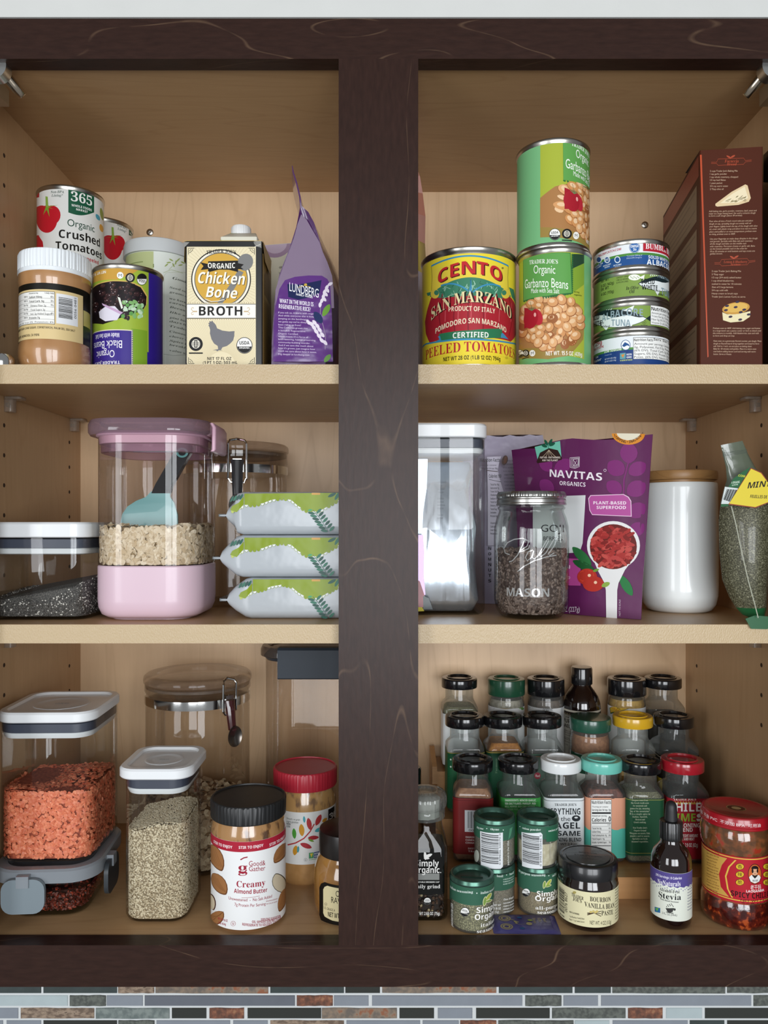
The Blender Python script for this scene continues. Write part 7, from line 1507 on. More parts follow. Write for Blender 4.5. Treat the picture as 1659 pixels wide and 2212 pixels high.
t, s = round_jar(1275, Y2, Z2, pm('24503F', .25, coat=.4), speckle('8A5A38', 'A06E48', 200, .4, .6, .7), 'round green-lidded jar of brown cinnamon in the middle row', r=.0238, H=.1105, lidh=.0150, lab=(.006, .0700), wrap='E0E2DA', ring=False); s.crop = cL
s.R(205, 880, 376, 1200, '234A36', 2, at=380); s.T('365', 240, 352, 946, 54, 'EEF0EA', 'sr', 4, slope=-14); s.T('WHOLE FOODS', 244, 350, 990, 8, 'EEF0EA', 'sb', 4); s.LN([(508, 975), (530, 950)], 7, '2A2622', 4); s.E(528, 952, 8, 7, '2A2622', 4); s.P([(540, 1000), (600, 900), (606, 960), (570, 1010)], '9AA86E', 3); s.to('label', t)
t, s = square_jar(1366.5, Y2, Z2, pm('CFA324', .22, coat=.4), speckle('8E6E3A', 'C49A54', 150, .42, .6, .6), .058, 'bright yellow lidded jar in the middle row', None, lr=.0237); s.uvpoly([(-.02, .006), (.02, .006), (.02, .045), (-.02, .045)], '6A4A20', 1); s.to('label', t)
t, s = square_jar(1455, Y2, Z2, BLK, speckle('3A3A38', '4A4A48', 200, .4, .6, .7), .062, 'black-lidded jar with black label, last in the middle row', '17120F', lv=(.006, .0690), w=.047, lr=.0237); s.uvpoly([(-.06, .0664), (.06, .0664), (.06, .0675), (-.06, .0675)], 'A9A090', 2); s.uvpoly([(-.058, .012), (-.022, .012), (-.022, .042), (-.058, .042)], 'B49A2C', 2); s.to('label', t)
# ---- front row on the rack
redp = speckle('9A6844', 'AC7A54', 260, .4, .6, .75)
t, s = square_jar(1021, Y1, Z1, BLK, redp, .081, 'black-lidded jar with dark red label and barcode, first in the front rack row', '7E2626', lv=(.010, .0722), rz=R_(-5)); s.crop = cK
s.uvpoly([(-.06, .0694), (.06, .0694), (.06, .0699), (-.06, .0699)], '5A1A1C', 2); s.uvpoly([(-.06, .0718), (.06, .0718), (.06, .0723), (-.06, .0723)], '4A1618', 2)
s.R(540, 1568, 800, 1790, 'D9DCDE', 2); s.bar(572, 1580, 792, 1752, True, '17171A', 3, 5, 24); s.T('00561 23', 580, 790, 1772, 20, '17171A', '', 4)
s.crop = cM
for k, q in enumerate(('INGREDIENTS: CAYENNE,', 'CUMIN, PEPPER, SALT', 'CINNAMON, GARLIC', '', "DIST. & SOLD BY:", "TRADER JOE'S")): 
    if q: s.T(q, 548 if k < 4 else 575, 830, 612+k*29, 17, 'E4D4D0', 'sb', 4)
for py in (214, 756): s.uvpoly([(-.0265, .0700 if py == 214 else .014), (-.0250, .0700 if py == 214 else .014), (-.0250, .0685 if py == 214 else .0125), (-.0265, .0685 if py == 214 else .0125)], 'D9DCDE', 3)
s.to('label', t)
t, s = square_jar(1119, Y1, Z1, BLK, speckle('4A4A44', '76756A', 300, .4, .6, .7), .028, 'black-lidded jar with bright green garlic salt ingredient label', '3F9A48', lv=(.010, .0725)); s.crop = cK
s.R(905, 1480, 1296, 1700, '36883E', 1, at=1100); s.T('INGREDIENTS: MINCED GARLIC,', 952, 1272, 1464, 20, 'E4F0E0', 'sb', 4); s.T('SEA SALT FLAKES, PARSLEY, RED', 952, 1266, 1497, 20, 'E4F0E0', 'sb', 4); s.T('BELL PEPPER, RED CHILI PEPPER,', 952, 1262, 1528, 18, 'B4D4AE', 'sb', 4); s.T('ORANGE PEEL', 952, 1090, 1556, 18, '8ABA86', 'sb', 4); s.to('label', t)
t, s = square_jar(1211, Y1, Z1, pm('E4E8E8', .2, coat=.4), speckle('4A443E', 'B4AA98', 200, .45, .55, .7), .03, 'white-lidded jar of sesame bagel seasoning with white label', 'DFE5E6', lv=(.008, .0722)); s.crop = cL
s.uvpoly([(-.06, .0692), (.06, .0692), (.06, .0697), (-.06, .0697)], '3A4448', 2)
s.T("TRADER JOE'S", 38, 260, 1508, 26, '22282C', 'sr', 4); s.T('EVERYTHING', -80, 302, 1578, 62, '22282C', '', 4, thick=1.8); s.T('but the', -20, 200, 1652, 46, '22282C', '', 4, thick=1.2)
s.E(258, 1648, 44, 32, '22282C', 4); s.E(258, 1640, 18, 9, 'DFE5E6', 5)
s.T('BAGEL', -20, 300, 1722, 62, '22282C', 'sb', 4, thick=2.5); s.crop = cN
s.T('SESAME', -20, 226, 355, 36, '22282C', 'sb', 4, thick=2); s.T('SEASONING BLEND', -44, 232, 402, 28, '22282C', 'sb', 4); s.T('NET WT 2.3 oz', 10, 200, 436, 18, '22282C', '', 4); s.to('label', t)
t, s = square_jar(1299, Y1, Z1, pm('6FC4B4', .22, coat=.4), speckle('5A2E22', '7E4434', 200, .42, .58, .7), .080, 'turquoise-lidded jar with peach and teal nutrition facts label', 'D79A7C', lv=(.006, .0725)); s.crop = cL
s.uvpoly([(-.06, .006)]+[(-.06+k*.004, .038+.0012*sin(k*1.7)) for k in range(31)]+[(.06, .006)], '55B8A4', 1)
s.R(408, 1455, 622, 2100, '22201E', 3); s.R(412, 1459, 618, 2096, 'E8EAE6', 4); s.R(618, 1430, 650, 1446, '2A2622', 3)
s.T('Nutrition Facts', 418, 614, 1484, 32, '17171A', '', 6, thick=2); s.T('74 servings per container', 420, 588, 1528, 18, '3A3A3A', '', 6); s.T('Serving size 1/4 tsp. (1g)', 420, 614, 1562, 20, '17171A', 'sb', 6); s.R(420, 1585, 614, 1602, '17171A', 6); s.T('Amount per serving', 420, 570, 1622, 15, '17171A', 'sb', 6); s.T('Calories', 420, 566, 1664, 36, '17171A', 'sb', 6); s.T('0', 590, 614, 1655, 50, '17171A', 'sb', 6); s.R(420, 1692, 614, 1700, '17171A', 6)
s.T('% DV*', 578, 614, 1714, 12, '17171A', 'sb', 6)
for k, (q, p) in enumerate((('Total Fat 0g', '0%'), ('Sodium 50mg', '2%'), ('Total Carbohydrate <1g', '0%'), ('Total Sugars <1g', ''), ('Includes <1g Added Sugars', '1%'))):
    yy = 1750+k*36; s.T(q, 420, 420+min(150, len(q)*8), yy, 17, '17171A', 'sb', 6); s.LN([(420, yy-18), (614, yy-18)], 2, '3A3A3A', 6)
    if p: s.T(p, 592, 614, yy, 16, '17171A', 'sb', 6)
s.R(420, 1925, 614, 1932, '17171A', 6); s.to('label', t)
t, s = square_jar(1383, Y1-.004, Z1, BLK, speckle('5A5840', '8E8C6A', 1000, .42, .6, .7), .078, 'black-lidded jar of oregano with green text label', '1F4F34', lv=(.010, .0725), w=.0425, lr=.0225); s.crop = cL
for v in (.0712, .0125): s.uvpoly([(-.03, v), (.03, v), (.03, v+.0005), (-.03, v+.0005)], 'A8A04E', 2)
s.E(910, 1420, 10, 22, 'A8944E', 3, rot=20); s.E(910, 1420, 10, 22, 'A8944E', 3, rot=80); s.E(910, 1420, 10, 22, 'A8944E', 3, rot=140)
for k, q in enumerate(('Oregano comes from', 'the Greek words oros', 'for mountain and', 'ganos for joy, meaning', '"joy of the mountains".', 'It is a staple spice in', 'Italian, Spanish,', 'Mexican and', 'Greek cooking.', '', "Use Trader Joe's", 'Organic Ground', 'Oregano on meats, fish,', 'poultry and in sauces.', 'Sprinkle on fresh', 'steamed vegetables.')):
    if q: hw_ = len(q)*4.5; s.T(q, 912-hw_, 912+hw_, 1462+k*28.2, 17, 'B9C4A8', 'sr', 4)
s.to('label', t)
t, s = square_jar(1473.5, Y1-.001, Z1, pm('A01E2A', .2, coat=.5), speckle('6E3428', '8E4A38', 200, .42, .58, .7), .036, 'red-lidded jar of chile lime seasoning with red label', 'A0222E', lv=(.006, .0725), w=.0465, lr=.0236); s.crop = cL
s.uvpoly([(-.06, .0665), (.06, .0665), (.06, .0672), (-.06, .0672)], 'C8A04C', 2)
for k in range(16): s.uvpoly([(-.024+k*.003, .0672), (-.0225+k*.003, .0700), (-.021+k*.003, .0672)], 'C8A04C', 2)
s.T("TRADER JOE'S", 1256, 1486, 1452, 26, 'F0E4D8', 'sr', 4); s.T('CHILE', 1196, 1536, 1534, 88, 'EDE8E2', 'sb', 4, thick=3); s.T('LIME', 1222, 1482, 1640, 80, '8EB43C', 'sb', 4, thick=3); s.E(1515, 1622, 22, 20, 'EDE8E2', 4); s.P([(1488, 1652), (1546, 1652), (1536, 1678), (1498, 1678)], 'EDE8E2', 4); s.T('SEASONING', 1236, 1526, 1720, 40, 'EDE8E2', 'sb', 4, thick=1); s.T('BLEND', 1290, 1452, 1766, 40, 'EDE8E2', 'sb', 4, thick=1)
s.crop = cN; s.T('WITH THE RIGHT AMOUNT', 930, 1124, 372, 22, 'EDE8E2', 'sb', 4); s.T('OF SALT AND HEAT', 950, 1096, 398, 20, 'EDE8E2', 'sb', 4); s.T('NET WT. 2.9 OZ (82g)', 950, 1124, 444, 28, 'EDE8E2', '', 4, thick=.8); s.to('label', t)
# small jar by the post behind the rack side
mb = MB(); x = X(886, .20); t = thing('spice_bottle', 'small black-capped bottle half hidden between the post and the bamboo rack', 'bottle', (x, .20, ZF))
mb.lathe([(.0004, 0), (.0150, 0), (.0165, .004), (.0165, .060), (.0125, .078), (.0105, .082), (.0105, .088)], speckle('3A2418', '8A6848', 90, .4, .6, .2, 1.0), 40); part('body', mb, t, angle=50); mb = MB(); mb.lathe([(.0128, .084), (.0132, .085), (.0132, .106), (.012, .108), (.0004, .108)], BLK, 40); part('cap', mb, t, angle=40)

# ---- small green-lidded jars
GM = pm('4A6E60', .28, .7); GB = '35604C'
def small_jar(l, r, yc, zb, H, fill, fz, label, group=None, turn=0.0):
    x, R, am = cyl_at(l, r, yc); rz = -am+turn; t = thing('spice_jar', label, 'spice jar', (x, yc, zb), rz, group)
    mb = MB(); mb.lathe([(.0004, .001), (R*.78, .0005), (R*.9, 0), (R*.985, .0015), (R*.99, .004), (R*.99, H-.0055), (R*.95, H-.005)], SPG, 48); part('glass_body', mb, t, angle=50)
    mb = MB(); mb.lathe([(R*.86, .002), (R*.93, .005), (R*.93, fz), (.0004, fz+.001)], fill, 36); part('contents', mb, t)
    mb = MB(); mb.lathe([(R*.93, H-.0052), (R*1.0, H-.0052), (R*1.02, H-.0045), (R*1.02, H-.0035), (R*.995, H-.0028), (R*.995, H-.0014), (R*.97, H-.0004), (R*.92, H), (R*.86, H-.0004), (R*.80, H-.0025), (R*.76, H-.0045), (.0004, H-.005)], GM, 56); part('lid', mb, t, angle=40)
    mb = MB()
    for a in (0.3, 2.2, 4.1):
        mb.box(R*.25*cos(a)-.002, R*.25*cos(a)+.002, R*.25*sin(a)-.004, R*.25*sin(a)+.004, H-.0052, H-.0040, pm('1E3A2C', .3))
    mb2 = MB(); mb2.box(-R*.5, R*.5, -.0012, .0012, H-.0051, H-.0038, pm('1E3A2C', .3)); part('lid_grip', mb2, t, smooth=False)
    return t, Sheet(CylMap(x, yc, zb, R*1.004, rz), cM), R
HJ = (Z(1774, .0745-.021)-ZF)/2
grey_herb = speckle('6A6252', '948A74', 1000, .42, .6, .75); brown_mix = speckle('6E6046', '9A8A66', 1200, .42, .6, .75)
bands = lambda s, R, v0, v1: s.uvpoly([(-pi*R*.9, v0), (pi*R*.72, v0), (pi*R*.72, v1), (-pi*R*.9, v1)], GB, 1)
t, s, R = small_jar(1024, 1112, .0745, ZF, HJ, grey_herb, HJ*.72, 'basil jar carrying the thyme jar, green band and white print'); bands(s, R, HJ*.56, HJ-.0055)
s.T('basil', 868, 932, 1006, 24, 'DCE8E0', 'sr', 4, slope=6); s.E(968, 995, 5, 5, 'DCE8E0', 4); s.T('basil', 998, 1040, 980, 24, 'DCE8E0', 'sr', 4, slope=6); s.E(826, 1004, 5, 5, 'DCE8E0', 4)
for k in range(3): s.T(('1/4 MINCED AROMATIC LEAF', 'TO BRING SOUL TO SAUCES', 'AND SALADS.')[k], 932, 1040, 1040+k*24-6, 12, 'C4D8CC', 'sb', 4, slope=8)
s.T('NET WT', 835, 912, 1304, 20, 'E4E4DE', 'sb', 4); s.T('0.18 OZ', 835, 910, 1338, 22, 'E4E4DE', 'sb', 4); s.T('(5g)', 850, 890, 1372, 22, 'E4E4DE', '', 4); s.T('Dan Simply', 935, 1040, 1240, 20, 'E4E4DE', 'si', 4, slope=16)
for k in range(4): s.T(('DISTRIBUTED BY', 'SIMPLY ORGANIC', 'NORWAY, IA 52318', 'CERTIFIED ORGANIC')[k], 935, 1042, 1280+k*30, 14, 'E4E4DE', 'sb', 4, slope=16)
s.to('print', t)
t, s, R = small_jar(1023.5, 1112.5, .0745, ZF+HJ+.0003, HJ, grey_herb, HJ*.70, 'thyme jar stacked on the basil jar, barcode label facing front'); bands(s, R, HJ*.58, HJ-.0055)
s.T('thyme', 664, 732, 516, 22, 'DCE8E0', 'sr', 4, slope=-12); s.E(766, 520, 5, 5, 'DCE8E0', 4); s.T('thyme', 804, 892, 528, 22, 'DCE8E0', 'sr', 4); s.E(934, 535, 5, 5, 'DCE8E0', 4)
s.P([(698, 545), (930, 560), (930, 910), (908, 932), (706, 905)], 'DCE0E2', 5); s.bar(710, 582, 886, 885, False, '1C1C1E', 6, 11, 30); s.T('0 89836 50070 0', 890, 908, 730, 320, '1C1C1E', '', 6, rot90=True)
s.T('packed in the USA', 975, 992, 770, 250, 'D8D8D0', 'sb', 4, rot90=True); s.P([(1000, 520), (1030, 500), (1010, 590), (985, 640)], '4E8A6A', 3); s.E(662, 800, 26, 62, 'B0B4A8', 3); s.to('print', t)
t, s, R = small_jar(1117, 1206, .0745, ZF, HJ, brown_mix, HJ*.74, 'all-purpose seasoning jar carrying the onion powder jar'); bands(s, R, HJ*.52, HJ-.0055)
s.T('all-purpose seasoning', 1092, 1366, 994, 26, 'DCE8E0', 'sr', 4, slope=-24); s.E(1400, 1002, 5, 5, 'DCE8E0', 4); s.T('all', 1436, 1475, 994, 24, 'DCE8E0', 'sr', 4)
def simply(s, dx, dy, k, word, w2=None):
    L = lambda px, py: (1380+(px-1380)*k+dx, 1180+(py-1180)*k+dy)
    a, b = L(1355, 1095); s.leaf(a, b, 42*k, 17*k, 100, 'D9D6A8', 5); s.leaf(a, b, 36*k, 12*k, 100, '7E9A4C', 6); a, b = L(1400, 1075); s.leaf(a, b, 46*k, 18*k, -55, 'D9D6A8', 5); s.leaf(a, b, 40*k, 13*k, -55, 'A4B04C', 6); a, b = L(1392, 1105); s.leaf(a, b, 36*k, 14*k, -15, 'D9D6A8', 5); s.leaf(a, b, 30*k, 9*k, -15, '7E9A4C', 6)
    for q, x0, x1, yy, h in (('Simply', 1278, 1486, 1190, 50), ('Organic', 1260, 1500, 1240, 50)):
        a = L(x0, yy); b = L(x1, yy); s.T(q, a[0], b[0], a[1], h*k, 'F0EEE8', '', 4, thick=2*k, slope=14*k)
    for q, x0, x1, yy in word: a = L(x0, yy); b = L(x1, yy); s.T(q, a[0], b[0], a[1], 36*k, 'ECEAE2', 'sr', 4, slope=10*k)
    a = L(1168, 1175); usda(s, a[0], a[1], 42*k, 4)
simply(s, 0, 0, 1, (('all-purpose', 1264, 1510, 1332), ('seasoning', 1284, 1495, 1376))); s.to('print', t)
t, s, R = small_jar(1116, 1206.5, .0745, ZF+HJ+.0003, HJ, speckle('C9BE9E', 'DDD4B8', 200, .4, .6, .75), HJ*.5, 'onion powder jar stacked on the all-purpose jar, barcode label facing front'); bands(s, R, HJ*.62, HJ-.0055)
s.T('onion powder', 1130, 1320, 530, 22, 'DCE8E0', 'sr', 4, slope=-16); s.T('onion powder', 1396, 1540, 528, 22, 'DCE8E0', 'sr', 4, slope=10); s.P([(1375, 510), (1495, 500), (1495, 630), (1375, 655)], '2A6448', 2); s.E(1106, 500, 5, 5, 'DCE8E0', 4)
s.P([(1122, 555), (1318, 560), (1336, 580), (1336, 932), (1128, 902)], 'DCE0E2', 5); s.bar(1134, 592, 1304, 890, False, '1C1C1E', 6, 12, 30); s.T('0 89836 50046 5', 1308, 1326, 745, 320, '1C1C1E', '', 6, rot90=True); s.T('packed in USA', 1408, 1424, 740, 170, 'B4B09E', 'sb', 4, rot90=True); s.to('print', t)
HI = Z(1905, .0425-.021)-ZF
t, s, R = small_jar(971.5, 1067, .0425, ZF, HI, speckle('5E5A40', 'A09A70', 800, .42, .6, .75, c3='C8C0A0'), HI*.62, 'italian seasoning jar, front left of the spice jars'); bands(s, R, HI*.56, HI-.0055)
s.T('italian seasoning', 392, 624, 1166, 26, 'DCE8E0', 'sr', 4, slope=-30); s.E(664, 1182, 6, 6, 'DCE8E0', 4); s.T('italian seasoning', 702, 880, 1162, 26, 'DCE8E0', 'sr', 4, slope=20)
s.P([(358, 1100), (404, 1108), (400, 1250), (366, 1240)], GB, 3)
s.T('packed in the USA', 400, 420, 1400, 230, 'E4E4DE', 'sb', 4, rot90=True)
L2 = lambda *a: a
for q, x0, x1, yy, h in (('Simply', 660, 850, 1350, 56), ('Organic', 642, 862, 1420, 56)): s.T(q, x0, x1, yy, h, 'F0EEE8', '', 4, thick=2, slope=20)
for q, x0, x1, yy in (('italian', 702, 838, 1498), ('seasoning', 664, 870, 1556)): s.T(q, x0, x1, yy, 38, 'ECEAE2', 'sr', 4, slope=12)
usda(s, 541, 1375, 46, 4); s.leaf(745, 1265, 52, 20, 100, 'D9D6A8', 5); s.leaf(745, 1265, 44, 14, 100, '7E9A4C', 6); s.leaf(785, 1218, 50, 20, -55, 'D9D6A8', 5); s.leaf(785, 1218, 42, 14, -55, 'A4B04C', 6); s.leaf(785, 1262, 38, 15, -20, 'D9D6A8', 5); s.leaf(785, 1262, 30, 10, -20, '7E9A4C', 6)
s.to('print', t)

# ---- pepper grinder
x, yc, w = .0420, .0655, .0440; t = thing('pepper_grinder', 'clear glass pepper grinder of mixed peppercorns beside the dark post', 'grinder', (x, yc, ZF))
mb = MB(); rc = .008
mb.loft([rr(w-.01, w-.01, rc-.002, 0, n=8), rr(w-.002, w-.002, rc, .002, n=8), rr(w, w, rc, .006, n=8), rr(w, w, rc, .074, n=8), rr(w-.003, w-.003, rc+.003, .080, n=8), rr(.036, .036, .0179, .090, n=8), rr(.034, .034, .0169, .097, n=8), rr(.034, .034, .0169, .108, n=8)], glass('EEF0EE', 'C4CAC6', .015, 1.5), True, False); part('glass_body', mb, t, angle=50)
mb = MB(); rib = lambda a, z: .02*np.sin(a*22)*(z > .108)
mb.lathe([(.0175, .0985), (.0200, .099), (.0205, .1005), (.0200, .103), (.0205, .1045), (.0205, .107), (.0195, .1085), (.0215, .1105), (.0222, .116), (.0218, .121), (.0195, .125), (.0165, .1262), (.0120, .1262), (.0110, .1235), (.0004, .1235)], glass('ECEEEC', 'A0A6A2', .03, 1.55, .10, 'C8CCC8'), 132, wob=rib); part('grinder_cap', mb, t, angle=50)
mb = MB(); mb.lathe([(.0150, .100), (.0150, .118), (.006, .121), (.0004, .121)], pm('B9BAB4', .4), 40, wob=lambda a, z: .03*np.sign(np.sin(a*12))); part('grinding_head', mb, t)
p, n = on_ring(w-.009, w-.009, .006, .004, .026, 260); bv, bf = ico(1)
p2, n2_ = on_top(w-.012, w-.012, .026, 110); mb = MB(); mb.loft([rr(w-.012, w-.012, .005, .0035, n=5), rr(w-.012, w-.012, .005, .025, n=5)], pm('2A1F1A', .7))
me = scatter('contents', np.concatenate([p, p2]), np.concatenate([n, n2_]), (bv, bf), (.0013, .0021), (1, 1, .95), island('241A16', '6A4C3A', .55, 'CDBA92'), .3, mb, in_box(w-.003, w-.003, .0065), .0028)
part('contents', me, t, kind='stuff')
mb = MB(); mb.loft([rr(w-.006, w-.006, .005, .027, n=5), rr(w-.006, w-.006, .005, .073, n=5)], glass('4A4A48', '2A2A28', .1, 1.2, .45, '2A2A29')); part('dark_sleeve', mb, t)
s = Sheet(RectMap(x, yc, ZF, w+.0006, rc+.0003, 0), cM); wc = 'ECEBE6'
s.leaf(135, 800, 42, 15, 85, wc, 4); s.leaf(165, 800, 46, 16, -25, wc, 4); s.leaf(150, 825, 30, 10, 0, wc, 4)
s.T('Simply', 32, 275, 876, 62, wc, '', 4, thick=2); s.T('Organic.', 10, 298, 944, 62, wc, '', 4, thick=2); s.R(-10, 980, 280, 1046, '8A8C88', 3); s.T('ADJUSTABLE GRINDER CAP', 10, 280, 1068, 14, wc, 'sb', 4); s.T('daily grind', 22, 288, 1112, 38, wc, 'sr', 4); usda(s, 157, 1265, 38, 4); s.T('NET WT 2.65 OZ (75g)', 20, 285, 1390, 30, wc, '', 4, thick=1); s.to('print', t)

# ---- flat purple packet on the floor
a, b = Z(0, 0), 0
pa = [(X(1072, y), y) for y in (.0205, .050)]
x0, x1 = X(1068, .021), X(1214, .021); t = thing('sweetener_packet', 'flat purple sweetener packet lying on the cabinet floor', 'packet', ((x0+x1)/2, .040, ZF), R_(-1.5))
mb = MB(); W2, D2 = (x1-x0)/2, .0185
mb.loft([rr(2*W2, 2*D2, .001, .0002, n=2), rr(2*W2-.008, 2*D2-.006, .004, .0022, n=2)], pm('453E78', .35, coat=.3)); part('body', mb, t)
s = Sheet(PlaneMap((0, 0, .0024), (1, 0, 0), (0, 1, 0), (0, 0, 0)), du=1); g = 'A89A6E'
for (cx_, cy_) in ((-.019, .0075), (-.019, -.0085)):
    for rad, c in ((.0062, g), (.0048, '453E78'), (.0040, g), (.0022, '453E78')): s.uvpoly([(cx_+rad*cos(q), cy_+rad*.95*sin(q)) for q in np.linspace(0, 2*pi, 22)[:-1]], c, 1+.5*(.0065-rad)*1000)
ln = lambda P, w, c: [s.uvpoly([(p[0]-w, p[1]-w), (p[0]+w, p[1]-w*.4), (q[0]+w, q[1]+w), (q[0]-w, q[1]+w*.4)], c, 8) for p, q in zip(P, P[1:])]
ln([(-.019, .0075), (-.010, .003), (-.006, -.001), (-.019, -.0085)], .0008, g); ln([(-.010, .003), (-.008, -.004), (0, -.0045), (.006, -.003)], .0010, g); s.uvpoly([(.004+.003*cos(q), -.003+.003*sin(q)) for q in np.linspace(0, 2*pi, 12)], g, 8)
for (px, py, c) in ((-.004, -.012, '2E5A8A'), (.006, .004, '8E9A4C'), (-.004, .009, '2E5A8A')): s.uvpoly([(px+.0026*cos(q), py+.0018*sin(q)) for q in np.linspace(0, 2*pi, 12)], c, 8)
for k, q in enumerate(("Isn't", 'Life', 'Sweet.')):
    v, tr = glyphs(q, 'sr'); kk = .0042; s.raw(np.stack([.010+.0052*(2-k)+v[:, 1]*kk-.001, .0085-v[:, 0]*kk], 1), tr, g, 8)
v, tr = glyphs('NuNaturals', 'sr'); s.raw(np.stack([.0265+v[:, 1]*.0034, .013-v[:, 0]*.0046], 1), tr, '6A5A9A', 8)
s.to('packet_print', t)

# ---- vanilla bean paste
yc = .0505; x, R, am = cyl_at(1205, 1336, yc); t = thing('vanilla_paste_jar', 'squat jar of bourbon vanilla bean paste with black flip lid', 'jar', (x, yc, ZF), -am)
mb = MB(); mb.lathe([(.0004, .001), (R*.8, 0), (R*.95, .002), (R, .007), (R, .041), (R*.985, .045), (R*.93, .048), (R*.93, .051)], pm('1A0F0B', .1, coat=1.0), 56); part('body', mb, t, angle=50)
mb = MB(); mb.lathe([(R*.9, .0495), (R*.985, .050), (R*.99, .051), (R*.985, .0625), (R*.95, .064), (R*.86, .0645), (R*.84, .0640), (R*.74, .0640), (R*.73, .0648), (.0004, .0648)], pm('141416', .3, coat=.3), 56); part('lid', mb, t, angle=35)
mb = MB(); mb.loft([rr(.020, .006, .002, z, 0, R*1.0, n=3) for z in (.054, .062)], pm('141416', .3)); part('hinge_tab', mb, t)
s = Sheet(PlaneMap((0, 0, .0649), (1, 0, 0), (0, 1, 0), (0, 0, 0)), du=1)
for q, y_, hh in (('BOURBON', .006, .0042), ('VANILLA BEAN', -.001, .0042), ('PASTE', -.008, .0042)):
    v, tr = glyphs(q, 'sr'); k = hh; c0 = np.ptp(v[:, 0])/2; s.raw(np.stack([-(v[:, 0]-c0)*k*.85, -(v[:, 1]-.35)*k+y_], 1), tr, '3C3C3A', 1)
s.to('lid_lettering', t)
s = Sheet(CylMap(x, yc, ZF, R*1.006, -am), cN); s.sheet(-.078, .078, .007, .041, 'DDD6AE')
s.bar(64, 770, 104, 960, False, '22201A', 3, 21, 24); s.T('0076 8627', 106, 126, 880, 150, '22201A', '', 4, rot90=True); s.T('200 0989', 68, 104, 980, 14, '22201A', '', 4)
s.T('TRADER', 158, 250, 838, 26, '2A241A', 'sr', 4, slope=8); s.T("JOE'S", 168, 236, 864, 26, '2A241A', 'sr', 4, slope=4); s.E(180, 806, 14, 10, 'A89A5A', 4)
s.T('BOURBON', 298, 456, 862, 36, '2A241A', 'sr', 4, slope=16); s.T('VANILLA BEAN', 256, 484, 914, 38, '2A241A', 'sr', 4, slope=30); s.T('PASTE', 386, 474, 962, 36, '2A241A', 'sr', 4, slope=14)
for q in (-20, 0, 20): s.LN([(278, 970+q*.4), (330, 962), (384, 968-q)], 5, '4A3A2A', 4)
for (px, py) in ((305, 955), (325, 950), (340, 958), (352, 950)): s.E(px, py, 10, 8, 'C8B46A', 5)
s.T('FOR FLAVORING:', 142, 218, 965, 12, '2A241A', 'sb', 4, slope=-6); s.T('1 tsp Bourbon Vanilla Bean', 142, 256, 1000, 13, '2A241A', '', 4, slope=-14); s.T('Paste = 1 tsp Vanilla Extract', 142, 258, 1024, 13, '2A241A', '', 4, slope=-14)
s.T('NET WT. 4 OZ (113g)', 298, 460, 1040, 30, '2A241A', '', 4, thick=.8, slope=12)
for k in range(11): s.T(('PURE MADAGASCAR', 'AND VANILLA SEED')[k % 2], 490, 516, 780+k*22, 10, '4A4436', '', 4, slope=4)
s.to('label', t)

# ---- stevia dropper bottle
yc = .0455; x, R, am = cyl_at(1405, 1495, yc); t = thing('dropper_bottle', 'dark brown stevia dropper bottle with purple and white label', 'bottle', (x, yc, ZF), -am)
zz = lambda py: Z(py, yc-R*.7)-ZF
mb = MB(); mb.lathe([(.0004, .001), (R*.8, 0), (R*.95, .002), (R, .006), (R, zz(1873)), (R*.97, zz(1858)), (R*.85, zz(1846)), (R*.64, zz(1836)), (R*.52, zz(1828)), (R*.5, zz(1818))], pm('1A0D0A', .08, coat=1.0), 56); part('body', mb, t, angle=60)
mb = MB(); cr = R*.56; mb.lathe([(cr*.9, zz(1823)), (cr, zz(1821)), (cr*1.02, zz(1816)), (cr*1.0, zz(1813)), (cr*1.0, zz(1786)), (cr*.95, zz(1783)), (cr*.6, zz(1782))], pm('151516', .3, coat=.2), 96, wob=lambda a, z: .015*np.sign(np.sin(a*24))); part('collar', mb, t, angle=30)
mb = MB(); br = R*.30; mb.lathe([(br*1.1, zz(1787)), (br*1.05, zz(1775)), (br*.98, zz(1760)), (br*.92, zz(1750)), (br*.7, zz(1744)), (br*.35, zz(1741)), (.0004, zz(1740))], pm('1C1C1E', .5), 40); part('rubber_bulb', mb, t, angle=60)
s = Sheet(CylMap(x, yc, ZF, R*1.01, -am), cN); v0, v1 = s.uv(925, 1025)[1], s.uv(925, 660)[1]; s.sheet(-.052, .052, v0, v1, 'DBDFD2'); vm = s.uv(925, 760)[1]
s.uvpoly([(-.051, v1-.0002), (-.051, vm)]+[(-.051+k*.0022, vm-.0006*((k*7) % 3)) for k in range(1, 47)]+[(.051, vm), (.051, v1-.0002)], '554A8A', 1)
for k in range(28): s.uvpoly([(-.03+k*.0022+.0005*cos(q), vm-.0022-.0009*((k*5) % 3)+.0005*sin(q)) for q in np.linspace(0, 2*pi, 7)], '554A8A', 2)
s.T('295 Servings | 0 Calories', 802, 1000, 694, 18, 'E4E0F0', 'sb', 4, slope=-10); s.T('NuNaturals', 816, 990, 738, 38, 'F0ECF6', 'sr', 4, slope=-14); s.T('Alcohol-Free', 832, 984, 796, 24, '26282A', 'sr', 4, slope=-4); s.T('Stevia', 824, 994, 838, 44, '1E2022', 'sr', 4, slope=-8, thick=1); s.T('Plant-Based Sweetener', 836, 978, 872, 12, '3A3C3E', 'sr', 4)
s.P([(876, 925), (940, 925), (930, 955), (912, 960), (892, 955)], '3A3A38', 4); s.E(945, 936, 9, 9, '3A3A38', 4); s.R(880, 958, 936, 963, '3A3A38', 4)
for k in range(8): s.E(885+k*7, 915-(k*13) % 22, 4, 4, '3A3A38', 4, 8)
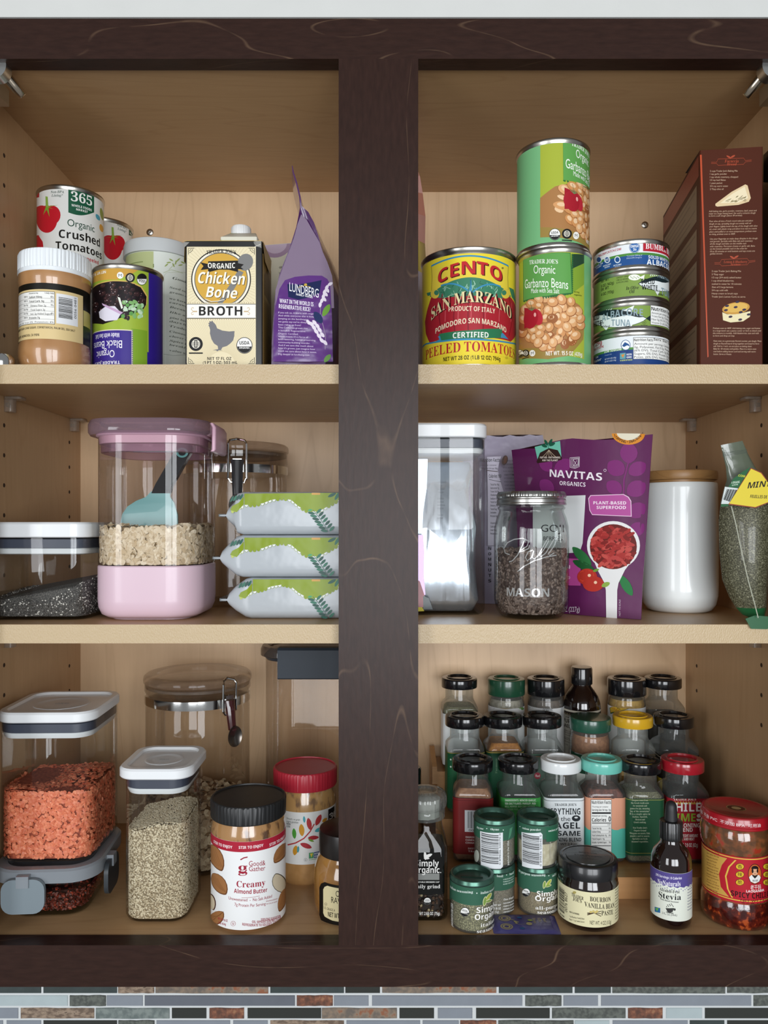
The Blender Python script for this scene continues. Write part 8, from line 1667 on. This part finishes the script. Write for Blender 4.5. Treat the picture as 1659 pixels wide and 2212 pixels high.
s.P([(794, 915), (836, 925), (836, 962), (794, 952)], '2E6A9A', 4); s.P([(798, 925), (812, 950), (824, 925)], '6AB04C', 5); s.T('2 FL. OZ (59mL)', 850, 964, 974, 16, '4A4C4E', '', 4, slope=-4)
for k in range(12): s.T('liquid extract blend', 1044, 1075, 690+k*22, 10, '6A6C8E', '', 4)
s.to('label', t)

# ---- chili crisp
yc = .0565; x = X(1598, yc-.008); R = .0342; x = min(x, XR-R*1.06-.0006); am = atan2(x, yc+D0); t = thing('chili_crisp_jar', 'jar of spicy chili crisp with red lid, at the lower right corner', 'jar', (x, yc, ZF), -am)
chili = speckle('3A0F0A', '5E1C10', 170, .42, .58, .12, 1.0, c3='A84A20'); chil2 = speckle('5A3A22', '7E4A2A', 120, .4, .58, .12, 1.0, c3='9A3420')
mb = MB(); mb.lathe([(.0004, .001), (R*.8, 0), (R*.94, .002), (R*.99, .008), (R*.98, .022), (R*.94, .027)], chili, 64); part('lower_body', mb, t, angle=60)
mb = MB(); mb.lathe([(R*.94, .027), (R*.94, .074), (R*.99, .078), (R*1.01, .084), (R*1.0, .092), (R*.94, .099), (R*.88, .102), (R*.88, .106)], chil2, 64); part('upper_body', mb, t, angle=60)
hl = Z(1770, yc-R)-ZF
mb = MB(); mb.lathe([(R*.9, hl-.0125), (R*.985, hl-.0125), (R*1.01, hl-.0115), (R*1.01, hl-.0102), (R*.985, hl-.0092), (R*.985, hl-.0032), (R*.95, hl-.0008), (R*.88, hl), (R*.80, hl-.0006), (R*.76, hl-.0014), (.0004, hl-.0014)], pm('A01622', .25, coat=.4), 72); part('lid', mb, t, angle=40)
s = Sheet(PlaneMap((0, 0, hl-.00135), (1, 0, 0), (0, 1, 0), (0, 0, 0)), du=1)
for rx, ry, c, lv in ((.0095, .0080, 'A88A5A', 1), (.0085, .0072, '5A2A1A', 2), (.0045, .0040, 'B89A6A', 3)): s.uvpoly([(rx*cos(q), ry*sin(q)) for q in np.linspace(0, 2*pi, 24)[:-1]], c, lv)
s.to('lid_emblem', t)
s = Sheet(CylMap(x, yc, ZF, R*.99, -am), cN); vc = hl-.0062; cw = 'F2DCDC'
txt = '可用油盐酱  不含 PVC  不添加 BPA  可用油'; v, tr = glyphs(txt); k = .0040; u0 = -.062
s.raw(np.stack([u0+v[:, 0]*.0047, vc-.0016+v[:, 1]*k], 1), tr, cw, 3); s.to('lid_lettering', t)
s = Sheet(CylMap(x, yc, ZF, R*.955, -am), cN); s.sheet(-.09, .09, .0285, .0735, 'B01E2C')
s.uvpoly([(-.09, .0715), (.09, .0715), (.09, .0725), (-.09, .0725)], 'D8B24A', 2); s.uvpoly([(-.09, .0305), (.09, .0305), (.09, .0315), (-.09, .0315)], 'D8B24A', 2)
ux = s.uv(1330, 700)[0]; s.uvpoly([(-.09, .0325), (ux+.004, .0325), (ux-.004, .040), (ux-.006, .052), (ux-.003, .062), (ux+.002, .0700), (-.09, .0700)], 'C49A4A', 3)
s.uvpoly([(ux+.006, .0325), (ux+.002, .040), (ux+.000, .052), (ux+.003, .062), (ux+.009, .0700), (ux+.0105, .0700), (ux+.0045, .062), (ux+.0015, .052), (ux+.0035, .040), (ux+.0075, .0325)], 'D8B24A', 3)
r2 = random.Random(6)
for k in range(15): s.T(('Ingredients: Soybean Oil, Chili', 'Onion, Soybeans, Salt, Sugar', 'Monosodium Glutamate', 'Prickly Ash Powder', 'Net Wt 7.41oz', 'Product of China')[k % 6], 1192, 1192+70+30*r2.random(), 500+k*22, 10, '5A2A14', '', 5, slope=-12)
for px, chs in ((1444, '香辣脆'), (1652, '油辣椒')):
    for k, c in enumerate(chs):
        yy = 608+k*60; s.E(px, yy, 33, 25, '3A1A10', 4); s.E(px, yy, 30, 22, 'D8B22C', 5); s.T(c, px-18, px+18, yy, 24, '2A1A10', '', 6)
s.E(1558, 665, 52, 78, '2A1A10', 4); s.E(1558, 665, 48, 73, 'C8622C', 5)
s.P([(1514, 690), (1530, 672), (1590, 672), (1602, 692), (1590, 722), (1558, 736), (1526, 722)], 'E4E4E0', 6); s.P([(1536, 676), (1558, 700), (1580, 676), (1572, 668), (1545, 668)], '22201E', 7)
s.E(1558, 646, 23, 30, 'D9AA86', 8); s.E(1558, 622, 27, 20, '1A1416', 9, a0=170, a1=370); s.E(1540, 640, 7, 18, '1A1416', 9); s.E(1577, 640, 6, 16, '1A1416', 9); s.E(1550, 646, 3, 2, '1A1416', 10, 8); s.E(1566, 646, 3, 2, '1A1416', 10, 8); s.LN([(1551, 662), (1565, 662)], 3, '9A3A34', 10); s.T('陶华碧', 1540, 1580, 716, 13, '3A3A38', '', 9)
s.T('老干妈', 1524, 1604, 768, 30, 'F0E4E0', 'sb', 5); s.T('LAOGANMA', 1492, 1628, 796, 18, 'F0E4E0', 'sb', 5)
s.T('SPICY CHILI CRISP', 1376, 1730, 834, 40, '2A1210', 'sb', 5, slope=16); s.T('NET WT 7.41OZ (210g)', 1450, 1690, 872, 18, '4A1612', '', 5, slope=10); s.T('净含量: 7.41盎司 (210克)', 1452, 1700, 898, 18, '4A1612', '', 5, slope=10)
s.to('label', t)
